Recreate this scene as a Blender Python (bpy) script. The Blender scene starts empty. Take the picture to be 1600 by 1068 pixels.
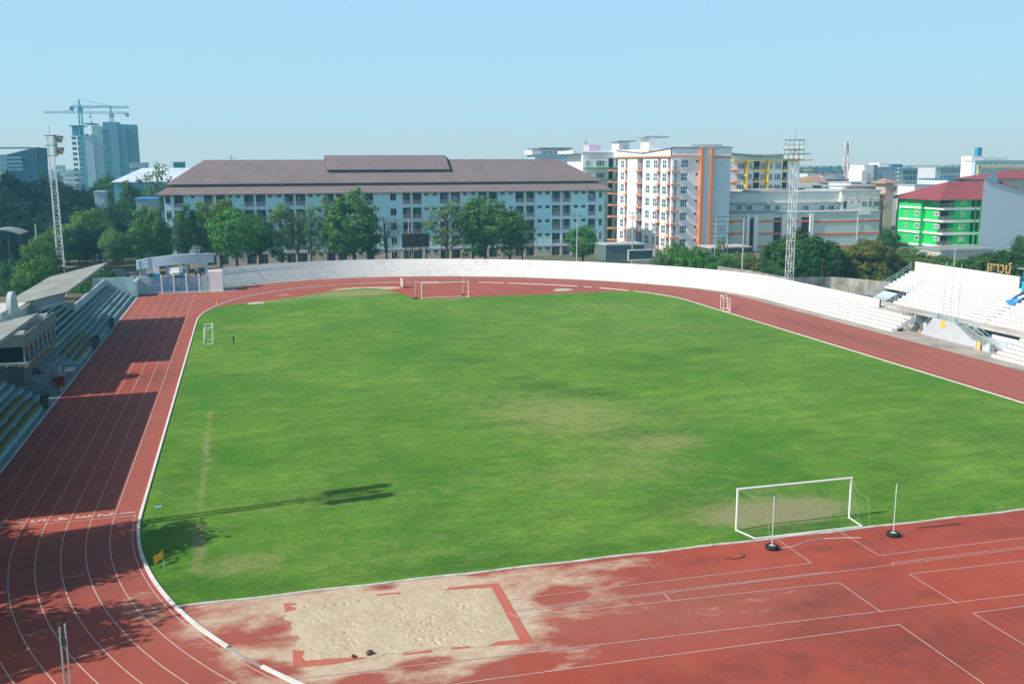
import bpy, bmesh, math, random
from mathutils import Vector, Matrix, noise
random.seed(7)
SC = bpy.context.scene
COL = SC.collection
PI = math.pi
# ------------------------------------------------------------------ camera model (solved from the goals and the running track)
F_PX, PITCH, YAW, ROLL, CAMH = 1522.84, 0.18133, 0.26544, -0.003506, 20.827
_cp, _sp, _cy, _sy = math.cos(PITCH), math.sin(PITCH), math.cos(YAW), math.sin(YAW)
FWD = Vector((_sy*_cp, _cy*_cp, -_sp)); _R0 = Vector((_cy, -_sy, 0)); _U0 = _R0.cross(FWD)
RGT = _R0*math.cos(ROLL) + _U0*math.sin(ROLL); UPV = -_R0*math.sin(ROLL) + _U0*math.cos(ROLL)
CAMP = Vector((0, 0, CAMH))
def _ray(px, py): return FWD + RGT*((px-800)/F_PX) - UPV*((py-534)/F_PX)
def GZ(px, py, z=0.0):                       # survey point at height z
    d = _ray(px, py); t = (z-CAMH)/d.z; p = CAMP+d*t; return p.x, p.y
def PY(px, py, Y):                           # survey point on a facade plane y = Y  -> (x, z)
    d = _ray(px, py); p = CAMP+d*(Y/d.y); return p.x, p.z
def PX(px, py, X):                           # survey point on a facade plane x = X  -> (y, z)
    d = _ray(px, py); p = CAMP+d*(X/d.x); return p.y, p.z
def px2x(px, Y): return PY(px, 350, Y)[0]
def py2z(px, py, Y): return PY(px, py, Y)[1]

# ------------------------------------------------------------------ materials
MATS = {}
def newmat(name):
    m = bpy.data.materials.new(name); m.use_nodes = True
    nt = m.node_tree; nt.nodes.clear()
    out = nt.nodes.new('ShaderNodeOutputMaterial'); b = nt.nodes.new('ShaderNodeBsdfPrincipled')
    nt.links.new(b.outputs[0], out.inputs[0])
    return m, nt, b, out
def N(nt, t, **kw):
    n = nt.nodes.new(t)
    for k, v in kw.items(): setattr(n, k, v)
    return n
def noise_fac(nt, scale, detail=4, rough=.6, stretch=None, lo=.35, hi=.65):
    tc = N(nt, 'ShaderNodeTexCoord'); src = tc.outputs['Object']
    if stretch:
        mp = N(nt, 'ShaderNodeMapping'); mp.inputs['Scale'].default_value = stretch
        nt.links.new(src, mp.inputs[0]); src = mp.outputs[0]
    n = N(nt, 'ShaderNodeTexNoise'); n.inputs['Scale'].default_value = scale
    n.inputs['Detail'].default_value = detail; n.inputs['Roughness'].default_value = rough
    nt.links.new(src, n.inputs['Vector'])
    r = N(nt, 'ShaderNodeMapRange'); r.inputs['From Min'].default_value = lo; r.inputs['From Max'].default_value = hi
    nt.links.new(n.outputs[0], r.inputs['Value'])
    return r.outputs[0]
def mixc(nt, fac, a, b, mode='MIX'):
    m = N(nt, 'ShaderNodeMix', data_type='RGBA', blend_type=mode)
    for s, v in ((m.inputs[0], fac), (m.inputs[6], a), (m.inputs[7], b)):
        if isinstance(v, (int, float)): s.default_value = v
        elif isinstance(v, (tuple, list)): s.default_value = (*v[:3], 1)
        else: nt.links.new(v, s)
    return m.outputs[2]
def math_(nt, op, a, b=0.0):
    m = N(nt, 'ShaderNodeMath', operation=op)
    for s, v in ((m.inputs[0], a), (m.inputs[1], b)):
        if isinstance(v, (int, float)): s.default_value = v
        else: nt.links.new(v, s)
    return m.outputs[0]
def attr(nt, name):
    a = N(nt, 'ShaderNodeAttribute'); a.attribute_name = name; return a.outputs['Fac']
def bump(nt, b, h, strength=.3, dist=.05):
    bp = N(nt, 'ShaderNodeBump'); bp.inputs['Strength'].default_value = strength; bp.inputs['Distance'].default_value = dist
    nt.links.new(h, bp.inputs['Height']); nt.links.new(bp.outputs[0], b.inputs['Normal'])
def mat(name, col, rough=.8, var=.25, scale=.6, metal=0.0, streak=0.0, dirt=None, spec=.3):
    if name in MATS: return MATS[name]
    m, nt, b, out = newmat(name)
    b.inputs['Roughness'].default_value = rough; b.inputs['Metallic'].default_value = metal
    b.inputs['Specular IOR Level'].default_value = spec
    dk = dirt or tuple(c*.55 for c in col)
    f = math_(nt, 'MULTIPLY', noise_fac(nt, scale, 6, .65), var)
    c = mixc(nt, f, col, dk)
    if streak:
        f2 = math_(nt, 'MULTIPLY', noise_fac(nt, .9, 5, .6, (2.2, 2.2, .12), .48, .72), streak)
        c = mixc(nt, f2, c, dk)
    nt.links.new(c, b.inputs['Base Color'])
    MATS[name] = m; return m
def glassmat(name, col, rough=.12):
    if name in MATS: return MATS[name]
    m, nt, b, out = newmat(name)
    f = noise_fac(nt, .35, 3, .7, None, .4, .6)
    nt.links.new(mixc(nt, f, col, tuple(c*.45 for c in col)), b.inputs['Base Color'])
    b.inputs['Roughness'].default_value = rough; b.inputs['Specular IOR Level'].default_value = .6
    MATS[name] = m; return m
# painted concrete of the terraces: white risers, worn treads
def terrace_mat(name, white, tread, dark):
    m, nt, b, out = newmat(name)
    g = N(nt, 'ShaderNodeNewGeometry'); s = N(nt, 'ShaderNodeSeparateXYZ'); nt.links.new(g.outputs['Normal'], s.inputs[0])
    up = N(nt, 'ShaderNodeMapRange'); up.inputs['From Min'].default_value = .5; up.inputs['From Max'].default_value = .9
    nt.links.new(s.outputs[2], up.inputs['Value'])
    c = mixc(nt, up.outputs[0], white, tread)
    f = math_(nt, 'MULTIPLY', noise_fac(nt, .5, 7, .7, None, .5, .72), .55)
    c = mixc(nt, f, c, tread)
    f2 = math_(nt, 'MULTIPLY', noise_fac(nt, 1.3, 8, .75, None, .60, .72), attr(nt, 'grime'))
    c = mixc(nt, f2, c, dark)
    nt.links.new(c, b.inputs['Base Color']); b.inputs['Roughness'].default_value = .85; b.inputs['Specular IOR Level'].default_value = .2
    MATS[name] = m; return m
M_TERR = terrace_mat('terrace_paint', (.86, .86, .84), (.44, .43, .40), (.10, .10, .10))
M_TERR_L = terrace_mat('terrace_paint_shaded', (.24, .42, .46), (.10, .19, .21), (.03, .06, .07))  # teal shade of the left stand mixed into these colours
M_CONC = mat('concrete', (.42, .41, .38), .9, .6, .35, streak=.3, dirt=(.16, .155, .145))
M_CONC_L = mat('light_concrete', (.60, .58, .52), .9, .7, .25, dirt=(.26, .25, .23))
M_WHITE = mat('white_paint', (.82, .82, .80), .6, .12, .8)
M_LINE = mat('line_paint', (.58, .47, .42), .8, .55, 1.6, dirt=(.45, .22, .17))
M_KERB = mat('kerb_paint', (.80, .79, .75), .8, .5, 1.3, dirt=(.42, .40, .35))
M_DARKMETAL = mat('dark_metal', (.05, .055, .06), .5, .3, 2)
M_GALV = mat('galvanised_steel', (.50, .53, .54), .45, .3, 2, metal=.5)
M_POLEPAINT = mat('pole_paint', (.62, .68, .70), .5, .2, 2)
M_GLASS = glassmat('window_glass', (.11, .24, .28), .15)
M_GLASS_T = glassmat('teal_glass', (.02, .16, .18))
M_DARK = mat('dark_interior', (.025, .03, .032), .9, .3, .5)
M_RUBBER = mat('rubber', (.018, .018, .02), .7, .3, 4)
M_BARK = mat('bark', (.10, .08, .06), .95, .5, 1.5)

def leafmat(name, a, b_, c_):
    m, nt, b, out = newmat(name)
    oi = N(nt, 'ShaderNodeObjectInfo')
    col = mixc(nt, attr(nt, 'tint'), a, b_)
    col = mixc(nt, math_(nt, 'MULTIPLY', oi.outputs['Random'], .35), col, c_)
    nt.links.new(col, b.inputs['Base Color']); b.inputs['Roughness'].default_value = .75; b.inputs['Specular IOR Level'].default_value = .15
    tr = N(nt, 'ShaderNodeBsdfTranslucent'); nt.links.new(col, tr.inputs[0])
    mx = N(nt, 'ShaderNodeMixShader'); mx.inputs[0].default_value = .35
    nt.links.new(b.outputs[0], mx.inputs[1]); nt.links.new(tr.outputs[0], mx.inputs[2]); nt.links.new(mx.outputs[0], out.inputs[0])
    MATS[name] = m; return m
L_MID = leafmat('leaves_mid', (.026, .105, .024), (.150, .330, .070), (.09, .18, .04))
L_BRIGHT = leafmat('leaves_bright', (.032, .14, .020), (.120, .35, .055), (.07, .22, .02))
L_YELLOW = leafmat('leaves_yellowish', (.06, .15, .03), (.24, .36, .07), (.14, .22, .04))
L_DARK = leafmat('leaves_dark', (.014, .075, .030), (.080, .220, .060), (.04, .12, .03))
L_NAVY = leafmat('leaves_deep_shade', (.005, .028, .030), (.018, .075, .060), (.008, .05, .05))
L_SPARSE = leafmat('leaves_sparse', (.05, .14, .045), (.20, .36, .12), (.13, .22, .07))
L_MANGO = leafmat('leaves_mango', (.010, .060, .018), (.065, .180, .035), (.04, .10, .02))
L_RUST = leafmat('leaves_rusty', (.03, .10, .016), (.17, .26, .04), (.22, .15, .035))

# ------------------------------------------------------------------ mesh builder
class MB:
    def __init__(s): s.v = []; s.f = []; s.m = []; s.mi = 0
    def q(s, *pts, mi=None):
        i = len(s.v); s.v += [tuple(p) for p in pts]; s.f.append(tuple(range(i, i+len(pts)))); s.m.append(s.mi if mi is None else mi); return s
    def hexa(s, c, mi=None):            # 8 corners: bottom 4 ccw, top 4 ccw
        i = len(s.v); s.v += [tuple(p) for p in c]; k = s.mi if mi is None else mi
        for f in ((3,2,1,0),(4,5,6,7),(0,1,5,4),(1,2,6,5),(2,3,7,6),(3,0,4,7)): s.f.append(tuple(i+a for a in f)); s.m.append(k)
        return s
    def box(s, x0, x1, y0, y1, z0, z1, mi=None):
        if x0 > x1: x0, x1 = x1, x0
        if y0 > y1: y0, y1 = y1, y0
        return s.hexa([(x0,y0,z0),(x1,y0,z0),(x1,y1,z0),(x0,y1,z0),(x0,y0,z1),(x1,y0,z1),(x1,y1,z1),(x0,y1,z1)], mi)
    def prism(s, poly, z0, z1, mi=None):
        n = len(poly); i = len(s.v); k = s.mi if mi is None else mi
        s.v += [(p[0], p[1], z0) for p in poly] + [(p[0], p[1], z1) for p in poly]
        s.f.append(tuple(i+n-1-a for a in range(n))); s.m.append(k); s.f.append(tuple(i+n+a for a in range(n))); s.m.append(k)
        for a in range(n):
            b = (a+1) % n; s.f.append((i+a, i+b, i+n+b, i+n+a)); s.m.append(k)
        return s
    def tube(s, pts, r, n=6, mi=None, cap=True):
        pts = [Vector(p) for p in pts]; k = s.mi if mi is None else mi
        rs = r if isinstance(r, (list, tuple)) else [r]*len(pts)
        rings = []
        for j, p in enumerate(pts):
            d = (pts[min(j+1, len(pts)-1)]-pts[max(j-1, 0)]).normalized()
            a = d.cross(Vector((0, 0, 1)))
            if a.length < .01: a = Vector((1, 0, 0))
            a.normalize(); b = d.cross(a)
            i = len(s.v); rings.append(i)
            for t in range(n):
                w = 2*PI*t/n; s.v.append(tuple(p+(a*math.cos(w)+b*math.sin(w))*rs[j]))
        for j in range(len(rings)-1):
            for t in range(n):
                t2 = (t+1) % n; s.f.append((rings[j]+t, rings[j]+t2, rings[j+1]+t2, rings[j+1]+t)); s.m.append(k)
        if cap:
            s.f.append(tuple(rings[0]+t for t in range(n))); s.m.append(k)
            s.f.append(tuple(rings[-1]+n-1-t for t in range(n))); s.m.append(k)
        return s
    def build(s, name, mats, parent=None, smooth=False, origin=None, attrs=None):
        me = bpy.data.meshes.new(name)
        if origin is None:
            if parent is not None: origin = parent['_w'] if '_w' in parent else (0, 0, 0)
            else:
                xs = [p[0] for p in s.v]; ys = [p[1] for p in s.v]; zs = [p[2] for p in s.v]
                origin = ((min(xs)+max(xs))/2, (min(ys)+max(ys))/2, min(zs))
        ox, oy, oz = origin
        me.from_pydata([(x-ox, y-oy, z-oz) for x, y, z in s.v], [], s.f)
        mats = mats if isinstance(mats, (list, tuple)) else [mats]
        for mm in mats: me.materials.append(mm)
        if len(mats) > 1: me.polygons.foreach_set('material_index', s.m)
        if smooth: me.polygons.foreach_set('use_smooth', [True]*len(me.polygons))
        if attrs:
            for an, vals in attrs.items():
                at = me.attributes.new(an, 'FLOAT', 'POINT'); at.data.foreach_set('value', vals)
        me.update()
        bm = bmesh.new(); bm.from_mesh(me); bmesh.ops.recalc_face_normals(bm, faces=bm.faces) if s.recalc else None
        if s.recalc: bm.to_mesh(me)
        bm.free()
        o = bpy.data.objects.new(name, me); COL.objects.link(o)
        if parent is not None:
            o.parent = parent; o['_w'] = tuple(origin)
            pw = parent['_w'] if '_w' in parent else (0, 0, 0)
            o.location = (ox-pw[0], oy-pw[1], oz-pw[2])
        else: o.location = origin; o['_w'] = tuple(origin)
        return o
    recalc = False
    def build_each(s, name, mats, parent=None):
        '''one object per connected piece'''
        par = list(range(len(s.v)))
        def fd(a):
            while par[a] != a: par[a] = par[par[a]]; a = par[a]
            return a
        for f in s.f:
            for a in f[1:]: par[fd(a)] = fd(f[0])
        grp = {}
        for f, k in zip(s.f, s.m): grp.setdefault(fd(f[0]), []).append((f, k))
        for fs in grp.values():
            idx = {}; m2 = MB()
            for f, k in fs:
                g_ = []
                for a in f:
                    if a not in idx: idx[a] = len(m2.v); m2.v.append(s.v[a])
                    g_.append(idx[a])
                m2.f.append(tuple(g_)); m2.m.append(k)
            m2.build(name, mats, parent)
def tag(o, label, cat, group=None):
    o['label'] = label; o['category'] = cat
    if group: o['group'] = group
    return o
def struct(o, kind='structure'): o['kind'] = kind; return o
def thing(name, label, cat, loc=(0, 0, 0), group=None):
    o = bpy.data.objects.new(name, None); COL.objects.link(o); o.location = loc; o.empty_display_size = .5
    o['_w'] = tuple(loc); return tag(o, label, cat, group)
def dup(root, loc, rz=0.0, sc=1.0, label=None):
    r = root.copy(); COL.objects.link(r); r.location = loc; r.rotation_euler = (0, 0, rz); r.scale = (sc, sc, sc) if not isinstance(sc, tuple) else sc
    if label: r['label'] = label
    for ch in list(root.children):
        c = ch.copy(); COL.objects.link(c); c.parent = r
        for g in ch.children:
            d = g.copy(); COL.objects.link(d); d.parent = c
    return r

# ------------------------------------------------------------------ stadium geometry
CX, YN, YF = 29.0, 60.3, 136.0
def farp(R, th):
    a = 35.3+.9*(R-36.0); x = R*math.cos(th)
    return (CX+x, YF+a*math.sin(th)-.2*x*math.sin(th))
def nearp(R, th): return (CX+R*math.cos(th), YN+R*math.sin(th))
def oval(R, n=96, th0=0, th1=PI):
    """right straight (from near) -> far bend -> left straight -> near bend"""
    pts = [nearp(R, -PI+PI*i/n+PI) for i in range(0)]
    pts = [(CX+R, YN+(YF-YN)*i/20) for i in range(20)] + [farp(R, PI*i/n) for i in range(n+1)]
    pts += [(CX-R, YF+(YN-YF)*i/20) for i in range(1, 20)] + [nearp(R, PI+PI*i/n) for i in range(n+1)]
    return pts
def strip(mb, pts, w, z, closed=False, h=None):
    """flat line of width w along pts (or a kerb of height h)"""
    n = len(pts); L = []; Rr = []
    for i, p in enumerate(pts):
        a = pts[(i-1) % n] if (closed or i > 0) else p; b = pts[(i+1) % n] if (closed or i < n-1) else p
        dx, dy = b[0]-a[0], b[1]-a[1]; l = math.hypot(dx, dy) or 1; nx, ny = -dy/l*w/2, dx/l*w/2
        L.append((p[0]+nx, p[1]+ny)); Rr.append((p[0]-nx, p[1]-ny))
    m = n if closed else n-1
    for i in range(m):
        j = (i+1) % n
        if h is None: mb.q((*Rr[i], z), (*Rr[j], z), (*L[j], z), (*L[i], z))
        else:
            mb.q((*Rr[i], z+h), (*Rr[j], z+h), (*L[j], z+h), (*L[i], z+h))
            mb.q((*Rr[i], z), (*Rr[j], z), (*Rr[j], z+h), (*Rr[i], z+h)); mb.q((*L[j], z), (*L[i], z), (*L[i], z+h), (*L[j], z+h))
    if h is not None and not closed:
        mb.q((*Rr[0], z), (*Rr[0], z+h), (*L[0], z+h), (*L[0], z)); mb.q((*Rr[-1], z), (*L[-1], z), (*L[-1], z+h), (*Rr[-1], z+h))
def bounds(R, chute=None):
    pr = [farp(R, PI*i/200) for i in range(201)]
    top = max(pr, key=lambda p: p[1])
    it = pr.index(top)
    def f(y):
        if y < YN:
            d = max(R*R-(y-YN)**2, 0)**.5; l, r = CX-d, CX+d
        elif y <= YF: l, r = CX-R, CX+R
        else:
            yy = min(y, top[1]-.01)
            r = next((pr[i][0]+(pr[i+1][0]-pr[i][0])*(yy-pr[i][1])/((pr[i+1][1]-pr[i][1]) or 1) for i in range(it) if pr[i][1] <= yy <= pr[i+1][1]), top[0])
            l = next((pr[i][0]+(pr[i+1][0]-pr[i][0])*(yy-pr[i][1])/((pr[i+1][1]-pr[i][1]) or 1) for i in range(it, 200) if pr[i+1][1] <= yy <= pr[i][1]), top[0])
            if chute and y <= chute: l = CX-R
        return l, r
    return f, top[1]
def fbm(x, y, sc, oct=4, seed=0.0):
    s = 0; a = 1; t = 0
    for i in range(oct):
        s += a*noise.noise(Vector((x*sc*(2**i)+seed, y*sc*(2**i)+seed*1.7, seed))); t += a; a *= .55
    return s/t
def sm(a, b, x):
    t = max(0, min(1, (x-a)/(b-a))); return t*t*(3-2*t)
def blob(x, y, cx, cy, rx, ry, ang=0, soft=.5):
    dx, dy = x-cx, y-cy
    if ang: c, s_ = math.cos(ang), math.sin(ang); dx, dy = dx*c+dy*s_, -dx*s_+dy*c
    d = math.hypot(dx/rx, dy/ry); return 1-sm(1-soft, 1+soft, d)
def sheet(name, rows, colsn, left_right, fn, m, z, nattr, zf=None):
    """mapped grid: rows = list of y; left_right(y) -> (l, r)"""
    V = []; Fc = []; A = [[] for _ in nattr]
    for y in rows:
        l, r = left_right(y)
        for i in range(colsn+1):
            x = l+(r-l)*i/colsn
            V.append((x, y, z+(zf(x, y) if zf else 0)))
            for k, val in enumerate(fn(x, y)): A[k].append(val)
    w = colsn+1
    for j in range(len(rows)-1):
        for i in range(colsn):
            a = j*w+i; Fc.append((a, a+1, a+w+1, a+w))
    mb = MB(); mb.v = V; mb.f = Fc; mb.m = [0]*len(Fc)
    return mb.build(name, m, origin=(0, 0, 0), attrs=dict(zip(nattr, A)), smooth=True)
def frange(a, b, n): return [a+(b-a)*i/n for i in range(n+1)]

# ---- ground
m, nt, b, out = newmat('earth')
f1 = noise_fac(nt, .02, 5, .6, None, .4, .6); f2 = noise_fac(nt, .25, 6, .7, None, .35, .65)
c = mixc(nt, f1, (.20, .17, .12), (.055, .10, .045)); c = mixc(nt, math_(nt, 'MULTIPLY', f2, .6), c, (.10, .12, .06))
nt.links.new(c, b.inputs['Base Color']); b.inputs['Roughness'].default_value = .95
mb = MB(); g = 4500; n_ = 12
for i in range(n_):
    for j in range(n_):
        x0, x1 = -g+2*g*i/n_, -g+2*g*(i+1)/n_; y0, y1 = -500+5500*j/n_, -500+5500*(j+1)/n_
        mb.q((x0, y0, -.03), (x1, y0, -.03), (x1, y1, -.03), (x0, y1, -.03))
struct(mb.build('ground', m, origin=(0, 0, 0)))

# ---- running track
m, nt, b, out = newmat('track_rubber')
c = mixc(nt, noise_fac(nt, .12, 6, .7, None, .35, .68), (.44, .078, .042), (.30, .055, .035))
c = mixc(nt, math_(nt, 'MULTIPLY', noise_fac(nt, 1.1, 7, .75, (1, .45, 1), .45, .75), .45), c, (.40, .13, .09))
c = mixc(nt, math_(nt, 'MULTIPLY', noise_fac(nt, 60, 2, .6, None, .4, .6), .16), c, (.14, .05, .045))
c = mixc(nt, attr(nt, 'pink'), c, (.33, .13, .10))
c = mixc(nt, math_(nt, 'MULTIPLY', attr(nt, 'stain_vignette'), math_(nt, 'ADD', math_(nt, 'MULTIPLY', noise_fac(nt, .9, 7, .7, None, .38, .62), .8), .25)), c, (.10, .038, .035))
sp = math_(nt, 'MULTIPLY', noise_fac(nt, 1.0, 9, .8, (1, .5, 1), .58, .66), .30)
c = mixc(nt, sp, c, (.12, .045, .04))
df = N(nt, 'ShaderNodeMapRange'); df.inputs['From Min'].default_value = .44; df.inputs['From Max'].default_value = .72
nt.links.new(math_(nt, 'ADD', math_(nt, 'MULTIPLY', attr(nt, 'dust'), .52), math_(nt, 'MULTIPLY', noise_fac(nt, .7, 9, .78, (.7, 1.4, 1), .25, .75), .48)), df.inputs['Value'])
c = mixc(nt, df.outputs[0], c, mixc(nt, noise_fac(nt, 2.2, 7, .7), (.60, .49, .36), (.48, .36, .25)))
nt.links.new(c, b.inputs['Base Color']); b.inputs['Roughness'].default_value = .82; b.inputs['Specular IOR Level'].default_value = .25
bump(nt, b, noise_fac(nt, 25, 3, .7, None, .2, .8), .25, .02)
M_TRACK = m
dustb = [(5.6, 41.9, 7.4, 5.2, 0, .35, 1.25), (.6, 41.5, 2.6, 3.6, 0, .5, 1.1), (5.5, 38.4, 6.5, 1.3, 0, .5, 1.1), (5.5, 45.3, 6.5, 1.1, 0, .5, 1.1), (13.2, 44.2, 4.5, 2.4, -.2, .6, .75), (14.5, 41.5, 3.5, 2.0, -.2, .6, .55), (17.5, 45.3, 4, 1.0, 0, .7, .6), (-1.0, 43.9, 3.2, 2.6, 0, .5, .75), (9, 37.3, 5, 1.6, -.1, .6, .7), (3.2, 37.9, 3.0, 1.2, -.3, .5, .6), (.8, 46.0, 4.5, .8, 0, .5, .8), (20, 38.8, 3.0, .9, -.1, .7, .42),
         (24, 39.6, 4.0, .9, -.1, .7, .35), (-5.6, 46.8, 1.4, 2.4, .5, .6, .5), (19.5, 164.8, 6, 2.4, 0, .4, 1.1), (-4.6, 140, .9, 14, 0, .6, .35), (5.5, 160.8, 1.6, .8, 0, .4, .7), (1.2, 151.8, 1.7, .8, 0, .3, 1.0)]
def trackattr(x, y):
    d = 0
    if y < 60 or y > 150:
        for bx, by, rx, ry, an, so, st in dustb: d = max(d, st*blob(x, y, bx, by, rx, ry, an, so))
    # bare red patches inside the dusty zone
    for bx, by, rx, ry, an in ((-.3, 42.0, 2.0, 1.0, -.5), (0.9, 43.3, 1.1, .8, 0), (3.8, 37.2, .9, .6, 0), (6.3, 37.9, 1.5, .6, 0), (5.8, 45.8, .8, .45, 0), (14, 42.6, 1.2, .8, .3), (10.3, 36.6, 1.8, .7, .2), (.2, 39.2, 1.4, .7, -.6)):
        d -= .75*blob(x, y, bx, by, rx, ry, an, .6)
    R = math.hypot(x-CX, y-YN)
    pink = 0
    if y < 60 and R < 44 and x < 10: pink = .35*sm(44, 36, R)
    if x < -6.9 and y > 60: pink = max(pink, .45*sm(-12, -7.6, x))
    if y > 125: pink = max(pink, .35)  # far end pinkened in the colour to stand in for haze
    if x > 64.9: pink = max(pink, .5)
    if y < 47 and 8 < x < 30: pink = max(pink, .45*blob(x, y, 17, 40, 9, 3.5, -.1, .8))
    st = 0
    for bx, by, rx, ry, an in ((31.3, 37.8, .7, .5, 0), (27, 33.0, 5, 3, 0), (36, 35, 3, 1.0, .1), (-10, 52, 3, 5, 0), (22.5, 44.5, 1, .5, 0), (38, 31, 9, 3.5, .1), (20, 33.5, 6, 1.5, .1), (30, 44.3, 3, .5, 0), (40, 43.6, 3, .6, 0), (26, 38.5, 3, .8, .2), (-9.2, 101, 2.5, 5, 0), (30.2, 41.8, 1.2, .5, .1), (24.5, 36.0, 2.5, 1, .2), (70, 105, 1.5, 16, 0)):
        st = max(st, .5*blob(x, y, bx, by, rx, ry, an, .8))  # dark patches; the broad near-right one also paints in the corner vignette
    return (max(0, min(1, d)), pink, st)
fb, ytop = bounds(46.25, 168.2)
rows = frange(14.3, 27, 20)+frange(27.3, 48, 84)[0:]+frange(48.4, 62, 40)+frange(62.5, ytop, 130)
struct(sheet('running_track', rows, 300, fb, trackattr, M_TRACK, 0.0, ['dust', 'pink', 'stain_vignette']))

# ---- grass pitch
m, nt, b, out = newmat('grass')
c = mixc(nt, noise_fac(nt, .075, 8, .72, (1, .8, 1), .40, .61), (.072, .262, .015), (.235, .430, .050))
c = mixc(nt, math_(nt, 'MULTIPLY', noise_fac(nt, .16, 8, .75, (.8, 1.3, 1), .50, .66), .55), c, (.29, .40, .09))
c = mixc(nt, math_(nt, 'MULTIPLY', noise_fac(nt, .35, 8, .8, (.7, 1.6, 1), .42, .60), .66), c, (.048, .170, .014))
c = mixc(nt, math_(nt, 'MULTIPLY', noise_fac(nt, .8, 8, .8, (.5, 1.4, 1), .50, .68), .55), c, (.20, .33, .06))
c = mixc(nt, math_(nt, 'MULTIPLY', noise_fac(nt, 5, 6, .8, (.8, 1.2, 1), .38, .62), .55), c, (.038, .130, .010))
c = mixc(nt, math_(nt, 'MULTIPLY', noise_fac(nt, 1.8, 8, .85, (.8, 1.4, 1), .51, .59), .55), c, (.035, .125, .012))
c = mixc(nt, math_(nt, 'MULTIPLY', noise_fac(nt, 16, 4, .8, None, .5, .66), .45), c, (.24, .38, .08))
dr = N(nt, 'ShaderNodeMapRange'); dr.inputs['From Min'].default_value = .42; dr.inputs['From Max'].default_value = .95
nt.links.new(math_(nt, 'ADD', attr(nt, 'dry'), math_(nt, 'MULTIPLY', math_(nt, 'SUBTRACT', noise_fac(nt, .9, 9, .82, None, .3, .7), .5), 1.0)), dr.inputs['Value'])
dcol = mixc(nt, noise_fac(nt, 3, 6, .7), (.33, .33, .13), (.22, .30, .08))
dcol = mixc(nt, attr(nt, 'bare'), dcol, (.34, .27, .19))
c = mixc(nt, math_(nt, 'MULTIPLY', dr.outputs[0], .8), c, dcol)
c = mixc(nt, math_(nt, 'MULTIPLY', math_(nt, 'MULTIPLY', attr(nt, 'wet'), .78), math_(nt, 'ADD', math_(nt, 'MULTIPLY', noise_fac(nt, .7, 7, .75, (.6, 1.3, 1), .4, .6), .7), .25)), c, (.018, .075, .016))
nt.links.new(c, b.inputs['Base Color']); b.inputs['Roughness'].default_value = .9; b.inputs['Specular IOR Level'].default_value = .12
bump(nt, b, noise_fac(nt, 14, 5, .8, None, .2, .8), .7, .06)
M_GRASS = m
DRY = [(30.2, 49.9, 4.2, 1.9, 0, .95, .8), (30.0, 51.5, 7, 3.4, 0, .42, 0), (27, 58, 8, 4, 0, .32, 0), (-3.6, 72, .35, 8, 0, .55, .5), (-3.7, 84, .25, 9, 0, .36, .3), (-3.6, 62, .3, 4, 0, .36, .3), (-3.4, 54.5, .45, 3.2, 0, .55, .8), (-1.6, 50.6, 2.4, 1.5, 0, .50, .1), (10, 50, 12, 3.5, 0, .32, 0), (29, 72, 8, 7, .3, .40, 0), (30, 66, 3, 2, 0, .45, .15),
       (24, 62, 8, 4, .2, .30, 0), (6, 60, 10, 5, .1, .28, 0), (52, 134, 12, 7, .2, .40, 0), (33, 137, 9, 5, 0, .33, 0), (24, 78, 6, 9, -.3, .38, 0), (15, 84, 9, 9, .2, .26, 0), (40, 112, 14, 9, 0, .30, 0), (12, 158, 9, 4.5, 0, .72, .35), (19, 160, 5, 3, 0, .85, .6), (2, 154, 4, 1.2, 0, .8, .5), (30.3, 147.6, 3.5, 1.2, 0, .62, .4), (56, 112, 8, 12, .2, .3, 0), (3, 100, 6, 10, 0, .25, 0), (-2.0, 111, 1.5, 1, 0, .35, 0), (26, 96, 7, 5, 0, .3, 0), (45, 76, 9, 5, .3, .25, 0)]
WET = [(26.5, 86.5, 3.0, 2.2, -.4, .8), (30.0, 82.5, 3.4, 2.0, -.5, .95), (25.0, 90.5, 2.0, .8, -.2, .7), (28.6, 68.2, 3.2, 1.6, -.2, .55), (25.0, 53.0, 3.4, 2.0, .2, .55), (34, 74, 3, 1.4, -.3, .5), (20.5, 74.5, 1.8, .9, 0, .5), (38, 92, 2.5, 1.4, 0, .4), (24, 100, 3, 1.2, 0, .42), (-2.4, 99.6, 2.2, .5, .1, .85), (1, 149.5, 5, .8, 0, .6), (34.5, 121, 3, 1, .1, .4), (10.4, 110, 3, .8, 0, .35), (48, 98, 6, 1.6, .2, .35), (27, 113, 4, 1, 0, .32), (11.2, 96, 1.8, .5, 0, .4), (13.4, 52.5, 4, .7, .1, .3), (-5.2, 63, 1.0, 12, 0, .35), (8.5, 47.6, 13, .9, 0, .5), (-4, 48.6, 2, 1.2, 0, .6), (30, 47.3, 4.5, .7, 0, .75)]
def grassattr(x, y):
    d = .12+.16*fbm(x, y, .05, 3, 3.1); br = 0
    for bx, by, rx, ry, an, st, ba in DRY:
        if abs(x-bx) < max(rx, ry)*1.7 and abs(y-by) < max(rx, ry)*1.7:
            w = blob(x, y, bx, by, rx, ry, an, .8); d += st*w; br = max(br, ba*w)
    ring = math.hypot(x+2.8, (y-83.8)); rr = 1-sm(.1, .42, abs(ring-1.1)); d += .55*rr; br = max(br, .6*rr)
    d += .35*(1-sm(0, .35, abs(y-58.8))) * (-3 < x < 5)*.5
    w_ = .10*sm(.05, .5, fbm(x, y, .08, 3, 9.0))
    for bx, by, rx, ry, an, st in WET:
        if abs(x-bx) < max(rx, ry)*1.7 and abs(y-by) < max(rx, ry)*1.7: w_ = max(w_, st*blob(x, y, bx, by, rx, ry, an, .75))
    return (max(0, min(1, d)), br, w_)
gb, _t = bounds(35.95)
JN = lambda x, k: .12*fbm(x, k, .9, 3, 5)
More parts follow.
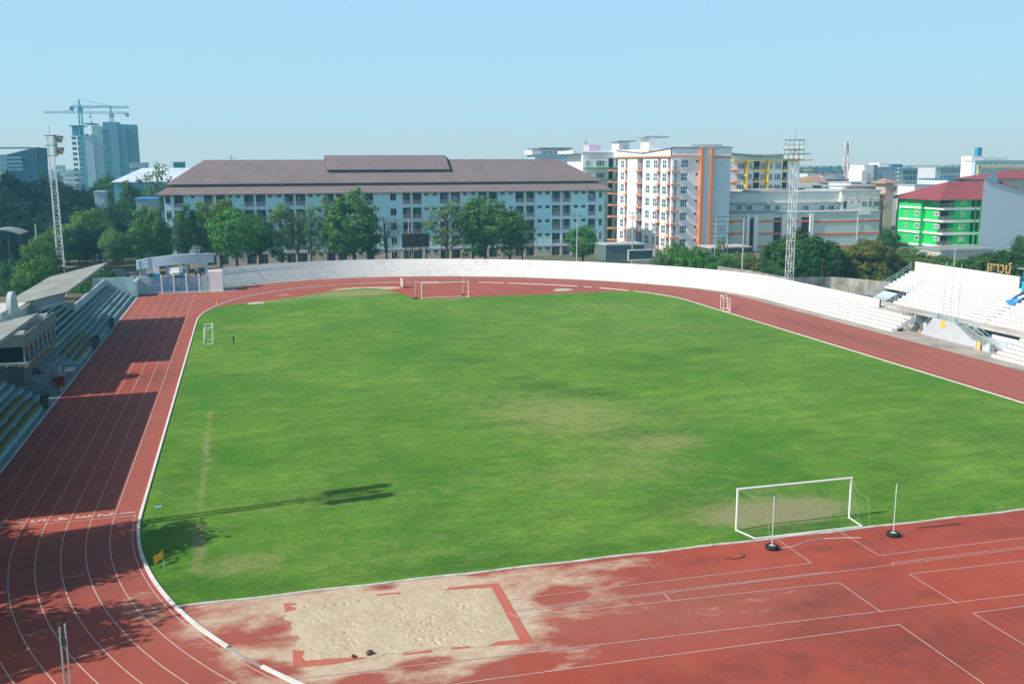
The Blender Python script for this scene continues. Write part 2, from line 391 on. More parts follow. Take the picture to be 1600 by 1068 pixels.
def gleft(y):
    l, r = gb(y); return l+(0 if y < 140 else (y-140)*.05+.3*fbm(0, y, .3, 2)), r
rows = frange(46.38, 62, 110)+frange(62.2, 149.3, 260)[0:]
main_pitch = sheet('grass_pitch', rows, 260, gleft, grassattr, M_GRASS, .010, ['dry', 'bare', 'wet'])
struct(main_pitch)
lobeL = [(149.3, -4.8), (152.0, -2.0), (155.0, 3.8), (158.5, 8.2), (162, 12.0), (164.5, 15.5), (165.4, 18.3)]
lobeR = [(149.3, 26.2), (151.3, 24.9), (155, 24.2), (160, 23.0), (163.5, 21.8), (164.5, 21), (165.4, 19.2)]
def lerp(tab, y):
    for (a, b_), (c_, d) in zip(tab, tab[1:]):
        if y <= c_: return b_+(d-b_)*(y-a)/(c_-a)
    return tab[-1][1]
o = sheet('grass_verge', frange(149.3, 165.4, 50), 90, lambda y: (lerp(lobeL, y)+.25*fbm(1, y, .7, 3), lerp(lobeR, y)+.25*fbm(5, y, .7, 3)), grassattr, M_GRASS, .010, ['dry', 'bare', 'wet'])
struct(o)


# ---- painted markings and kerbs
mb = MB()
for k in range(1, 8):
    R = 36.25+1.24*k
    pts = [(CX+R, YN+(YF-YN)*i/20) for i in range(20)] + [farp(R, PI*i/96) for i in range(97)] + [(CX-R, YF+(YN-YF)*i/20) for i in range(1, 20)] + [nearp(R, PI+PI*i/110) for i in range(111)]
    strip(mb, pts, .055, .014)
    strip(mb, [(CX-R, 136.2), (CX-R, 166.5)], .05, .0125)
strip(mb, [nearp(36.3, PI+PI*i/110) for i in range(70)], .05, .014)
# finish line and bend marks
strip(mb, [(-17.1, 60.0), (-7.15, 60.0)], .07, .0165)
strip(mb, [(-17.1, 108.2), (-7.2, 108.2)], .05, .0165); strip(mb, [(-17.1, 84.4), (-7.2, 84.4)], .04, .0165)
for R0, R1, th in ((38.8, 40.0, 193), (37.6, 38.7, 200.5), (41.2, 42.4, 201), (40, 41.2, 206), (42.5, 46.1, 205.5), (41.3, 43.6, 215), (38.7, 39.9, 214.5), (43.7, 45, 208.5), (42, 43.2, 195.5)):
    strip(mb, [nearp(R0, math.radians(th)), nearp(R1, math.radians(th))], .05, .0165)
def seg(*pts, w=.05, z=.0185): strip(mb, list(pts), w, z)
# courts painted on the near D
seg((11.2, 41.62), (28.05, 41.47)); seg((10.95, 41.42), (60, 41.20), z=.0205); seg((28.02, 41.47), (28.1, 41.3), z=.0225)
seg((32.05, 41.55), (60, 41.45)); seg((32.0, 41.36), (32.05, 41.6), z=.0225)
seg((8, 42.75), (27.95, 42.68)); seg((27.95, 42.68), (29.9, 47.0) if False else (27.95, 46.15), z=.0205)
seg((32.0, 42.6), (60, 42.5)); seg((32.0, 42.6), (32.0, 46.15), z=.0205)
seg((11.0, 40.85), (27.95, 40.15)); seg((27.95, 40.15), (27.95, 36.68), z=.0205)
seg((18.95, 41.3), (18.9, 40.5), z=.0205)
seg((32.0, 40.1), (60, 39.3)); seg((32.0, 40.1), (32.0, 36.5), z=.0205)
seg((1.0, 38.0), (11.5, 37.45), (60, 35.6), z=.0225)
seg((7.0, 35.85), (27.95, 35.45)); seg((27.95, 35.45), (27.95, 26), z=.0205)
seg((32.0, 35.5), (60, 35.0), z=.0245); seg((32.0, 35.5), (32.0, 27), z=.0205)
seg((11.02, 41.42), (11.3, 40.85), z=.0245)
# far D markings
for a, b_ in (((27.5, 163), (29.6, 150.6)), ((33.2, 162), (36.2, 150.6)), ((38.6, 163), (40.3, 150.6)), ((43.6, 162.5), (46.6, 150.6))): seg(a, b_, w=.09)
seg((49.6, 153), (46.8, 150.4), w=.08); seg((51.5, 153), (54.2, 149.8), w=.08)
struct(mb.build('track_markings', M_LINE, origin=(0, 0, 0)))
# lane numbers, tops towards the infield
for k in range(1, 8):
    cu = bpy.data.curves.new('lane_number', 'FONT'); cu.body = str(k); cu.size = 1.05; cu.align_x = 'CENTER'; cu.align_y = 'CENTER'; cu.offset = .03
    t = bpy.data.objects.new('lane_number', cu); COL.objects.link(t)
    dg = bpy.context.evaluated_depsgraph_get(); me = bpy.data.meshes.new_from_object(t.evaluated_get(dg)); bpy.data.objects.remove(t)
    me.materials.clear(); me.materials.append(M_LINE)
    o = bpy.data.objects.new('lane_number', me); COL.objects.link(o); o.location = (CX-36.25-1.24*(k-.5)+.02, 60.62, .0165); o.rotation_euler = (0, 0, -PI/2); o.scale = (1.15, 1.15, 1)
    struct(o)

mb = MB()
kl = [nearp(35.98, PI+math.radians(a)) for a in frange(31.5, 0, 40)]+[(CX-35.98, y) for y in frange(YN, YF, 30)[1:]]+[farp(35.98, PI-math.radians(a)) for a in frange(0, 85.5, 60)[1:]]
strip(mb, kl, .17, 0, h=.10)
tag(mb.build('kerb', M_KERB), 'long raised white kerb curving along the shaded left side of the grass pitch', 'kerb')
mb = MB(); strip(mb, [nearp(35.98, PI+math.radians(a)) for a in frange(35.6, 48, 12)], .17, 0, h=.10)
tag(mb.build('kerb', M_KERB), 'short detached white kerb piece on the track at the lower left corner of the sand pit', 'kerb')
mb = MB(); strip(mb, [nearp(35.98, PI+math.radians(a)) for a in frange(31.6, 35.5, 6)], .14, 0, h=.03)
tag(mb.build('kerb_base', M_CONC), 'bare concrete gap strip between the two near white kerb pieces', 'kerb')
mb = MB(); strip(mb, [farp(35.98, math.radians(a)) for a in frange(26, 0, 30)]+[(CX+35.98, y) for y in frange(YF, YN, 30)[1:]], .13, 0, h=.07)
tag(mb.build('kerb', M_KERB), 'long thin white kerb between the grass pitch and the track on the right side', 'kerb')
FK = [(93, 91.5), (90.5, 84), (73, 66), (65, 45), (43, 40.5), (38, 28)]
FL = ['shortest white kerb dash behind the left post of the far goal', 'white kerb dash behind the far goal', 'white kerb dash right of the far goal', 'longest white kerb dash on the far red bend', 'tiny white kerb dash on the far bend right of the throwing circle', 'white kerb piece on the far bend just left of the far yellow corner flag']
for (a0, a1), lb in zip(FK, FL):
    mb = MB(); strip(mb, [farp(35.98, math.radians(a)) for a in frange(a0, a1, max(2, int(a0-a1)))], .20, 0, h=.08)
    tag(mb.build('kerb', M_KERB), lb, 'kerb')
mb = MB()
strip(mb, [(-4.1+i*66.0/60, 46.30+.05*math.sin(i*1.3)) for i in range(61)], .17, 0, h=.055)
tag(mb.build('kerb', mat('kerb_worn', (.70, .69, .64), .85, .8, 1.0, dirt=(.30, .30, .24))), 'low worn white kerb along the near edge of the grass behind the big goal', 'kerb')

# ---- apron and paved strips outside the track
m, nt, b, out = newmat('apron_concrete')
c = mixc(nt, noise_fac(nt, .25, 6, .7, None, .35, .65), (.46, .43, .37), (.33, .31, .27))
c = mixc(nt, math_(nt, 'MULTIPLY', noise_fac(nt, .35, 8, .75, (1, .35, 1), .52, .68), .75), c, (.13, .125, .115))
nt.links.new(c, b.inputs['Base Color']); b.inputs['Roughness'].default_value = .9
mb = MB()
def ringband(mb, pa, pb, z):
    for i in range(len(pa)-1): mb.q((*pa[i], z), (*pa[i+1], z), (*pb[i+1], z), (*pb[i], z))
pa = [(CX+46.05, 40)]+[(CX+46.05, YN+(YF-YN)*i/8) for i in range(8)]+[farp(46.05, math.radians(i*2)) for i in range(69)]
pb = [(CX+54.0, 40)]+[(CX+54.0, YN+(YF-YN)*i/8) for i in range(8)]+[farp(50.5, math.radians(i*2)) for i in range(69)]
ringband(mb, pa, pb, .008)
mb.q((-24.5, 168.0, .0045), (-2.0, 168.0, .0045), (-2.0, 171.3, .0045), (-24.5, 171.3, .0045))
struct(mb.build('concrete_pavement', m, origin=(0, 0, 0)))
mb = MB(); mb.q((-24.5, 20, .008), (-17.05, 20, .008), (-17.05, 168.6, .008), (-24.5, 168.6, .008)); struct(mb.build('shaded_walk', mat('walk_concrete_shaded', (.26, .36, .37), .9, .7, .3, dirt=(.13, .19, .20)), origin=(0, 0, 0)))  # concrete tinted darker teal, the stand's shade put into its colour
# a slim white edging along the left outside of the track
mb = MB(); strip(mb, [(-17.15, 30), (-17.15, 166)], .09, 0, h=.04)
tag(mb.build('track_edging', M_KERB), 'thin pale edging between the left outer lane and the paved walk', 'kerb')
# road and yard behind the gate
mb = MB(); mb.q((-80, 171.4, .0), (60, 190.0, .0), (60, 212, .0), (-80, 212, .0))
struct(mb.build('yard', mat('yard_paving', (.22, .20, .17), .95, .6, .15, dirt=(.10, .095, .085)), origin=(0, 0, 0)))

# ------------------------------------------------------------------ terraces
def sweep(mb, prof, pathf, ts, grime=None, caps=True):
    """prof = [(d, z)], pathf(d, t) -> (x, y)"""
    n = len(prof); base = len(mb.v); G = []
    for t in ts:
        for d, z in prof:
            x, y = pathf(d, t); mb.v.append((x, y, z)); G.append(grime(x, y, z) if grime else .3)
    for j in range(len(ts)-1):
        for i in range(n-1):
            a = base+j*n+i; mb.f.append((a, a+1, a+n+1, a+n)); mb.m.append(mb.mi)
    if caps:
        for t in (ts[0], ts[-1]):
            for i in range(n-1):
                (d0, z0), (d1, z1) = prof[i], prof[i+1]
                if abs(d1-d0) < 1e-6: continue
                k = len(mb.v)
                for d, z in ((d0, 0), (d1, 0), (d1, z1), (d0, z0)):
                    x, y = pathf(d, t); mb.v.append((x, y, z)); G.append(.2)
                mb.f.append((k, k+1, k+2, k+3)); mb.m.append(mb.mi)
    return G
def steps(n, tread, rise, d0=0.0, z0=0.0):
    p = [(d0, z0)]
    for i in range(n): p += [(d0+i*tread, z0+(i+1)*rise), (d0+(i+1)*tread, z0+(i+1)*rise)]
    return p
def bendpath(d, t):          # t: 0..1 straight part, 1..2 bend
    if t <= 1: return (CX+48.2+d*1.0, 103.3+(YF-103.3)*t)
    th = (t-1)*math.radians(134.5); w = min(1, (t-1)*6)
    x, y = farp(47.4+(1-w)*.8+d, th); return (x, y)
ts = frange(0, 1, 40)+frange(1, 2, 150)[1:]
bend = thing('bleachers', 'long low white concrete terrace curving around the whole far bend of the track', 'bleachers', (30, 183, 0))
_gr = random.Random(4); _gt = {}
def gr_b(x, y, z):
    k_ = (int(x*1.3), int(y*1.3))
    if k_ not in _gt: _gt[k_] = _gr.uniform(.1, 1.5)
    return _gt[k_]*.3+_gt[k_]*(.75 if x < 40 else .25*max(0, (60-x)/20) if x < 60 else 0)
mb = MB(); G = sweep(mb, steps(5, .66, .35), bendpath, ts, gr_b)
mb.build('terrace', M_TERR, bend, attrs={'grime': G})
mb = MB(); tw = [t for t in ts if t > .20]
G = sweep(mb, [(3.34, 1.6), (3.34, 2.92), (3.56, 2.92), (3.56, -.02)], bendpath, tw, lambda x, y, z: .12 if x > 35 else .3)
a = [bendpath(3.34, tw[0]), bendpath(3.56, tw[0])]; k = len(mb.v)
mb.v += [(*a[0], 1.6), (*a[1], 1.6), (*a[1], 2.92), (*a[0], 2.92)]; G += [0]*4; mb.f.append((k, k+1, k+2, k+3)); mb.m.append(0)
mb.build('back_wall', M_TERR, bend, attrs={'grime': G})
# stair blocks up the terrace

mb = MB()
for i, (d, z) in enumerate([(0, .3), (1.3, .95), (2.6, 1.6), (3.2, 1.8)]):
    x, y = bendpath(d, .02); mb.tube([(x, y, z), (x, y, z+.9)], .02)
pts = [(*bendpath(d, .02), z+.9) for d, z in [(0, .3), (1.3, .95), (2.6, 1.6), (3.2, 1.8)]]; mb.tube(pts, .02)
mb.build('railing', M_POLEPAINT, bend)

# ---- right grandstand
rg = thing('grandstand', 'tall white open grandstand with eleven rows and a yellow lettered back wall on the right', 'grandstand', (86, 95, 0))
strp = lambda d, t: (d, t)
mb = MB(); G = sweep(mb, steps(11, .63, .325, 84.1, 2.02)[0:9], strp, frange(60, 112.5, 60), lambda x, y, z: .35); 
G += sweep(mb, steps(11, .63, .325, 84.1, 2.02)[8:], strp, frange(60, 118, 60), lambda x, y, z: .35)
mb.build('upper_terrace', M_TERR, rg, attrs={'grime': G})
mb = MB(); mb.box(91.03, 91.25, 98.2, 117.6, 5.4, 6.95); mb.build('back_wall', M_TERR, rg)
mb = MB(); mb.box(82.0, 84.15, 60, 117.5, 1.82, 2.02); mb.box(81.6, 82.0, 60, 86.0, 1.80, 2.02); mb.box(81.6, 82.0, 86.0, 104.8, 1.80, 2.10); mb.box(80.0, 82.0, 104.9, 117.5, 1.55, 1.86)
mb.build('walkway', M_CONC_L, rg)
mb = MB(); G = sweep(mb, steps(6, .70, .315, 77.3, 0), strp, frange(55, 86.3, 40), lambda x, y, z: .3)
mb.build('lower_terrace', M_TERR, rg, attrs={'grime': G})
mb = MB()
mb.box(83.9, 84.1, 86, 104.8, 0, 1.82)
for y in (86.15, 94.2, 99.9, 104.75): mb.box(81.62, 83.9, y-.12, y+.12, 0, 1.8)
mb.box(81.9, 82.1, 86, 95, 0.0, .0+.9, mi=0)
mb.build('undercroft_wall', mat('grey_blue_paint', (.52, .60, .62), .8, .3, .5), rg)
mb = MB(); mb.box(83.78, 83.88, 100.1, 103.2, 0, 1.45); mb.box(82.2, 82.3, 86.3, 92.0, 0, 1.3); mb.build_each('white_panel', M_WHITE, rg)
# aisle steps
for y0, nm in ((95.6, 'aisle_steps'),):
    mb = MB()
    for i in range(9 if y0 < 100 else 11):
        x = 84.1+i*.63; z = 2.02+i*.325
        mb.box(x-.30, x+.02, y0-.5, y0+.5, z, z+.15)
    mb.build(nm, M_CONC_L, rg)
# dark open stairwell and sloping side walls at the far end
mb = MB(); mb.box(86.3, 87.5, 112.6, 117.0, 2.03, 3.1); mb.build('stairwell', M_DARK, rg)
mb = MB(); mb.v += [(84.3, 117.7, 2.03), (84.3, 114.6, 2.03), (86.2, 114.6, 3.0), (86.2, 117.7, 3.0), (87.4, 114.6, 2.03), (87.4, 117.7, 2.03)]; mb.f += [(0, 1, 2, 3), (1, 4, 2), (0, 3, 5), (3, 2, 4, 5)]; mb.m += [0]*4; mb.q((84.2, 117.9, 2.03), (84.2, 117.8, 2.03), (84.3, 117.8, 2.1), (84.3, 117.9, 2.1)); mb.build('ramp_wall', mat('pale_blue_grey', (.50, .58, .62), .8, .3, .5), rg)
mb = MB()
for off in (.55, .95):
    mb.tube([(84.0, 118.3, 2.0+off), (84.6, 118.3, 2.05+off), (91.0, 118.3, 5.7+off), ], .035)
    mb.tube([(84.0, 118.3, 2.0+off), (84.0, 113, 2.0+off)], .03)
for i in range(7):
    x = 84.0+i*1.15; z = 2.0 if i == 0 else 2.0+(x-84.6)*.57; mb.tube([(x, 118.3, z-.1), (x, 118.3, z+.97)], .03)
for i in range(4): mb.tube([(84.0, 118.3-i*1.7, 1.9), (84.0, 118.3-i*1.7, 2.95)], .03)
for off in (.5, .9):
    mb.tube([(84.3, 112.6, 2.1+off), (88.5, 112.6, 4.3+off)], .03); 
for i in range(4): mb.tube([(84.4+i*1.3, 112.6, 2.2+i*.67), (84.4+i*1.3, 112.6, 3.1+i*.67)], .03)
mb.build('railing', mat('rail_teal', (.34, .52, .55), .5, .2, 2), rg)
# end support triangle below the upper terrace (far end)
mb = MB(); mb.q((84.2, 118.02, 0), (91.2, 118.02, 0), (91.2, 118.02, 5.5), (84.2, 118.02, 2.0)); mb.q((91.26, 60, 0), (91.26, 118, 0), (91.26, 118, 6.9), (91.26, 60, 6.9) ) if False else None
mb.q((91.1, 60, 0), (91.1, 118, 0), (91.1, 118, 5.4), (91.1, 60, 5.4)); mb.build('end_wall', MATS['pale_blue_grey'], rg)
# stage block with side stairs
st = thing('stage', 'grey sloping sided stage block with a yellow crest in front of the white grandstand', 'stage', (80.5, 96, 0))
mb = MB()
mb.prism([(0, 0)]*0 or [(79.55, 90.9), (79.75, 90.9), (79.75, 90.901), (79.55, 90.901)], 0, .01) if False else None
P = [(100.6, 0), (90.8, 0), (90.8, .18), (95.2, 2.28), (98.8, 2.28), (100.6, .30)]
mb.v += [(79.55, y, z) for y, z in P]+[(79.75, y, z) for y, z in P]; n = len(P)
mb.f.append(tuple(range(n))); mb.m.append(0); mb.f.append(tuple(2*n-1-i for i in range(n))); mb.m.append(0)
for i in range(n): mb.f.append((i, (i+1) % n, n+(i+1) % n, n+i)); mb.m.append(0)
mb.build('front_wall', mat('stage_grey', (.50, .53, .56), .8, .3, .4), st)
mb = MB(); mb.box(79.75, 81.6, 95.3, 98.7, 1.85, 2.05); mb.box(79.8, 81.55, 95.4, 98.6, 0, 1.85); mb.build('platform', M_CONC_L, st)
for s, ya, yb in ((1, 98.7, 101.2), (-1, 95.3, 90.4)):
    mb = MB(); nst = 11
    for i in range(nst):
        y0 = ya+(yb-ya)*i/nst; y1 = ya+(yb-ya)*(i+1)/nst; mb.box(79.78, 81.3, y0, y1, 0, 2.05*(1-(i+1)/(nst+1)))
    mb.build('stairs', M_CONC_L, st)
    mb = MB()
    for x in (79.7, 80.6, 81.3):
        for h in (.45, .9): mb.tube([(x, ya, 2.05+h), (x, yb, h)], .022)
        for i in range(6):
            y = ya+(yb-ya)*i/5; mb.tube([(x, y, 2.05*(1-i/5)), (x, y, 2.05*(1-i/5)+.92)], .02)
    mb.build('railing', MATS['rail_teal'], st)
for y in (95.4, 98.5):
    mb = MB()
    for k in range(3): mb.box(79.6, 80.1, y-.35, y+.35, 2.1+k*.3, 2.2+k*.3)
    for dy in (-.33, .33): mb.box(79.62, 79.7, y+dy-.03, y+dy+.03, 2.05, 3.0)
    mb.build('rack', MATS['rail_teal'], st)
mb = MB(); pr = [(96.98+.42*math.cos(a)*(1 if math.sin(a) > -.5 else .6), 1.75+.5*math.sin(a)) for a in [2*PI*i/14 for i in range(14)]]
mb.v += [(79.50, y, z) for y, z in pr]+[(79.55, y, z) for y, z in pr]; n = 14
mb.f.append(tuple(range(n))); mb.m.append(0)
for i in range(n): mb.f.append((i, (i+1) % n, n+(i+1) % n, n+i)); mb.m.append(0)
mb.build('crest', mat('crest_yellow', (.85, .50, .06), .5, .4, 5), st)
mb = MB(); mb.box(79.0, 80.4, 89.2, 90.3, 0, .55); mb.box(79.0, 79.7, 88.6, 89.2, 0, .9); mb.build('side_block', MATS['grey_blue_paint'], st)
for i, (x, y, z1, lb) in enumerate(((79.9, 97.6, 9.1, 'left one of the three slim flagpoles on the grey stage'), (80.8, 97.4, 11.2, 'tallest middle flagpole of the three on the grey stage'), (80.9, 96.2, 8.9, 'right one of the three slim flagpoles on the grey stage'))):
    mb = MB(); mb.tube([(x, y, 2.0), (x, y, z1)], [.05, .03]); mb.tube([(x, y, z1), (x, y, z1+.1)], .06, 8)
    tag(mb.build('flagpole', MATS['rail_teal']), lb, 'flagpole', 'flagpoles on the stage')
# roller, crate and small clutter by the terrace end
t = thing('lawn_roller', 'grey concrete lawn roller parked at the near end of the far terrace', 'roller', (79.6, 103.0, 0))
mb = MB(); mb.tube([(79.9, 102.4, .42), (79.9, 104.0, .42)], .40, 18); mb.build('drum', M_CONC, t)
mb = MB(); mb.tube([(79.9, 102.3, .42), (79.2, 102.3, .6), (79.2, 104.1, .6), (79.9, 104.1, .42)], .03); mb.tube([(79.2, 103.2, .6), (78.9, 103.9, 2.9)], .025); mb.build('handle', M_DARKMETAL, t)
t = thing('trolley', 'low pale trolley frame standing beside the grey lawn roller', 'trolley', (78.3, 104.2, 0))
mb = MB(); mb.box(78.0, 78.7, 102.9, 105.3, .35, .5); mb.build('deck', M_CONC_L, t)
for y in (103.2, 103.9, 104.6, 105.1): mb = MB(); mb.tube([(78.05, y, .18), (78.65, y, .18)], .17, 12); mb.build('wheel', M_RUBBER, t)
mb = MB(); mb.tube([(80.6, 101.4, 0), (80.6, 101.4, .9)], .18, 10); mb.tube([(80.6, 101.4, .9), (80.6, 101.4, 1.2)], [.25, .2], 10); tag(mb.build('drum_bin', M_WHITE), 'small white bin by the tunnel mouth under the right walkway', 'bin')
mb = MB(); mb.tube([(80.2, 101.9, 0), (80.2, 101.9, .35)], [.2, .12], 10); tag(mb.build('traffic_cone', mat('orange', (.8, .28, .05), .6)), 'small orange cone lying beside the white bin at the tunnel mouth', 'cone')
t = thing('barrier', 'low orange board barrier leaning beside the stage steps', 'barrier', (79.0, 90.0, 0))
mb = MB(); mb.box(78.7, 78.8, 89.7, 90.6, .0, .95); mb.build('board', mat('ochre', (.75, .42, .12), .7), t); mb = MB(); mb.box(78.62, 78.68, 89.8, 89.9, 0, 1.05); mb.box(78.62, 78.68, 90.4, 90.5, 0, 1.05); mb.build('frame', M_WHITE, t)
# blue banner structure at the far right of the stand
t = thing('banner', 'blue and white draped banner hanging at the right end of the grandstand wall', 'banner', (88, 96.8, 4))
mb = MB(); mb.q((88.6, 96.6, 4.6), (88.0, 95.5, 4.3), (90.2, 94.4, 6.1), (90.4, 95.0, 6.4)); mb.build('cloth', mat('banner_navy', (.03, .06, .14), .8), t)
mb = MB(); mb.q((88.2, 96.3, 4.5), (87.7, 95.3, 4.35), (88.6, 94.3, 5.2), (89.1, 94.9, 5.3)); mb.build('stripe', M_WHITE, t)
mb = MB(); mb.q((87.3, 96.2, 4.35), (87.5, 95.0, 4.0), (88.5, 94.6, 4.9), (88.3, 95.4, 4.9)); mb.build('tail', mat('banner_blue', (.02, .22, .65), .7), t)
mb = MB(); mb.box(90.0, 90.1, 94.0, 96.6, 5.0, 6.6); mb.build('sheet', mat('banner_cyan', (.02, .45, .55), .6), t)
t = thing('steel_frame', 'dark blue steel frame standing right of the grandstand back wall', 'frame', (91, 97.5, 5))
mb = MB()
for y in (97.9, 96.2, 94.6): mb.box(91.3, 91.45, y-.08, y+.08, 4, 7.6)
for z in (5.6, 6.2, 6.8): mb.box(91.2, 91.5, 94.3, 98.0, z, z+.2)
mb.build('beam', mat('steel_blue', (.03, .16, .30), .5), t)
mb = MB(); mb.box(91.0, 93.5, 94, 98.6, 7.9, 8.0); mb.build('canopy', M_GALV, t)
# mirrored Thai lettering seen from behind, standing on the wall
sg = thing('letter_sign', 'row of ochre Thai letters standing on top of the white grandstand wall', 'sign', (91.6, 102.3, 6.7))
txt = 'เชาวน์'
try:
    cu = bpy.data.curves.new('letters', 'FONT'); cu.body = txt; cu.size = 1.8; cu.extrude = .06; cu.align_x = 'CENTER'; cu.offset = .022
    tt = bpy.data.objects.new('letters', cu); COL.objects.link(tt); dg = bpy.context.evaluated_depsgraph_get()
    me = bpy.data.meshes.new_from_object(tt.evaluated_get(dg)); bpy.data.objects.remove(tt)
    me.materials.clear(); me.materials.append(mat('letter_ochre', (.42, .28, .10), .6, .3, 2))
    print('TEXT DIM', len(me.vertices), max(v.co.x for v in me.vertices)-min(v.co.x for v in me.vertices), max(v.co.y for v in me.vertices))
    o = bpy.data.objects.new('letters', me); COL.objects.link(o); o.parent = sg
    o.rotation_euler = (PI/2, 0, PI/2); o.location = (0, 0, .35)     # faces the pitch
    o.rotation_euler = (PI/2, 0, -PI/2)
except Exception as e: print('text failed', e)
mb = MB(); mb.box(91.65, 91.7, 100.4, 104.3, 6.85, 6.95); mb.box(91.65, 91.7, 100.4, 104.3, 7.6, 7.65)
for y in (100.6, 101.8, 103.0, 104.2): mb.box(91.7, 91.75, y, y+.06, 6.2, 8.0)
mb.build('support_frame', M_DARKMETAL, sg)

# ------------------------------------------------------------------ left grandstand
lg = thing('grandstand', 'shaded roofed grandstand with stepped rows along the left side of the track', 'grandstand', (-21, 130, 0))
Lp = lambda d, t: (-17.75-d, t)
gL = lambda x, y, z: .8
mb = MB(); G = sweep(mb, steps(6, .66, .34), Lp, frange(109.8, 164.3, 60), gL); G += sweep(mb, steps(4, .66, .34, 3.96, 2.04), Lp, frange(109.8, 135, 20), gL)
G += sweep(mb, steps(10, .66, .34), Lp, frange(60, 92.8, 30), gL)
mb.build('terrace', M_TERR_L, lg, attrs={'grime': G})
mb = MB()
for Y0, Y1, n in ((110, 163.8, 5), (60, 92.8, 9)):
    for i in range(n): mb.box(-17.75-i*.66-.45, -17.75-i*.66-.06, Y0, Y1, (i+1)*.34, (i+1)*.34+.08)
mb.build_each('bench_row', mat('bench_white_shaded', (.20, .34, .38), .8, .4, 1), lg)  # white benches with the stand's teal shade in their colour
mb = MB()
for i in range(3):
    mb.box(-18.25-i*.66, -17.9-i*.66, 110.2, 124, (i+1)*.34+.09, (i+1)*.34+.30)
    for a, b_ in ((60, 70), (71, 82), (83, 90)): mb.box(-18.25-i*.66, -17.9-i*.66, a, b_, (i+1)*.34+.09, (i+1)*.34+.30)
mb.build_each('seat_row', mat('seat_yellowgreen', (.16, .17, .02), .6, .5, 3), lg)
# parapet walls
mb = MB()
mb.box(-22.0, -21.75, 134.8, 164.4, 1.6, 3.05)
mb.v += [(-17.75, 164.3, 0), (-22.0, 164.3, 0), (-22.0, 164.3, 3.05), (-20.4, 164.3, 3.05), (-17.75, 164.3, .55), (-17.75, 164.55, 0), (-22.0, 164.55, 0), (-22.0, 164.55, 3.05), (-20.4, 164.55, 3.05), (-17.75, 164.55, .55)]
k = len(mb.v)-10; mb.f += [(k, k+1, k+2, k+3, k+4), (k+9, k+8, k+7, k+6, k+5)]; mb.m += [0, 0]
for i in range(5): j = (i+1) % 5; mb.f.append((k+i, k+5+i, k+5+j, k+j)); mb.m.append(0)
mb.box(-24.5, -24.25, 108.8, 135, 0, 5.6); mb.box(-24.5, -24.25, 60, 93, 0, 5.6); mb.box(-24.5, -21.8, 134.9, 135.1, 0, 3.4)
mb.build('parapet', mat('parapet_paint_shaded', (.42, .60, .64), .8, .4, .4, streak=.4), lg)  # paint colour carries a teal shade tint
def roof(y0, y1, label):
    r = thing('stand_roof', label, 'roof', (-21.5, (y0+y1)/2, 6))
    mb = MB(); n = int((y1-y0)/.38)
    for i in range(n):     # ribbed sheeting
        a = y0+(y1-y0)*i/n; b_ = y0+(y1-y0)*(i+1)/n; m_ = (a+b_)/2
        mb.q((-18, a, 8.0), (-18, m_, 8.03), (-25.2, m_, 6.33), (-25.2, a, 6.3)); mb.q((-18, m_, 8.03), (-18, b_, 8.0), (-25.2, b_, 6.3), (-25.2, m_, 6.33))
    mb.q((-18.02, y0, 7.92), (-18.02, y1, 7.92), (-25.2, y1, 6.22), (-25.2, y0, 6.22))
    mb.build('roof_sheet', mat('roof_fibre', (.30, .33, .30), .9, .7, .45, dirt=(.13, .15, .14)), r)
    mb = MB(); mb.box(-18.06, -17.98, y0, y1, 7.70, 8.02); mb.build('fascia', mat('fascia', (.25, .30, .30), .8), r)
    mb = MB()
    for i in range(int((y1-y0)/3.1)+1):
        y = y0+.3+i*3.1
        if y > y1: break
        mb.box(-24.0, -23.8, y-.1, y+.1, 0, 6.5); mb.tube([(-23.9, y, 4.8), (-19.2, y, 7.55)], .07, 5); mb.box(-24.9, -18.2, y-.06, y+.06, 6.36, 6.46) if False else None
        mb.tube([(-25.1, y, 6.15), (-18.2, y, 7.78)], .08, 5)
    mb.build('roof_truss', M_DARKMETAL, r)
    return r
r1 = roof(108.0, 139.6, 'long sloping grey roof over the far section of the left grandstand')
r2 = roof(60.2, 92.9, 'grey sheet roof cut by the left edge of the photo over the near stand section')
mb = MB(); mb.v += [(-18.3, 108.1, 7.9), (-24.4, 108.1, 6.3), (-24.4, 108.1, 4.8), (-18.3, 108.1, 6.9)]; mb.f.append((0, 1, 2, 3)); mb.m.append(0)
mb.v += [(x, y+.1, z) for x, y, z in mb.v[:4]]; mb.f.append((7, 6, 5, 4)); mb.m.append(0); mb.build('gable_panel', mat('gable_teal', (.20, .27, .28), .8), r1)
# VIP booth
bo = thing('spectator_booth', 'grey flat roofed viewing booth with dark glazing and orange garland in the left stand', 'booth', (-21.5, 101.5, 0))
mb = MB(); mb.box(-19.6, -19.45, 94.0, 109.2, 4.85, 5.95); mb.box(-24.0, -19.6, 94.0, 94.15, 4.85, 5.95); mb.build('fascia', mat('booth_grey_shaded', (.15, .20, .21), .85, .3, .4, streak=.3), bo)  # grey darkened in the colour, as the fascia faces away from the sun
mb = MB(); mb.box(-24.2, -19.6, 94.15, 109.2, 5.2, 5.4); mb.box(-21.2, -19.65, 94.3, 99, 5.4, 5.46); mb.box(-21.0, -19.65, 103.5, 108.8, 5.4, 5.50); mb.build('roof', M_CONC, bo)
mb = MB(); mb.box(-23.8, -19.75, 94.2, 109.1, 3.45, 4.85); mb.build('glazing', glassmat('booth_glass', (.01, .02, .03), .2), bo)
mb = MB()
for i in range(8): y = 94.1+i*2.12; mb.box(-19.74, -19.62, y, y+.10, 3.4, 4.85)
mb.build_each('mullion', M_GALV, bo)
mb = MB(); mb.box(-24, -19.35, 93.8, 109.3, 3.2, 3.42); mb.build('ledge', MATS['bench_white_shaded'], bo)
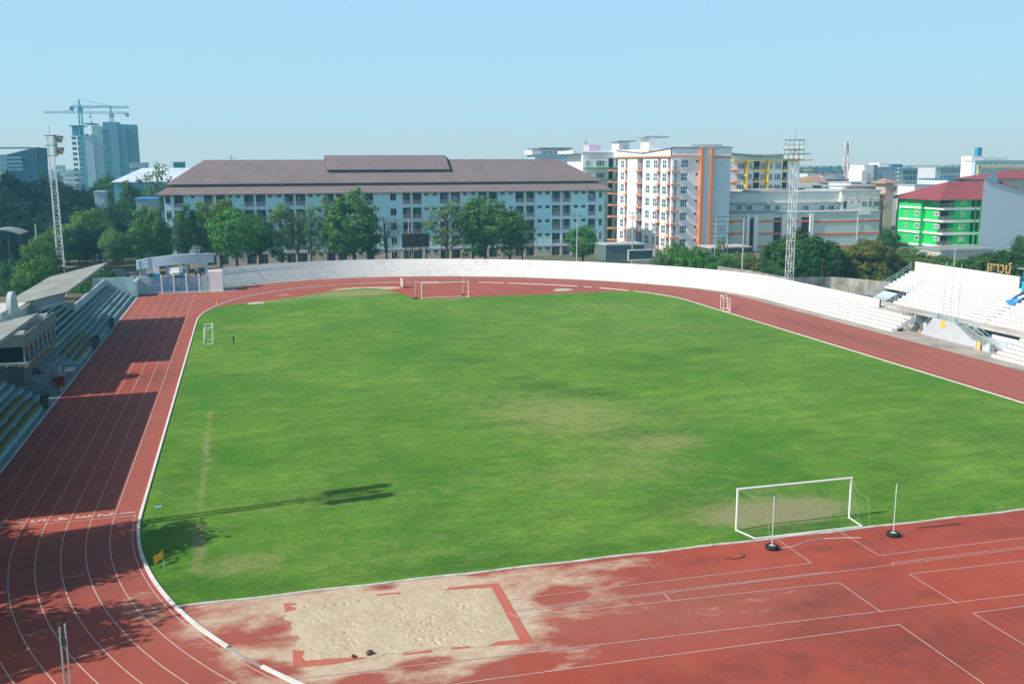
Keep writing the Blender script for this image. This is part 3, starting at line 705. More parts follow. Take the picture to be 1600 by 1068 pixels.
mb = MB(); mb.box(-24, -19.9, 94.3, 109.0, 0, 3.2); mb.build('base_wall', mat('booth_base', (.10, .15, .17), .9, .5, .4), bo)
mb = MB(); rr = random.Random(3)
for i in range(220):
    t_ = i/219; y = 108.8-15.5*t_; z = 3.35-.22*abs(math.sin(t_*PI*7)); x = -19.3+rr.uniform(-.08, .08); s_ = .13
    if t_ > .94: x -= (t_-.94)*50; y = 93.8
    a = Vector((rr.uniform(-1, 1), rr.uniform(-1, 1), rr.uniform(-1, 1))).normalized()*s_; b_ = Vector((rr.uniform(-1, 1), rr.uniform(-1, 1), rr.uniform(-1, 1))).normalized()*s_
    c0 = Vector((x, y, z)); mb.q(c0-a, c0+b_, c0+a, c0-b_)
tag(mb.build('garland', mat('garland_orange', (.55, .22, .015), .7, .5, 6)), 'orange flower garland strung along the ledge below the dark booth windows', 'garland')
for y, lb in ((96.2, 'nearer white air conditioner on the grey booth roof'), (106.8, 'farther white air conditioner on the grey booth roof')):
    t = thing('air_conditioner', lb, 'air conditioner', (-20.3, y, 5.5)); mb = MB(); mb.box(-20.7, -19.9, y-.45, y+.45, 5.5, 6.0); mb.build('casing', M_WHITE, t)
    mb = MB(); mb.tube([(-20.3, y, 6.0), (-20.3, y, 6.05)], .3, 12); mb.build('fan_grille', M_DARKMETAL, t)
# white arched building behind the booth
ar = thing('gatehouse', 'small white building with a round arched crest rising behind the left booth', 'building', (-23.5, 101.5, 0))
mb = MB(); mb.box(-27, -21.7, 96.0, 103.6, 0, 7.1); mb.box(-27, -21.9, 104.0, 108.6, 0, 7.0)
mb.box(-27.05, -21.6, 95.9, 98.4, 7.1, 7.7)
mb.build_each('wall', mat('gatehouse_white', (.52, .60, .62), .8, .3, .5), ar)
mb = MB(); n = 20; pr = [(100.7+1.55*math.cos(PI*i/n), 7.3+1.75*math.sin(PI*i/n)) for i in range(n+1)]+[(99.15, 6.0), (102.25, 6.0)]
k = len(pr); mb.v += [(-21.5, y, z) for y, z in pr]+[(-21.9, y, z) for y, z in pr]; mb.f += [tuple(range(k)), tuple(2*k-1-i for i in range(k))]; mb.m += [0, 0]
for i in range(k): mb.f.append((i, (i+1) % k, k+(i+1) % k, k+i)); mb.m.append(0)
mb.build('arch', MATS['gatehouse_white'], ar)
mb = MB(); mb.box(-21.68, -21.6, 99.8, 101.6, 5.5, 6.9); mb.build('window', M_GLASS, ar)
mb = MB(); mb.box(-21.68, -21.6, 102.2, 108.4, 6.7, 6.95); mb.box(-24, -21.9, 102.6, 107.9, 7.0, 7.05); mb.build('parapet_cap', mat('cap_tan', (.55, .45, .33), .9, .9, 1.5, dirt=(.7, .7, .68)), ar)
# stairs of the booth, table, red flowers, bins and railings on the walk
t = thing('steps', 'dark steep steps leading up to the booth from the left walk', 'steps', (-18.9, 98.5, 0))
mb = MB()
for i in range(9): mb.box(-18.3-i*.18, -18.3-(i+1)*.18+.02, 97.5, 99.3, 0, .22*(i+1))
mb.build('flight', mat('step_dark', (.05, .07, .09), .9), t)
mb = MB(); mb.box(-20, -18.2, 99.3, 99.6, 0, 2.3); mb.box(-20, -18.2, 97.1, 97.4, 0, 1.6); mb.box(-19.9, -18.0, 99.6, 101.6, 0, 1.8); mb.build_each('cheek_wall', mat('step_wall', (.22, .30, .32), .85), t)
t = thing('table', 'small white table standing on the shaded walk by the left stand', 'table', (-17.6, 103.5, 0))
mb = MB(); mb.box(-18.1, -17.2, 102.7, 104.6, .72, .76); mb.build('tabletop', M_WHITE, t)
for x in (-18, -17.3):
    for y in (102.8, 104.5): mb = MB(); mb.tube([(x, y, 0), (x, y, .72)], .025); mb.build('leg', M_GALV, t)
mb = MB(); rr = random.Random(5)
for i in range(260):
    c0 = Vector((-17.5+rr.gauss(0, .22), 97.0+rr.gauss(0, .35), .95+rr.gauss(0, .25))); a = Vector((rr.uniform(-1, 1), rr.uniform(-1, 1), rr.uniform(-1, 1))).normalized()*.14; b_ = a.cross(Vector((rr.random(), rr.random(), rr.random()))).normalized()*.14
    mb.q(c0-a, c0+b_, c0+a, c0-b_)
t = thing('potted_flowers', 'crimson flower bunch in a pot beside the booth steps', 'flowers', (-17.5, 97, 0)); mb.build('flowers', mat('red_flowers', (.42, .012, .05), .7, .4, 5), t)
mb = MB(); mb.tube([(-17.5, 97, 0), (-17.5, 97, .9)], .16, 10); mb.build('pot', M_CONC, t)
for (x, y), lb in zip(((-17.45, 134.5), (-17.45, 119.3), (-17.5, 121.2), (-17.6, 90.2)), ('dark bin farthest along the left walk near the lit rows', 'nearer dark bin of the pair on the left walk', 'farther dark bin of the pair on the left walk', 'dark upright bin by the railing at the near end of the booth')):
    t = thing('bin', lb, 'bin', (x, y, 0), 'dark bins along the left walk')
    mb = MB(); mb.box(x-.3, x+.3, y-.3, y+.3, .08, 1.05); mb.build('body', M_DARKMETAL, t); mb = MB(); mb.box(x-.33, x+.33, y-.33, y+.33, 1.05, 1.14); mb.build('lid', M_RUBBER, t)
t = thing('railing', 'dark stepped railing at the near end of the booth in the left stand', 'railing', (-20, 93.6, 0))
mb = MB()
pts = [(-23.0, 93.5, 3.1), (-21.5, 93.5, 2.2), (-19.6, 93.5, 2.0), (-18.0, 93.5, 1.0)]
for o_ in (0, .45, .9): mb.tube([(x, y, z-.9+o_+.05) for x, y, z in pts], .03)
for i in range(15):
    f = i/14*3; j = min(int(f), 2); w = f-j; p = Vector(pts[j]).lerp(Vector(pts[j+1]), w); mb.tube([(p.x, p.y, p.z-.85), (p.x, p.y, p.z+.05)], .018, 4)
mb.build('rails', M_DARKMETAL, t)

# ------------------------------------------------------------------ entrance gate in the far left corner
gt = thing('entrance_gate', 'pale entrance gate with a bowed roof beam and square columns at the far left corner', 'gate', (-10, 170, 0))
def arc_y(x): return 172.6-1.9*(1-((x+10)/8)**2)*1.0
mb = MB(); xs = frange(-17.8, -5.4, 24)
for a, b_ in zip(xs, xs[1:]):
    ya, yb = arc_y(a)-.2, arc_y(b_)-.2
    da, db = [-1.0*((min(x_+8.5, 0))/9.3)**2 for x_ in (a, b_)]
    mb.hexa([(a, ya, 4.55+da), (b_, yb, 4.55+db), (b_, yb+1.6, 4.55+db), (a, ya+1.6, 4.55+da), (a, ya, 6.1+da), (b_, yb, 6.1+db), (b_, yb+1.6, 6.1+db), (a, ya+1.6, 6.1+da)])
GATEP = mat('gate_paint', (.34, .46, .56), .7, .25, .6)
mb.build('beam', GATEP, gt)
for x, w in ((-16.6, .42), (-12.9, .42), (-9.9, .5), (-6.75, .5)):
    mb = MB(); y = arc_y(x)+.4; mb.box(x-w/2, x+w/2, y, y+w, 0, 4.6-1.0*(min(x+8.5, 0)/9.3)**2); mb.build('column', GATEP, gt)
mb = MB(); mb.box(-17.5, -17.1, 172.5, 172.9, 0, 3.6); mb.build('column', GATEP, gt)
fp = [-13.75, -11.85, -9.85, -7.85]
for x in fp:
    mb = MB(); mb.box(x-.11, x+.11, 168.75, 168.97, 0, 2.8); mb.tube([(x, 168.86, 2.8), (x, 168.86, 3.0)], [.16, .08], 8); mb.build('gate_post', M_WHITE, gt)
BL = mat('gate_blue', (.03, .24, .55), .5, .2, 3)
edges = [-15.6]+fp+[-7.6]
for a, b_ in zip(edges[:4], edges[1:5]):
    mb = MB(); n = 14
    for i in range(n+1): x = a+.15+(b_-a-.3)*i/n; mb.box(x-.03, x+.03, 168.83, 168.89, .12, 2.5)
    for z in (.15, .95, 1.7, 2.45): mb.box(a+.12, b_-.12, 168.83, 168.89, z, z+.05)
    mb.build('fence_panel', BL, gt)
mb = MB(); mb.box(-17.6, -15.6, 168.9, 169.3, 0, 2.75); mb.box(-17.75, -17.2, 165.0, 169.3, 0, 2.5); mb.build('side_wall', MATS['parapet_paint_shaded'], gt)
mb = MB(); mb.box(-7.55, -6.8, 168.8, 169.1, 0, 2.7); mb.box(-6.75, -6.5, 168.7, 169.3, 0, 2.9); mb.build('side_wall', MATS['parapet_paint_shaded'], gt)
mb = MB(); mb.box(-6.45, -4.1, 168.75, 171.9, 0, 3.35); tag(mb.build('ticket_booth', M_WHITE), 'plain white block with a sunlit flat top between the gate and the curved terrace', 'booth')
for x, z0, z1, lb in ((-14.6, 1.6, 4.5, 'wider blue and white vertical banner hanging in the left gate opening'), (-10.75, 1.4, 4.7, 'narrow blue and white vertical banner hanging beside the middle gate column')):
    t = thing('banner', lb, 'banner', (x, 171.2, z0)); w = .5 if x < -12 else .28
    mb = MB(); mb.q((x-w, 171.2, z0+1.2), (x+w, 171.25, z0+.9), (x+w, 171.2, z1-.4), (x-w, 171.2, z1)); mb.build('cloth', M_WHITE, t)
    mb = MB(); mb.q((x-w, 171.17, z0+.7), (x+w, 171.2, z0+.5), (x+w, 171.17, z1-1.6), (x-w, 171.17, z0+1.5)); mb.build('blue_field', mat('banner_sky', (.03, .35, .62), .7), t)
    mb = MB(); mb.q((x-w, 171.19, z0-.3), (x+w, 171.19, z0-.3), (x+w, 171.19, z0+.6), (x-w, 171.19, z0+.8)); mb.build('portrait_field', mat('banner_tan', (.55, .42, .36), .8, .9, 3), t)
# wall linking the stand to the gate
mb = MB(); mb.box(-24.0, -17.8, 167.0, 167.25, 0, 3.0); tag(mb.build('boundary_wall', MATS['parapet_paint_shaded']), 'pale wall joining the end of the left stand to the entrance gate', 'wall')

# ------------------------------------------------------------------ goals and small sports gear
def goal(name, x, y, w, h, depth, ry, label, net=True, r=.06, style='full'):
    g_ = thing(name, label, 'goal', (x, y, 0)); s = ry      # s=+1: net towards +y, -1 towards -y
    mb = MB(); mb.tube([(x, y, 0), (x, y, h)], r, 8); mb.tube([(x+w, y, 0), (x+w, y, h)], r, 8); mb.build('post', M_WHITE, g_)
    mb = MB(); mb.tube([(x-r, y, h), (x+w+r, y, h)], r, 8); mb.build('crossbar', M_WHITE, g_)
    mb = MB(); d = depth*s
    mb.tube([(x, y, .05), (x+.4, y+d, .05), (x+w-.1, y+d, .05), (x+w, y, .05)], .045, 6); mb.build('ground_frame', M_WHITE, g_)
    if net:
        mb = MB(); tr = .0018
        for i in range(0, 38, 3):
            X = x+w*i/37; sag = .25*math.sin(PI*i/37)
            mb.tube([(X, y, h), (X, y+d*.25, h-.35-sag), (X+.05, y+d*.75, h*.35-.1), (X, y+d, .05)], tr, 3, cap=False)
        for k in range(0, 9, 2):
            t_ = k/9; pts = []
            for i in range(0, 38, 3):
                X = x+w*i/37; sag = .25*math.sin(PI*i/37); P_ = [Vector((X, y, h)), Vector((X, y+d*.25, h-.35-sag)), Vector((X, y+d*.75, h*.35-.1)), Vector((X, y+d, .05))]
                f = t_*3; j = min(int(f), 2); pts.append(P_[j].lerp(P_[j+1], f-j))
            mb.tube(pts, tr, 3, cap=False)
        for X in (x, x+w):
            for k in range(8):
                z = h*(1-k/8); mb.tube([(X, y, z), (X, y+d*(1-z/h*.75), max(z-.4, .05))], tr, 3, cap=False)
                if k: mb.tube([(X, y+d*k/8, .05), (X, y+d*k/8, max(.1, h*(1-k/8)-.2))], tr, 3, cap=False)
        mb.tube([(x+.2, y, h), (x+1.3, y+d*.6, h-.85), (x+1.35, y+d, .05)], .012, 4, cap=False); mb.tube([(x+w, y, h), (x+w+.15, y+d*.35, h-.75), (x+w+.6, y+d*.6, h-1.0), (x+w+.4, y+d, .05)], .01, 4, cap=False)
        mb.build('net', mat('net_cord', (.38, .46, .34), .8), g_)
    return g_
goal('goal', 26.35, 47.95, 7.42, 2.5, 1.45, -1, 'large white football goal standing on the near edge of the grass')
goal('goal', 25.95, 149.1, 7.5, 2.5, 1.3, 1, 'distant white football goal on the far edge of the grass pitch', net=False)
def small_goal(x, y, rz, label):
    g_ = thing('small_goal', label, 'goal', (x, y, 0)); g_.rotation_euler = (0, 0, rz)
    def bl(name, *paths):
        mb = MB()
        for p in paths: mb.tube([(a+x, b_+y, c_) for a, b_, c_ in p], .05, 6)
        o = mb.build(name, M_WHITE, g_)
    bl('front_frame', [(-1.5, 0, 0), (-1.5, 0, 2.0), (1.5, 0, 2.0), (1.5, 0, 0)])
    bl('back_frame', [(-1.5, 1.0, 0), (-1.5, .9, 1.9), (-1.5, 0, 2.0)], [(1.5, 1.0, 0), (1.5, .9, 1.9), (1.5, 0, 2.0)], [(-1.5, 0, .05), (-1.5, 1.0, .05), (1.5, 1.0, .05), (1.5, 0, .05)])
    mb = MB()
    for i in range(8): X = -1.5+3*i/7; mb.tube([(X+x, y, 2.0), (X+x, y+.8, 1.2), (X+x, y+1.0, .05)], .008, 3, cap=False)
    for z in (.5, 1.0, 1.5): mb.tube([(x-1.5, y+.95, z), (x+1.5, y+.95, z)], .008, 3, cap=False)
    mb.build('net', M_WHITE, g_)
small_goal(-4.4, 119.7, -PI/2+PI, 'small white training goal near the left edge of the pitch')
small_goal(65.3, 125.5, -PI/2-.35, 'small white training goal standing on the track at the right of the pitch')
def tyre_post(x, y, h, label, sc=1):
    g_ = thing('marker_post', label, 'post', (x, y, 0), 'poles standing in tyre bases')
    n = 20; mb = MB(); prof = [(.20, 0), (.33, .01), (.385, .09), (.38, .19), (.30, .25), (.20, .24), (.19, .12)]
    for i in range(n):
        a = 2*PI*i/n
        for r_, z in prof: mb.v.append((x+r_*sc*math.cos(a), y+r_*sc*math.sin(a), z))
    k = len(prof)
    for i in range(n):
        for j in range(k-1): a = i*k+j; b_ = ((i+1) % n)*k+j; mb.f.append((a, b_, b_+1, a+1)); mb.m.append(0)
    mb.build('tyre', M_RUBBER, g_, smooth=True)
    mb = MB(); mb.tube([(x, y, .02), (x, y, .20)], .21*sc, 14); mb.build('concrete_fill', M_CONC_L, g_)
    mb = MB(); mb.tube([(x, y, .18), (x, y, h)], .028, 6); mb.build('pole', M_POLEPAINT, g_)
    return g_
tyre_post(26.95, 45.0, 3.05, 'white pole in a black tyre base just left behind the big goal')
tyre_post(34.5, 44.8, 3.1, 'white pole in a black tyre base right of the big goal')
tyre_post(25.1, 149.7, 3.0, 'far pole in a tyre base beside the left post of the distant goal', .9)
tyre_post(33.1, 151.4, 3.0, 'far pole in a tyre base behind the right post of the distant goal', .9)
def corner_flag(x, y, h, label, rz, w):
    g_ = thing('corner_flag', label, 'flag', (x, y, 0), 'corner flags')
    mb = MB(); mb.tube([(x, y, 0), (x, y, h)], .013, 6); mb.build('pole', M_POLEPAINT, g_)
    mb = MB(); c_, s_ = math.cos(rz), math.sin(rz)
    G_ = []
    for i in range(6):
        for j in range(4):
            u = i/5*w; v = h-.02-(.42*j/3)-.10*u-i*.035*(1-j/3); off = .05*math.sin(u*9+j); mb.v.append((x+u*c_-off*s_, y+u*s_+off*c_, v-.15*u*j))
    for i in range(5):
        for j in range(3): a = i*4+j; mb.f.append((a, a+4, a+5, a+1)); mb.m.append(0)
    mb.build('flag_cloth', mat('flag_yellow', (.85, .42, .02), .6, .25, 4), g_, smooth=True)
corner_flag(-5.0, 51.0, 1.15, 'yellow corner flag at the near left corner of the grass', 3.6, .5)
corner_flag(62.3, 144.9, 1.6, 'yellow corner flag at the far right corner of the grass', 3.3, .55)
mb = MB(); mb.tube([(-4.7, 153.2, 0), (-4.7, 153.2, .55)], [.22, .05], 10); mb.box(-4.95, -4.45, 152.95, 153.45, 0, .04); tag(mb.build('traffic_cone', MATS['orange']), 'small orange cone on the track near the far left entrance gate', 'cone')
mb = MB(); mb.tube([(-2.0, 117.2, 0), (-2.0, 117.2, .75)], .07, 8); mb.box(-2.12, -1.88, 117.1, 117.3, .7, .95); tag(mb.build('short_post', M_DARKMETAL), 'short dark post on the grass right of the left training goal', 'post')
mb = MB()
for i in range(6):
    for j in range(4): mb.v.append((-6.3+i*.09, 61.1+j*.1, .03+.05*noise.noise(Vector((i*.7, j*.9, 1)))))
for i in range(5):
    for j in range(3): a = i*4+j; mb.f.append((a, a+4, a+5, a+1)); mb.m.append(0)
tag(mb.build('plastic_sheet', mat('cyan_plastic', (.15, .55, .60), .4)), 'small pale cyan plastic sheet lying on the grass beside the long kerb', 'litter')
# rope, bar and bent hose lying behind the goal
mb = MB(); pts = [(27.3, 44.95), (28.3, 45.0), (29.2, 45.35), (30.4, 45.5), (31.6, 45.3), (32.6, 45.05)]
mb.tube([(x, y, .025) for x, y in pts], .022, 5); tag(mb.build('rope', mat('rope_white', (.72, .66, .60), .8)), 'long pale rope lying in a slight arc on the track behind the goal', 'rope')
mb = MB(); mb.tube([(36.6, 45.45, .03), (39.5, 45.35, .03)], .03, 6); tag(mb.build('metal_bar', M_DARKMETAL), 'thin dark bar lying on the track near the right grass edge', 'bar')
mb = MB(); mb.tube([(23.85, 44.45, .03), (24.4, 44.25, .03), (24.9, 44.35, .03), (25.1, 44.75, .03), (24.95, 45.15, .03)], .025, 6); tag(mb.build('hose', M_DARKMETAL), 'bent piece of dark hose lying on the track left of the tyre posts', 'hose')
# white standing board and discs of the far D
t = thing('hurdle', 'white barred hurdle standing by the far sand area', 'hurdle', (25.3, 164.6, 0)); mb = MB()
for y in (163.6, 165.6): mb.box(25.25, 25.33, y-.04, y+.04, 0, 1.5)
for z in (.35, .8, 1.25): mb.box(25.24, 25.34, 163.6, 165.6, z, z+.22)
mb.build('board', M_WHITE, t); mb = MB(); mb.box(25.3, 26.1, 163.55, 163.65, 0, .08); mb.box(25.3, 26.1, 165.55, 165.65, 0, .08); mb.build('foot', M_DARKMETAL, t)
for (x, y, r_), lb in zip(((50.6, 153.4, 1.6), (1.0, 151.8, 1.2)), ('pale round throwing circle slab on the red far area right of the far goal', 'pale oval slab on the red surface near the far left grass corner')):
    mb = MB(); mb.tube([(x, y, 0), (x, y, .06)], r_, 28); tag(mb.build('throwing_circle', M_CONC_L), lb, 'throwing circle')
# foreground lamp posts (paired pipes) at the bottom left
t = thing('pipe_post', 'pair of thin grey pipes with small brackets rising at the bottom left corner', 'post', (-6.6, 33, 0))
for dx in (-.07, .10): mb = MB(); mb.tube([(-6.55+dx, 33, 0), (-6.55+dx, 33, 5.8+dx*.5)], .032, 8); mb.build('pipe', M_GALV, t)
mb = MB(); mb.tube([(-6.62, 33, 5.5), (-6.45, 33, 5.5)], .03, 6); mb.tube([(-6.62, 33, 5.2), (-6.45, 33, 5.2)], .03, 6); mb.tube([(-6.68, 33, 5.7), (-6.68, 33, 5.86), (-6.58, 33, 5.92)], .02, 5); mb.tube([(-6.38, 33, 5.7), (-6.36, 33, 5.95)], .02, 5); mb.box(-6.6, -6.47, 32.95, 33.05, 5.1, 5.35)
mb.build('bracket', M_DARKMETAL, t)

# ------------------------------------------------------------------ sand pit
sp = thing('sand_pit', 'rectangular long jump sand pit with salmon border in the near foreground', 'sand pit', (6.2, 42, 0))
m, nt, b, out = newmat('sand')
c = mixc(nt, noise_fac(nt, .7, 8, .75, None, .35, .65), (.66, .56, .39), (.54, .44, .29)); c = mixc(nt, math_(nt, 'MULTIPLY', noise_fac(nt, 6, 6, .85, None, .55, .70), .55), c, (.26, .19, .11))
nt.links.new(c, b.inputs['Base Color']); b.inputs['Roughness'].default_value = .95; bump(nt, b, noise_fac(nt, 9, 6, .8, None, .2, .8), .8, .05)
mb = MB(); nx, ny = 200, 130; A = (1.35, 45.05); B = (10.95, 44.35); C = (10.85, 38.75); D = (1.55, 39.45)
rr = random.Random(11); prints = [(rr.random(), rr.random(), rr.uniform(.05, .11)) for _ in range(360)]
cells = {}
for u, v, s_ in prints:
    if 1.0 > u+0*v: cells.setdefault((int(u*20), int(v*12)), []).append((u*9.4, v*5.7, s_))
for j in range(ny+1):
    for i in range(nx+1):
        u, v = i/nx, j/ny
        x = (D[0]*(1-u)+C[0]*u)*(1-v)+(A[0]*(1-u)+B[0]*u)*v; y = (D[1]*(1-u)+C[1]*u)*(1-v)+(A[1]*(1-u)+B[1]*u)*v
        x += -(1-u)**5*.55*max(0, .5+1.6*fbm(1.3, y, .9, 4, 6))+u**6*.10*fbm(2.0, y, 1.5, 3, 6); y += -(1-v)**6*.50*max(0, .35+1.7*fbm(x, 7.7, .6, 4, 6))*(1-sm(.82, .98, u))+v**6*.35*max(0, .3+1.6*fbm(x, 3.1, .6, 4, 9))*(1-sm(.80, .95, u))
        h = .05+.05*fbm(x, y, .5, 3, 2)+.035*fbm(x, y, 3.0, 3, 4)
        dens = sm(-.25, .35, fbm(x, y, .35, 2, 8)+.05)
        for a in (-1, 0, 1):
            for c_ in (-1, 0, 1):
                for pu, pv, s_ in cells.get((int(u*20)+a, int(v*12)+c_), ()):
                    d = math.hypot(u*9.4-pu, v*5.7-pv)/s_
                    if d < 2.2: h += dens*(-.048*math.exp(-d*d*1.6)+.010*math.exp(-(d-1.4)**2*5))
        e = min(u, 1-u, v, 1-v)*18; h = h*min(1, e)+.012*(1-min(1, e)) + .002
        mb.v.append((x, y, h))
for j in range(ny):
    for i in range(nx): a = j*(nx+1)+i; mb.f.append((a, a+1, a+nx+2, a+nx+1)); mb.m.append(0)
mb.build('sand', m, sp, smooth=True)
mb = MB(); SAL = mat('salmon_rubber', (.50, .125, .085), .8, .35, .8, dirt=(.42, .22, .15))
z0, z1 = 0.0, .022
for poly in ([(10.85, 38.75), (11.35, 38.35), (11.40, 44.75), (10.95, 44.35)], [(8.6, 44.66), (9.6, 44.60), (10.95, 44.36), (11.4, 44.76), (10.0, 44.86), (8.9, 44.88)], [(9.4, 38.55), (11.35, 38.36), (10.85, 38.78), (9.3, 38.85)],
             [(1.0, 39.0), (1.5, 39.35), (1.55, 40.3), (1.05, 40.5)], [(1.0, 38.95), (2.6, 38.80), (4.2, 38.98), (3.1, 39.22), (1.5, 39.4)], [(.9, 44.35), (1.4, 44.4), (1.4, 45.2), (.85, 45.3)], [(5.6, 38.78), (6.9, 38.7), (6.9, 38.86), (5.7, 38.92)], [(5.3, 44.98), (6.4, 44.9), (6.5, 45.02), (5.3, 45.1)], [(7.7, 38.7), (8.6, 38.62), (8.6, 38.8), (7.8, 38.84)]):
    mb.prism(poly, z0, z1)
mb.build_each('border', SAL, sp)
for (x, y, s_), lb in zip(((3.55, 39.15, .10), (4.25, 39.2, .15)), ('smaller dark clod at the front edge of the sand pit', 'larger dark brown clod at the front edge of the sand pit')):
    mb = MB(); bm = bmesh.new(); bmesh.ops.create_icosphere(bm, subdivisions=2, radius=s_)
    for v in bm.verts: v.co *= 1+.35*noise.noise(v.co*7+Vector((x, 0, 0))); v.co.z *= .8
    mb.v = [(v.co.x+x, v.co.y+y, v.co.z+s_*.5+.03) for v in bm.verts]; mb.f = [tuple(v.index for v in f.verts) for f in bm.faces]; mb.m = [0]*len(mb.f); bm.free()
    tag(mb.build('clod', mat('clod', (.10, .06, .035), .95)), lb, 'clod')

# ------------------------------------------------------------------ floodlight towers
def flood_tower(x, y, z1, w0, w1, label, lamps, face, mast_mat):
    t = thing('floodlight_tower', label, 'floodlight', (x, y, 0), 'floodlight towers')
    mb = MB(); n = int(z1/1.15); c = [(-1, -1), (1, -1), (1, 1), (-1, 1)]
    def P(i, k): f = i/n; w = (w0+(w1-w0)*f)/2; return (x+c[k][0]*w, y+c[k][1]*w, z1*f)
    for k in range(4):
        mb.tube([P(0, k), P(n, k)], .052, 4)
        for i in range(n):
            a, b_ = (P(i, k), P(i+1, (k+1) % 4)) if i % 2 else (P(i, (k+1) % 4), P(i+1, k))
            mb.tube([a, b_], .028, 4, cap=False)
            mb.tube([P(i, k), P(i, (k+1) % 4)], .03, 4, cap=False)
    mb.build('lattice_mast', mast_mat, t)
    fx, fy = face; sx, sy = -fy, fx; hw_ = max(abs(l[0]) for l in lamps)+.25
    mb = MB()
    def Q(f, s, z): return (x+fx*f+sx*s, y+fy*f+sy*s, z)
    for zz in (z1-3.0, z1-1.4, z1+.1):
        mb.tube([Q(w1, -hw_, zz), Q(w1, hw_, zz)], .05, 4); mb.tube([Q(-w1, -hw_*.7, zz), Q(-w1, hw_*.7, zz)], .04, 4); mb.tube([Q(w1, -hw_, zz), Q(-w1, -hw_*.7, zz)], .04, 4); mb.tube([Q(w1, hw_, zz), Q(-w1, hw_*.7, zz)], .04, 4)
    for s_ in (-hw_, -hw_/2, 0, hw_/2, hw_): mb.tube([Q(w1, s_, z1-3.0), Q(w1, s_, z1+.25)], .035, 4)
    mb.tube([Q(0, 0, z1), Q(0, 0, z1+1.8)], .025, 4)
    mb.build('head_frame', M_DARKMETAL, t)
    for (s_, dz, r_) in lamps:
        lm = MB(); z = z1+dz; d = Vector((fx, fy, -.38)).normalized(); a = Vector(Q(w1+.12, s_, z))
        lm.tube([a, a+d*.25, a+d*.75], [.12, r_*.65, r_], 12, cap=False)
        h = lm.build('floodlight', M_DARKMETAL, t)
        l2 = MB(); l2.tube([a+d*.70, a+d*.72], r_*.94, 12); l2.build('lens', mat('lamp_lens', (.80, .88, .88), .15, .1, 3, spec=.8), h)
    return t
LM = [(s_, dz, .42) for s_ in (-1.2, -.4, .4, 1.2) for dz in (-2.2, -.7, )]
flood_tower(-28.9, 170, 25.2, .95, .78, 'slim white lattice floodlight tower rising above the left stand roof', [(s_, dz, .60) for s_ in (-.9, .9) for dz in (-2.0, -.2)], (1, 0), MATS['pole_paint'])
flood_tower(px2x(1237, 139), 139, py2z(1239, 220, 139), .95, .85, 'tall lattice floodlight tower behind the white curved terrace on the right', LM, (-.62, -.78), MATS['pole_paint'])
flood_tower(-23.4, 56.4, 25.6, .62, .55, 'lattice floodlight tower beyond the left edge whose shadow crosses the near grass', [(s_, dz, .50) for s_ in (-.95, .95) for dz in (-2.6, -1.7, -.8, .1)]+[(0, -.3, .3)], (1, 0), MATS['pole_paint'])

# ------------------------------------------------------------------ trees
def crown(seed, rx, rz, cz, ncl, per, leaf, clr, hollow=.45, flat=1.0, lowcut=-1.0, smooth=False):
    rr = random.Random(seed); mb = MB(); T = []; cl = []
    while len(cl) < ncl:
        v = Vector((rr.uniform(-1, 1), rr.uniform(-1, 1), rr.uniform(-1, 1)))
        l = v.length
        if l > 1 or l < hollow or v.z < lowcut: continue
        k = 1+(.14 if smooth else .30)*noise.noise(v*1.7+Vector((seed, 0, 0)))
        if not smooth and noise.noise(v*2.3+Vector((0, seed, 3))) < -.32: continue
        cl.append((Vector((v.x*rx*k, v.y*rx*k, cz+v.z*rz*k*(flat if v.z < 0 else 1))), rr.random(), v))
    for c, tt, v in cl:
        r_ = clr*rr.uniform(.65, 1.25); up = .5+.5*v.z
        for _ in range(per):
            d = Vector((rr.gauss(0, 1), rr.gauss(0, 1), rr.gauss(0, .75))).normalized()
            p = c+d*r_*rr.uniform(.45, 1.0); p.z = max(p.z, .1)
            nrm = (d*.9+v*.5+Vector((rr.uniform(-1, 1), rr.uniform(-1, 1), rr.uniform(-.6, 1)))*.7).normalized()
            a = nrm.cross(Vector((rr.uniform(-1, 1), rr.uniform(-1, 1), rr.uniform(-1, 1)))).normalized(); b_ = nrm.cross(a)
            s_ = leaf*rr.uniform(.6, 1.3); a *= s_*.5; b_ *= s_*rr.uniform(.35, .6)
            mb.v += [tuple(p-a), tuple(p+b_), tuple(p+a), tuple(p-b_)]; k_ = len(mb.v); mb.f.append((k_-4, k_-3, k_-2, k_-1)); mb.m.append(0)
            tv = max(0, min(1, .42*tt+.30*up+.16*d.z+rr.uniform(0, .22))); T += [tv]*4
    return mb, T, cl
def trunkmesh(seed, cl, h, r_, nb, base=None):
    rr = random.Random(seed); mb = MB(); pts = []; 
    lean = (rr.uniform(-.3, .3), rr.uniform(-.3, .3))
    for i in range(6): f = i/5; pts.append((lean[0]*f*f*1.5+.08*math.sin(f*7+seed), lean[1]*f*f*1.5, h*f))
    mb.tube(pts, [r_*1.25, r_, r_*.85, r_*.7, r_*.5, r_*.25], 7)
    for c, _, v in rr.sample(cl, min(nb, len(cl))):
        s_ = rr.uniform(.35, .85); a = Vector((lean[0]*s_*s_*1.5, lean[1]*s_*s_*1.5, h*s_))
        if c.z < a.z-.5: a.z = max(.3*h, c.z-1.0)
        m_ = a.lerp(c, .5)+Vector((0, 0, rr.uniform(0, .5)))
        mb.tube([a, m_, c], [r_*.36, r_*.2, r_*.06], 5, cap=False)
    return mb
PROTO = {}
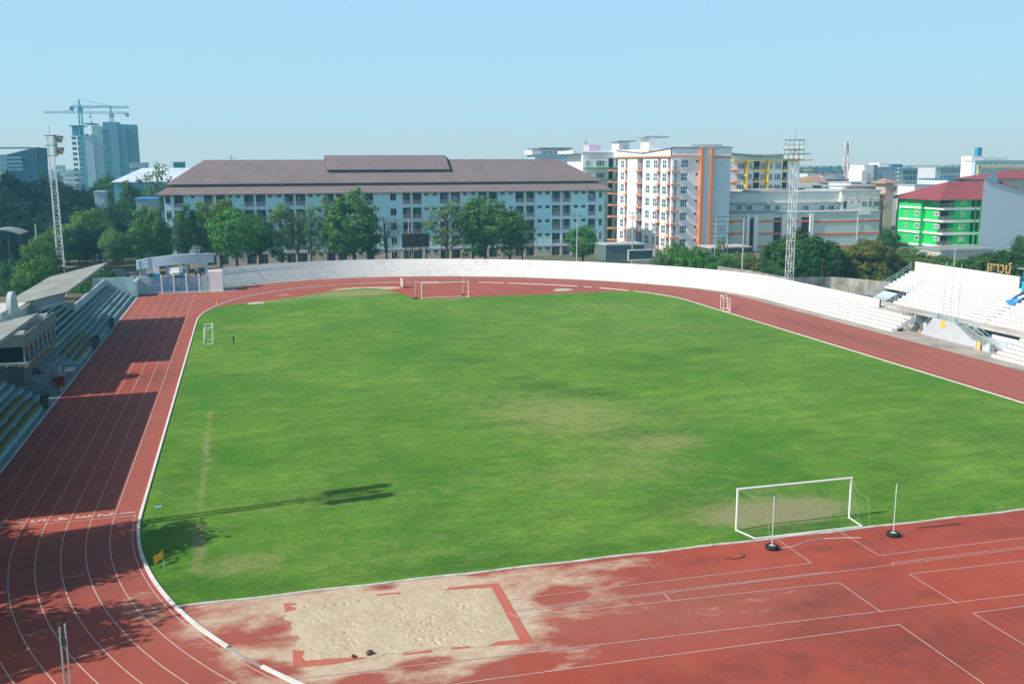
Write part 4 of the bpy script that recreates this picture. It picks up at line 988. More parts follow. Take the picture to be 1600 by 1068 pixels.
def proto(key, seed, rx, rz, cz, ncl, per, leaf, clr, hollow, h, tr, nb, flat=1.0, lowcut=-1.0, smooth=False):
    mb, T, cl = crown(seed, rx, rz, cz, ncl, per, leaf, clr, hollow, flat, lowcut, smooth)
    me = bpy.data.meshes.new('crown'); me.from_pydata(mb.v, [], mb.f); me.materials.append(L_MID)
    at = me.attributes.new('tint', 'FLOAT', 'POINT'); at.data.foreach_set('value', T); me.update()
    tm = trunkmesh(seed, cl, h, tr, nb); t2 = bpy.data.meshes.new('trunk'); t2.from_pydata(tm.v, [], tm.f); t2.materials.append(M_BARK); t2.update()
    top = max(p[2] for p in mb.v); wid = max(p[0] for p in mb.v)-min(p[0] for p in mb.v)
    PROTO[key] = (me, t2, top, wid)
for i in range(3):
    proto('round%d' % i, 11+i, 4.3, 4.2, 7.6, 85, 68, .42, 1.35, .35, 9.0, .24, 26)
    proto('tall%d' % i, 31+i, 2.6, 5.2, 7.6, 58, 55, .38, 1.05, .25, 11.5, .20, 26)
    proto('sparse%d' % i, 51+i, 2.9, 4.8, 7.4, 44, 30, .34, .95, .35, 11.2, .17, 34)
    proto('dome%d' % i, 71+i, 5.6, 6.4, 2.6, 300, 85, .38, .95, .80, 5.0, .35, 20, lowcut=-.42, smooth=True)
    proto('shrub%d' % i, 91+i, 2.6, 2.1, 1.9, 46, 60, .30, .85, .35, 2.4, .10, 12)
    proto('broad%d' % i, 111+i, 5.6, 4.0, 8.4, 120, 75, .50, 1.6, .4, 9.0, .30, 30)
proto('bare0', 131, 2.6, 4.6, 7.2, 40, 7, .26, .9, .3, 11.0, .17, 40)
def tree(key, x, y, height, width, mt, label, group=None, rz=None, name='tree', z=0):
    me, tm, top, wid = PROTO[key]
    s_ = height/top; w = width/wid; rr = random.Random(int(x*13+y*7))
    t = thing(name, label, 'tree' if name != 'shrub' else 'shrub', (x, y, z), group)
    t.rotation_euler = (0, 0, rr.uniform(0, 6.28) if rz is None else rz); t.scale = (w, w, s_)
    if name != 'shrub':
        a = bpy.data.objects.new('trunk', tm); COL.objects.link(a); a.parent = t
    c = bpy.data.objects.new('crown' if name != 'shrub' else 'foliage', me); COL.objects.link(c); c.parent = t
    c.material_slots[0].link = 'OBJECT'; c.material_slots[0].material = mt
    return t
def ptree(key, px, ytop, wpx, Y, mt, label, group=None, name='tree', z=0):
    x, zt = PY(px, ytop, Y); x2 = px2x(px+wpx/2, Y); x1 = px2x(px-wpx/2, Y)
    return tree(key, x, Y, zt-z, x2-x1, mt, label, group, name=name, z=z)
row = [('round0', 288, 309, 40, 197, L_DARK, 'small dark round tree at the left end of the row before the brown roofed building'),
 ('tall2', 316, 312, 36, 199, L_YELLOW, 'yellowish green tree left of the bright green tree in the row'),
 ('round1', 340, 306, 52, 201, L_YELLOW, 'taller yellow green crown rising just behind the bright green tree'),
 ('round2', 366, 318, 74, 195, L_BRIGHT, 'brightest green broad tree near the entrance gate'),
 ('round0', 402, 332, 50, 199, L_DARK, 'dark green tree directly right of the bright green tree'),
 ('tall0', 437, 312, 34, 197, L_SPARSE, 'slim light green tree with a clear straight trunk standing alone in the row'),
 ('sparse1', 463, 330, 30, 199, L_SPARSE, 'thin see-through tree right of the slim straight tree'),
 ('sparse2', 484, 318, 38, 197, L_SPARSE, 'twin trunk airy tree before the left part of the building'),
 ('sparse0', 512, 305, 44, 197, L_SPARSE, 'tall airy pale tree left of the largest tree of the row'),
 ('round2', 530, 330, 44, 194, L_MID, 'lower full tree tucked under the largest tree'),
 ('tall1', 550, 292, 60, 196, L_MID, 'largest and tallest tree of the row before the building'),
 ('tall2', 575, 318, 40, 198, L_MID, 'green tree on the right flank of the largest tree'),
 ('bare0', 602, 325, 40, 197, L_SPARSE, 'nearly leafless dark tree left of the black scoreboard'),
 ('sparse0', 697, 312, 58, 197, L_SPARSE, 'airy pale green tree right of the black scoreboard'),
 ('tall0', 738, 318, 42, 198, L_BRIGHT, 'dense green tree at the left of the cluster right of the scoreboard'),
 ('round1', 758, 304, 62, 197, L_MID, 'tallest dense tree right of the scoreboard'),
 ('tall1', 796, 322, 46, 196, L_MID, 'upright tree at the right of the dense cluster'),
 ('sparse2', 816, 334, 30, 199, L_SPARSE, 'thin airy tree at the right edge of the dense cluster'),
 ('tall1', 911, 350, 40, 192, L_BRIGHT, 'small bright young tree near the right end of the brown roofed building')]
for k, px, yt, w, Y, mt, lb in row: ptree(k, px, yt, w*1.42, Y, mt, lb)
# left grove
grove = [('broad1', 92, 348, 80, 205, L_MID), ('broad0', 140, 322, 110, 212, L_MID), ('broad2', 178, 352, 62, 200, L_SPARSE), ('round1', 232, 318, 62, 203, L_MID), ('tall0', 210, 345, 40, 199, L_MID), ('round0', 255, 352, 40, 204, L_MID),
 ('broad2', 60, 372, 60, 196, L_MID)]
for i, (k, px, yt, w, Y, mt) in enumerate(grove):
    ptree(k, px, yt, w, Y, mt, ['green tree behind the middle of the left stand roof', 'widest green tree behind the left floodlight tower', 'pale green tree left of the entrance gate roof', 'upright green tree just left of the brown roofed building', 'slender green tree behind the left end of the entrance gate', 'small green tree at the corner of the brown roofed building', 'low green tree at the foot of the left floodlight tower'][i])
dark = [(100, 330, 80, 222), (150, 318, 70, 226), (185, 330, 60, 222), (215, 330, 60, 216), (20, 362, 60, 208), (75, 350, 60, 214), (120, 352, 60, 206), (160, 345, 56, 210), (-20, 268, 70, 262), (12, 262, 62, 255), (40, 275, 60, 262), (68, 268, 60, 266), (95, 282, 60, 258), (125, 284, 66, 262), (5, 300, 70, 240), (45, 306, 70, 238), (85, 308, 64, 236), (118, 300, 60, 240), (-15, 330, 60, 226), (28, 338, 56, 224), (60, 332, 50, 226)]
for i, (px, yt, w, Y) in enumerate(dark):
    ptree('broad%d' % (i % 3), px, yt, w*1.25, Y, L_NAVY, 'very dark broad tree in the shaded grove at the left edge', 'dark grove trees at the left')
ptree('round2', 168, 268, 60, 330, L_DARK, 'dark tree crown at the foot of the tower block with cranes')
ptree('round0', 148, 278, 44, 320, L_DARK, 'small dark tree left of the white roofed hall')
ptree('tall1', 203, 276, 50, 270, L_DARK, 'rounded mid green tree right in front of the white roofed hall')
ptree('sparse1', 246, 252, 56, 262, L_SPARSE, 'tall wispy tree in front of the white roofed hall')
ptree('broad1', 190, 305, 60, 240, L_DARK, 'dark bushy tree between the grove and the white roofed hall')
ptree('tall2', 66, 262, 16, 420, L_DARK, 'distant tree right of the slanted dark building')
ptree('shrub0', 20, 400, 60, 178, L_DARK, 'dark bush behind the left stand roof at the edge', name='shrub')
ptree('shrub1', 55, 408, 50, 182, L_MID, 'green bush right behind the left stand roof', name='shrub')
ptree('shrub2', 88, 402, 40, 186, L_DARK, 'dark bush at the base of the left floodlight tower', name='shrub')
ptree('shrub0', 168, 414, 26, 178, L_DARK, 'dark bush at the far tip of the left stand roof', name='shrub')
# trees off the left edge: their shadows fall on the near lanes
tree('round0', -18.2, 53.0, 13.6, 9.4, L_MID, 'round tree beyond the left edge shading the near bend'); tree('broad0', -25.5, 51.0, 14.5, 13.0, L_MID, 'broad tree beyond the left edge by the near bend')
tree('round1', -20.0, 43.2, 13.0, 7.0, L_SPARSE, 'airy tree beyond the bottom left corner'); tree('broad1', -26, 41.0, 13.5, 10, L_MID, 'low broad tree beyond the bottom left corner')
tree('round2', -17.4, 54.4, 12.6, 7.2, L_MID, 'leafy tree beyond the left edge nearest to the finish line')
tree('round2', -24.5, 57.0, 9.5, 8.5, L_MID, 'small round tree beyond the left edge beside the floodlight tower')
tree('round1', -28.5, 148.5, 8.4, 7.0, L_MID, 'low green tree right behind the far half of the left stand roof')
tree('round0', -29.5, 157.0, 9.6, 7.5, L_DARK, 'green tree behind the lit end of the left stand')
tree('tall0', -31.0, 165.0, 10.0, 6.5, L_MID, 'green tree behind the corner where the left stand meets the gate wall')
# mango domes and shrubs on the right
def rtree(key, px, ytop, wpx, Y, mt, lb, name='tree'): return ptree(key, px, ytop, wpx, Y, mt, lb, name=name)
rtree('dome0', 1254, 355, 128, 147, L_MANGO, 'big dark dome shaped tree behind the right floodlight tower')
rtree('dome1', 1364, 370, 104, 146, L_RUST, 'dome shaped tree with rusty new leaves right of the dark dome tree')
rtree('round0', 1390, 352, 40, 176, L_DARK, 'dark tree behind the rusty dome tree beside the warehouse')
rtree('round2', 1372, 372, 50, 164, L_MANGO, 'dark green tree in the gap behind the rusty dome tree')
rtree('dome2', 1556, 386, 112, 124, L_MANGO, 'rounded hedge like tree behind the ochre letters')
rtree('round1', 1606, 366, 46, 140, L_DARK, 'dark tree cut by the right edge above the letters')
hed = [(1042, 379, 34, 178, L_BRIGHT), (1058, 376, 36, 174, L_MID), (1072, 382, 34, 170, L_BRIGHT), (1088, 380, 36, 172, L_MID), (1102, 388, 34, 168, L_BRIGHT), (1118, 392, 34, 168, L_DARK), (1132, 394, 34, 166, L_MID), (1148, 392, 34, 170, L_BRIGHT), (1164, 394, 34, 168, L_MID), (1180, 396, 32, 166, L_RUST), (1194, 398, 34, 164, L_RUST), (1112, 408, 26, 160, L_BRIGHT), (1030, 392, 20, 176, L_SPARSE)]
HL = ['leftmost bright shrub of the hedge line beside the white framed board', 'tall green shrub at the left peak of the hedge line', 'bright shrub before the orange striped apartment corner', 'green shrub under the orange apartment columns', 'bright shrub right below the right orange column', 'dark shrub in the middle of the hedge line', 'green shrub below the transformer poles', 'bright shrub left of the warehouse base', 'green shrub before the warehouse corner', 'rusty green shrub left of the dark dome tree', 'rusty shrub touching the dark dome tree', 'small bright bush in front of the hedge line at the wall', 'sparse little shrub just right of the white framed board']
for i, ((px, yt, w, Y, mt), lb) in enumerate(zip(hed, HL)): ptree('shrub%d' % (i % 3), px, yt, w*1.15, Y, mt, lb, name='shrub')
ptree('sparse0', 1126, 370, 18, 176, L_BRIGHT, 'thin little tree rising from the hedge by the transformer poles')
sc = [(1408, 398, 40, 168), (1432, 388, 50, 172), (1456, 398, 50, 160), (1480, 400, 50, 158), (1504, 404, 46, 150), (1420, 408, 44, 150), (1470, 410, 50, 145), (1530, 408, 46, 140), (1310, 398, 36, 172), (1328, 404, 34, 160), (1412, 424, 30, 140), (1395, 432, 30, 134)]
SL = ['green scrub bush before the left corner of the green building', 'tallest scrub bush below the green building', 'scrub bush left of the grandstand flagpole tops', 'scrub bush under the grey shed roof', 'scrub bush in front of the low grey roof', 'low scrub bush right of the rusty dome tree', 'low scrub bush above the top left of the grandstand wall', 'scrub bush left of the ochre letters', 'bush in the gap between the two dome trees', 'low bush at the left foot of the rusty dome tree', 'small bush by the grandstand end railing', 'small bush at the end of the stained wall']
for i, ((px, yt, w, Y), lb) in enumerate(zip(sc, SL)): ptree('shrub%d' % (i % 3), px, yt, w*1.2, Y, [L_MID, L_BRIGHT, L_RUST][i % 3] if i != 1 else L_MID, lb, name='shrub')
# undergrowth
def stuff(name, poly_pts, n, seed, leaf, h, mt, z=0):
    rr = random.Random(seed); mb = MB(); T = []
    (ax, ay), (bx, by), (cx_, cy_), (dx, dy) = poly_pts
    for _ in range(n):
        u, v = rr.random(), rr.random(); x = (ax*(1-u)+bx*u)*(1-v)+(dx*(1-u)+cx_*u)*v; y = (ay*(1-u)+by*u)*(1-v)+(dy*(1-u)+cy_*u)*v
        hh = h*max(.15, .6+.9*noise.noise(Vector((x*.25, y*.25, seed)))); p = Vector((x, y, z+rr.uniform(0, hh)))
        a = Vector((rr.gauss(0, 1), rr.gauss(0, 1), rr.gauss(0, .6))).normalized()*leaf*.5; b_ = a.cross(Vector((rr.gauss(0, 1), rr.gauss(0, 1), rr.gauss(0, 1)))).normalized()*leaf*.4
        mb.v += [tuple(p-a), tuple(p+b_), tuple(p+a), tuple(p-b_)]; k = len(mb.v); mb.f.append((k-4, k-3, k-2, k-1)); mb.m.append(0); T += [min(1, .3+.5*(p.z-z)/h+rr.random()*.3)]*4
    o = mb.build(name, mt, origin=(0, 0, 0), attrs={'tint': T}); o['kind'] = 'stuff'; return o
stuff('undergrowth', [(84, 152), (100, 128), (150, 150), (110, 190)], 26000, 3, .45, 1.6, L_YELLOW)
stuff('undergrowth', [(93, 90), (115, 90), (200, 150), (120, 165)], 26000, 4, .45, 2.0, L_MID)
stuff('undergrowth', [(-60, 172), (-26, 172), (-22, 200), (-80, 215)], 12000, 5, .5, 1.2, L_DARK)
mb = MB(); T = []; rr = random.Random(21)          # distant tree belt along the horizon
for _ in range(42000):
    X = rr.uniform(-700, 1600); Y = rr.uniform(720, 1150); hh = 11+7*noise.noise(Vector((X*.01, Y*.01, 2)))
    p = Vector((X, Y, rr.uniform(0, hh))); a = Vector((rr.gauss(0, 1), rr.gauss(0, .5), rr.gauss(0, .6))).normalized()*4.5; b_ = a.cross(Vector((0, 1, 0))).normalized()*2.8
    mb.v += [tuple(p-a), tuple(p+b_), tuple(p+a), tuple(p-b_)]; k = len(mb.v); mb.f.append((k-4, k-3, k-2, k-1)); mb.m.append(0); T += [rr.random()]*4
L_FAR = leafmat('leaves_far', (.07, .15, .19), (.12, .22, .24), (.09, .18, .22))  # distance haze mixed into the leaf colours as blue
o = mb.build('distant_woods', L_FAR, origin=(0, 0, 0), attrs={'tint': T}); o['kind'] = 'stuff'

# ------------------------------------------------------------------ walls, boards, poles, cars behind the terraces
WALLM = mat('stained_wall', (.44, .43, .38), .9, .8, .5, streak=.7, dirt=(.13, .13, .11))
def wallseg(pts, h, th, name, m_, label, cat='wall'):
    mb = MB(); n = 0
    for (x0, y0), (x1, y1) in zip(pts, pts[1:]):
        dx, dy = x1-x0, y1-y0; l = math.hypot(dx, dy); nx, ny = -dy/l*th/2, dx/l*th/2
        mb.prism([(x0-nx, y0-ny), (x1-nx, y1-ny), (x1+nx, y1+ny), (x0+nx, y0+ny)], 0, h)
    return tag(mb.build(name, m_), label, cat)
wallseg([GZ(1122, 415.6, 2.6), GZ(1172, 422.6, 2.6), GZ(1230, 433, 2.6)], 2.6, .2, 'boundary_wall', WALLM, 'stained grey block wall behind the terrace below the hedge line')
wallseg([GZ(1240, 434, 2.4), GZ(1298, 432, 2.4), GZ(1357, 437, 2.4), GZ(1398, 441, 2.4)], 2.4, .2, 'boundary_wall', WALLM, 'weather stained wall between the dome trees and the right grandstand')
wallseg([GZ(1036, 394, 2.2), GZ(1062, 400, 2.0), GZ(1106, 414, 1.8)], 2.0, .3, 'boundary_wall', M_CONC_L, 'low beige wall under the left end of the hedge line')
for x_, lb in ((px2x(1288, 140), 'left rusty pole standing beside the stained wall'), (px2x(1314, 140), 'right rusty pole standing beside the stained wall')):
    mb = MB(); mb.tube([(x_, 140, 0), (x_, 140, 5.3)], .06, 6); tag(mb.build('rusty_pole', mat('rust', (.25, .12, .07), .9)), lb, 'pole')
# black scoreboard
t = thing('scoreboard', 'black electronic scoreboard on legs behind the far terrace before the blue building', 'scoreboard', (32, 190, 0))
mb = MB(); mb.box(29.4, 34.7, 189.6, 190, 4.7, 7.25); mb.build('panel', mat('board_black', (.012, .016, .02), .5, .3, 3), t)
mb = MB()
for x in frange(29.4, 34.7, 9): mb.tube([(x, 189.5, 4.5), (x, 189.5, 7.45)], .035, 4)
for z in (4.5, 5.2, 5.95, 6.7, 7.4): mb.tube([(29.2, 189.5, z), (34.9, 189.5, z)], .035, 4)
for x in frange(29.8, 34.3, 6): mb.tube([(x, 189.7, 7.3), (x, 189.2, 7.8)], .05, 4)
mb.build('grille', M_DARKMETAL, t)
for x in (30.2, 31.4, 33.0, 34.2): mb = MB(); mb.tube([(x, 189.9, 0), (x, 189.9, 4.7)], .13, 6); mb.build('leg', M_DARKMETAL, t)
mb = MB()
for (u0, u1, v) in ((.6, .9, 6.3), (1.1, 1.4, 5.6), (2.0, 2.3, 5.7), (3.4, 3.9, 6.3), (4.2, 4.4, 5.5)): mb.box(29.4+u0, 29.4+u1, 189.52, 189.58, v, v+.25)
mb.build('digit_slot', mat('slot', (.12, .03, .03), .6), t)
t = thing('notice_board', 'white framed dark board standing behind the far terrace near the white apartments', 'board', (75.5, 177, 0))
bx0, bz1 = PY(981, 390, 177); bx1, bz0 = PY(1021, 406, 177)
mb = MB(); mb.box(bx0+.2, bx1-.2, 176.9, 177, bz0+.2, bz1-.2); mb.build('panel', mat('board_slate', (.06, .10, .11), .4, .2, 1), t)
mb = MB()
for a in ((bx0, bx1, bz1-.22, bz1), (bx0, bx1, bz0, bz0+.22)): mb.box(a[0], a[1], 176.8, 177.05, a[2], a[3])
for a in ((bx0, bx0+.22), (bx1-.22, bx1)): mb.box(a[0], a[1], 176.81, 177.04, bz0+.22, bz1-.22)
mb.build('frame', M_WHITE, t)
for x in (bx0+.6, (bx0+bx1)/2, bx1-.6): mb = MB(); mb.box(x-.08, x+.08, 176.9, 177.06, 0, bz0); mb.build('leg', M_GALV, t)
def power_pole(px, ytop, Y, label, arms=((0, 1.0),), h2=0, r=.13):
    x, z = PY(px, ytop, Y); t = thing('power_pole', label, 'utility pole', (x, Y, 0)); mb = MB(); mb.tube([(x, Y, 0), (x, Y, z)], [r*1.2, r*.8], 8); mb.build('shaft', mat('pole_concrete', (.46, .47, .45), .9), t)
    mb = MB()
    for dz, w in arms:
        mb.box(x-w, x+w, Y-.05, Y+.05, z-dz-.18, z-dz-.08)
        for q_ in (-w+.1, -w*.4, w*.4, w-.1): mb.tube([(x+q_, Y, z-dz-.08), (x+q_, Y, z-dz+.12)], .05, 5)
    mb.build('crossarm', M_DARKMETAL, t); return x, z
PP = [power_pole(989, 332, 188, 'power pole before the left part of the white apartments', ((.0, 1.1), (.9, .6))),
 power_pole(1024.5, 349, 178, 'power pole rising right behind the white framed board', ((.0, 1.0),)),
 power_pole(1163, 338, 165, 'power pole before the left corner of the striped warehouse', ((.0, .5),)),
 power_pole(902, 335, 190, 'power pole behind the small bright young tree', ((.2, 1.0),)),
 power_pole(638, 341, 194, 'thin pole standing behind the black scoreboard', ((3.3, .3),), r=.1),
 power_pole(55, 350, 190, 'power pole among the dark trees near the left edge', ((2.5, .7),)),
 power_pole(1492, 392, 135, 'slender pole right behind the grandstand wall', (), r=.06)]
t = thing('transformer_poles', 'twin power poles with a transformer rack before the grey blue apartment wall', 'utility pole', (px2x(1128, 180), 180, 0))
xa, za = PY(1119, 338, 180); xb, zb = PY(1138, 340, 180)
for x in (xa, xb): mb = MB(); mb.tube([(x, 180, 0), (x, 180, za)], .13, 8); mb.build('shaft', MATS['pole_concrete'], t)
mb = MB()
for dz in (.1, 1.0, 1.9, 3.4, 4.3): mb.box(xa-.7, xb+.7, 179.9, 180.0, za-dz-.1, za-dz)
for i in range(4): mb.box(xa+.5+i*.45, xa+.6+i*.45, 179.8, 179.9, za-3.1, za-2.2)
mb.build('crossarm', M_DARKMETAL, t)
mb = MB(); mb.tube([((xa+xb)/2, 179.5, 3.4), ((xa+xb)/2, 179.5, 4.9)], .55, 12); mb.build('transformer', M_GALV, t)
def wire(a, b_, sag, label):
    mb = MB(); a = Vector(a); b_ = Vector(b_); pts = []
    for i in range(13): f = i/12; p = a.lerp(b_, f); p.z -= sag*4*f*(1-f); pts.append(p)
    mb.tube(pts, .02, 3, cap=False); tag(mb.build('power_line', M_DARKMETAL), label, 'cable', 'overhead cables')
wire((PP[3][0], 190, PP[3][1]-.3), (PP[0][0], 188, PP[0][1]-.3), 1.0, 'cable between the poles right of the blue dormitory')
wire((PP[0][0], 188, PP[0][1]-.3), (PP[1][0], 178, PP[1][1]-.2), .8, 'cable between the two poles before the white apartments')
wire((PP[1][0], 178, PP[1][1]-.2), (xa, 180, za-.2), 1.0, 'cable running to the transformer poles')
wire((xb, 180, za-.2), (PP[2][0], 165, PP[2][1]-.2), .8, 'cable from the transformer poles to the warehouse corner pole')
wire((PP[3][0], 190, PP[3][1]-.3), (PP[4][0], 194, PP[4][1]-3.4), 2.2, 'long cable hanging before the blue dormitory')
# cars behind the gate
def car(px, py, col, label, pickup=False, rz=0.0):
    x, y = GZ(px, py); t = thing('parked_car', label, 'car', (x, y, 0), 'cars parked behind the gate'); t.rotation_euler = (0, 0, rz)
    m_ = mat('car_'+col[0], col[1], .3, .1, 2, spec=.6)
    pr = [(-2.1, .35), (2.1, .35), (2.15, .75), (1.9, .92), (1.0, 1.0), (.45, 1.52), (-1.0, 1.55), (-1.65, 1.05), (-2.1, .98)] if not pickup else [(-2.4, .4), (2.4, .4), (2.45, .95), (1.5, 1.1), (.95, 1.65), (-.3, 1.7), (-.6, 1.1), (-2.4, 1.1)]
    def extr(mb, pr, w, w2=None):
        n = len(pr); k = len(mb.v)
        mb.v += [(x+a, y-w, b_) for a, b_ in pr]+[(x+a, y+w, b_) for a, b_ in pr]; mb.f += [tuple(k+i for i in range(n)), tuple(k+2*n-1-i for i in range(n))]; mb.m += [0, 0]
        for i in range(n): mb.f.append((k+i, k+n+i, k+n+(i+1) % n, k+(i+1) % n)); mb.m.append(0)
    mb = MB(); extr(mb, pr, .85); mb.build('body', m_, t)
    mb = MB(); gl = [(.42, 1.46), (.9, 1.02), (-1.5, 1.02), (-.98, 1.48)] if not pickup else [(.9, 1.58), (1.35, 1.12), (-.5, 1.12), (-.28, 1.62)]; extr(mb, gl, .865); mb.build('window', M_GLASS, t)
    for a in (-1.35, 1.35):
        for b_ in (-1, 1): mb = MB(); mb.tube([(x+a, y+b_*.70, .33), (x+a, y+b_*.88, .33)], .33, 12); mb.build('wheel', M_RUBBER, t)
    for b_ in (-.6, .6): mb = MB(); mb.box(x+2.08, x+2.2, y+b_-.18, y+b_+.18, .65, .82); mb.build('headlight', M_WHITE, t)
car(234, 431, ('grey', (.20, .24, .26)), 'grey car behind the left opening of the entrance gate', rz=-1.3)
car(274, 432, ('white', (.70, .75, .76)), 'white pickup behind the middle opening of the entrance gate', True, rz=-1.4)
car(316, 431, ('black', (.02, .025, .03)), 'black car behind the right opening of the entrance gate', rz=-1.2)
car(187, 434, ('slate', (.10, .15, .18)), 'slate car parked beyond the far end of the left stand', rz=.1)
x, y = GZ(271, 424); mb = MB(); mb.box(x-.6, x+.6, y-.4, y+.4, 1.2, 2.4); mb.box(x-.05, x+.05, y-.05, y+.05, 0, 1.2); tag(mb.build('yellow_sign', mat('sign_yellow', (.75, .60, .04), .6)), 'bright yellow box sign behind the middle opening of the gate', 'sign')
# dark shed at the left edge
t = thing('shed', 'dark open shed with a pale curved roof at the left edge among trees', 'shed', (px2x(5, 200), 200, 0))
x0, x1 = px2x(-30, 200), px2x(33, 200); zt = py2z(10, 362, 200); mb = MB(); n = 12
for i in range(n):
    a, b_ = i/n, (i+1)/n; za_, zb_ = zt+.9*math.sin(PI*a)-.5, zt+.9*math.sin(PI*b_)-.5
    mb.hexa([(x0+(x1-x0)*a, 198, za_), (x0+(x1-x0)*b_, 198, zb_), (x0+(x1-x0)*b_, 206, zb_), (x0+(x1-x0)*a, 206, za_), (x0+(x1-x0)*a, 198, za_+.18), (x0+(x1-x0)*b_, 198, zb_+.18), (x0+(x1-x0)*b_, 206, zb_+.18), (x0+(x1-x0)*a, 206, za_+.18)])
mb.build('roof', MATS['fascia'], t); mb = MB(); mb.box(x0, x1, 205.5, 205.7, 0, zt-.6); mb.box(x0, px2x(50, 200), 199, 199.2, 0, 2.3); mb.build_each('wall', mat('navy_wall', (.03, .07, .10), .8), t)
for px in (-10, 12, 30): mb = MB(); x = px2x(px, 199); mb.box(x-.15, x+.15, 198.3, 198.6, 0, zt-.4); mb.build('column', M_DARKMETAL, t)
t = thing('kiosk', 'tiny tan kiosk with a pale roof among the bushes at the left', 'kiosk', (px2x(49, 195), 195, 0)); x = px2x(49, 195)
mb = MB(); mb.box(x-.8, x+.8, 194.5, 196, 0, 2.7); mb.build('wall', mat('tan', (.35, .22, .14), .8), t); mb = MB(); mb.box(x-1, x+1, 194.2, 196.2, 2.7, 2.85); mb.build('roof', M_GALV, t)

# ------------------------------------------------------------------ facades
class Face:
    """local facade frame: u along, d outward"""
    def __init__(s, o, u, n): s.o, s.u, s.n = o, u, n
    def P(s, u, d, z): return (s.o[0]+s.u[0]*u+s.n[0]*d, s.o[1]+s.u[1]*u+s.n[1]*d, z)
    def box(s, mb, u0, u1, z0, z1, d0, d1, mi=None):
        mb.hexa([s.P(u0, d1, z0), s.P(u1, d1, z0), s.P(u1, d0, z0), s.P(u0, d0, z0), s.P(u0, d1, z1), s.P(u1, d1, z1), s.P(u1, d0, z1), s.P(u0, d0, z1)], mi); return mb
    def q(s, mb, *p, mi=None): mb.q(*[s.P(*a) for a in p], mi=mi)
    def skin(s, mb, u0, u1, z0, z1, holes, t):
        """wall surface with real openings (reveals t deep)"""
        us = sorted({u0, u1, *[h[0] for h in holes], *[h[1] for h in holes]}); zs = sorted({z0, z1, *[h[2] for h in holes], *[h[3] for h in holes]})
        us = [u for u in us if u0-1e-6 <= u <= u1+1e-6]; zs = [z for z in zs if z0-1e-6 <= z <= z1+1e-6]
        for za, zb in zip(zs, zs[1:]):
            run = None; zm = (za+zb)/2
            for ua, ub in zip(us, us[1:]):
                um = (ua+ub)/2; hole = any(h[0] < um < h[1] and h[2] < zm < h[3] for h in holes)
                if not hole: run = (run[0], ub) if run else (ua, ub)
                if (hole or ub == us[-1]) and run: s.q(mb, (run[0], 0, za), (run[1], 0, za), (run[1], 0, zb), (run[0], 0, zb)); run = None
        for a, b_, c, d in holes:
            s.q(mb, (a, 0, c), (a, -t, c), (a, -t, d), (a, 0, d)); s.q(mb, (b_, 0, c), (b_, 0, d), (b_, -t, d), (b_, -t, c))
            s.q(mb, (a, 0, c), (b_, 0, c), (b_, -t, c), (a, -t, c)); s.q(mb, (a, 0, d), (a, -t, d), (b_, -t, d), (b_, 0, d))
    def window(s, parent, u0, u1, z0, z1, d=0.0, fr=None, glass=None, cols=2, rows=1, name='window', fw=.07):
        mb = MB(); s.box(mb, u0, u1, z0, z1, d-.06, d+.0, 0)
        for a, b_, c, e in ((u0, u1, z1-fw, z1), (u0, u1, z0, z0+fw), (u0, u0+fw, z0+fw, z1-fw), (u1-fw, u1, z0+fw, z1-fw)): s.box(mb, a, b_, c, e, d+.002, d+.06, 1)
        for i in range(1, cols): x = u0+(u1-u0)*i/cols; s.box(mb, x-fw/2, x+fw/2, z0+fw, z1-fw, d+.002, d+.05, 1)
        for i in range(1, rows): z = z0+(z1-z0)*i/rows; s.box(mb, u0+fw, u1-fw, z-fw/2, z+fw/2, d+.002, d+.045, 1)
        return mb.build(name, [glass or M_GLASS, fr or M_WHITE], parent)
def south(y): return Face((0, y), (1, 0), (0, -1))           # u = x
def west(x): return Face((x, 0), (0, -1), (-1, 0))           # u = -y
def bmat(n, c, **k): return mat(n, c, k.pop('rough', .85), k.pop('var', .25), k.pop('scale', .25), **k)

# ---- blue dormitory with the brown roof
Y0 = 212.0; F = south(Y0)
dm = thing('dormitory', 'long light blue dormitory with a stepped brown hip roof behind the far terrace', 'building', (30, 220, 0))
ux = lambda px: px2x(px, Y0)
X0, X1 = ux(259), ux(944)
zt = py2z(780, 300, Y0); pitch = 3.12; 
BLUE = bmat('dorm_blue', (.54, .88, .95), streak=.15, var=.12); PALE = bmat('dorm_pale', (.80, .86, .88)); BEIGE = bmat('dorm_beige', (.66, .60, .50), streak=.3)
pairs = [(274, 289, None, None), (321, 335, 340, 354), (383.6, 398, 402, 416.5), (446.4, 460, 464, 478.5), (509, 523, 527, 541), (571, 584.5, None, None), (630, 642, 645.5, 659.5), (688, 701.5, 705.5, 719.5), (748, 761, 764, 777.5), (805.5, 819, 822, 835.5), (862.5, 875.5, 879, 891.5), (918.5, 930.5, None, None)]
bays = [(ux(a), ux(b_)) for p in pairs for a, b_ in ((p[0], p[1]), (p[2], p[3])) if a]
holes = []
for k in range(5):
    top = zt-k*pitch; bot = top-2.55
    for a, b_ in bays: holes.append((a, b_, max(bot, .1), top))
zg = zt-4*pitch+.35
def dsk(z0, z1, m_, nm):
    mb = MB(); F.skin(mb, X0, X1, z0, z1, [h for h in holes if h[2] < z1 and h[3] > z0 and h[3] <= z1+.01 and h[2] >= z0-.01], 1.3); mb.build(nm, m_, dm)
dsk(zg, zt+.9, BLUE, 'wall'); dsk(0, zg, BEIGE, 'base_wall')
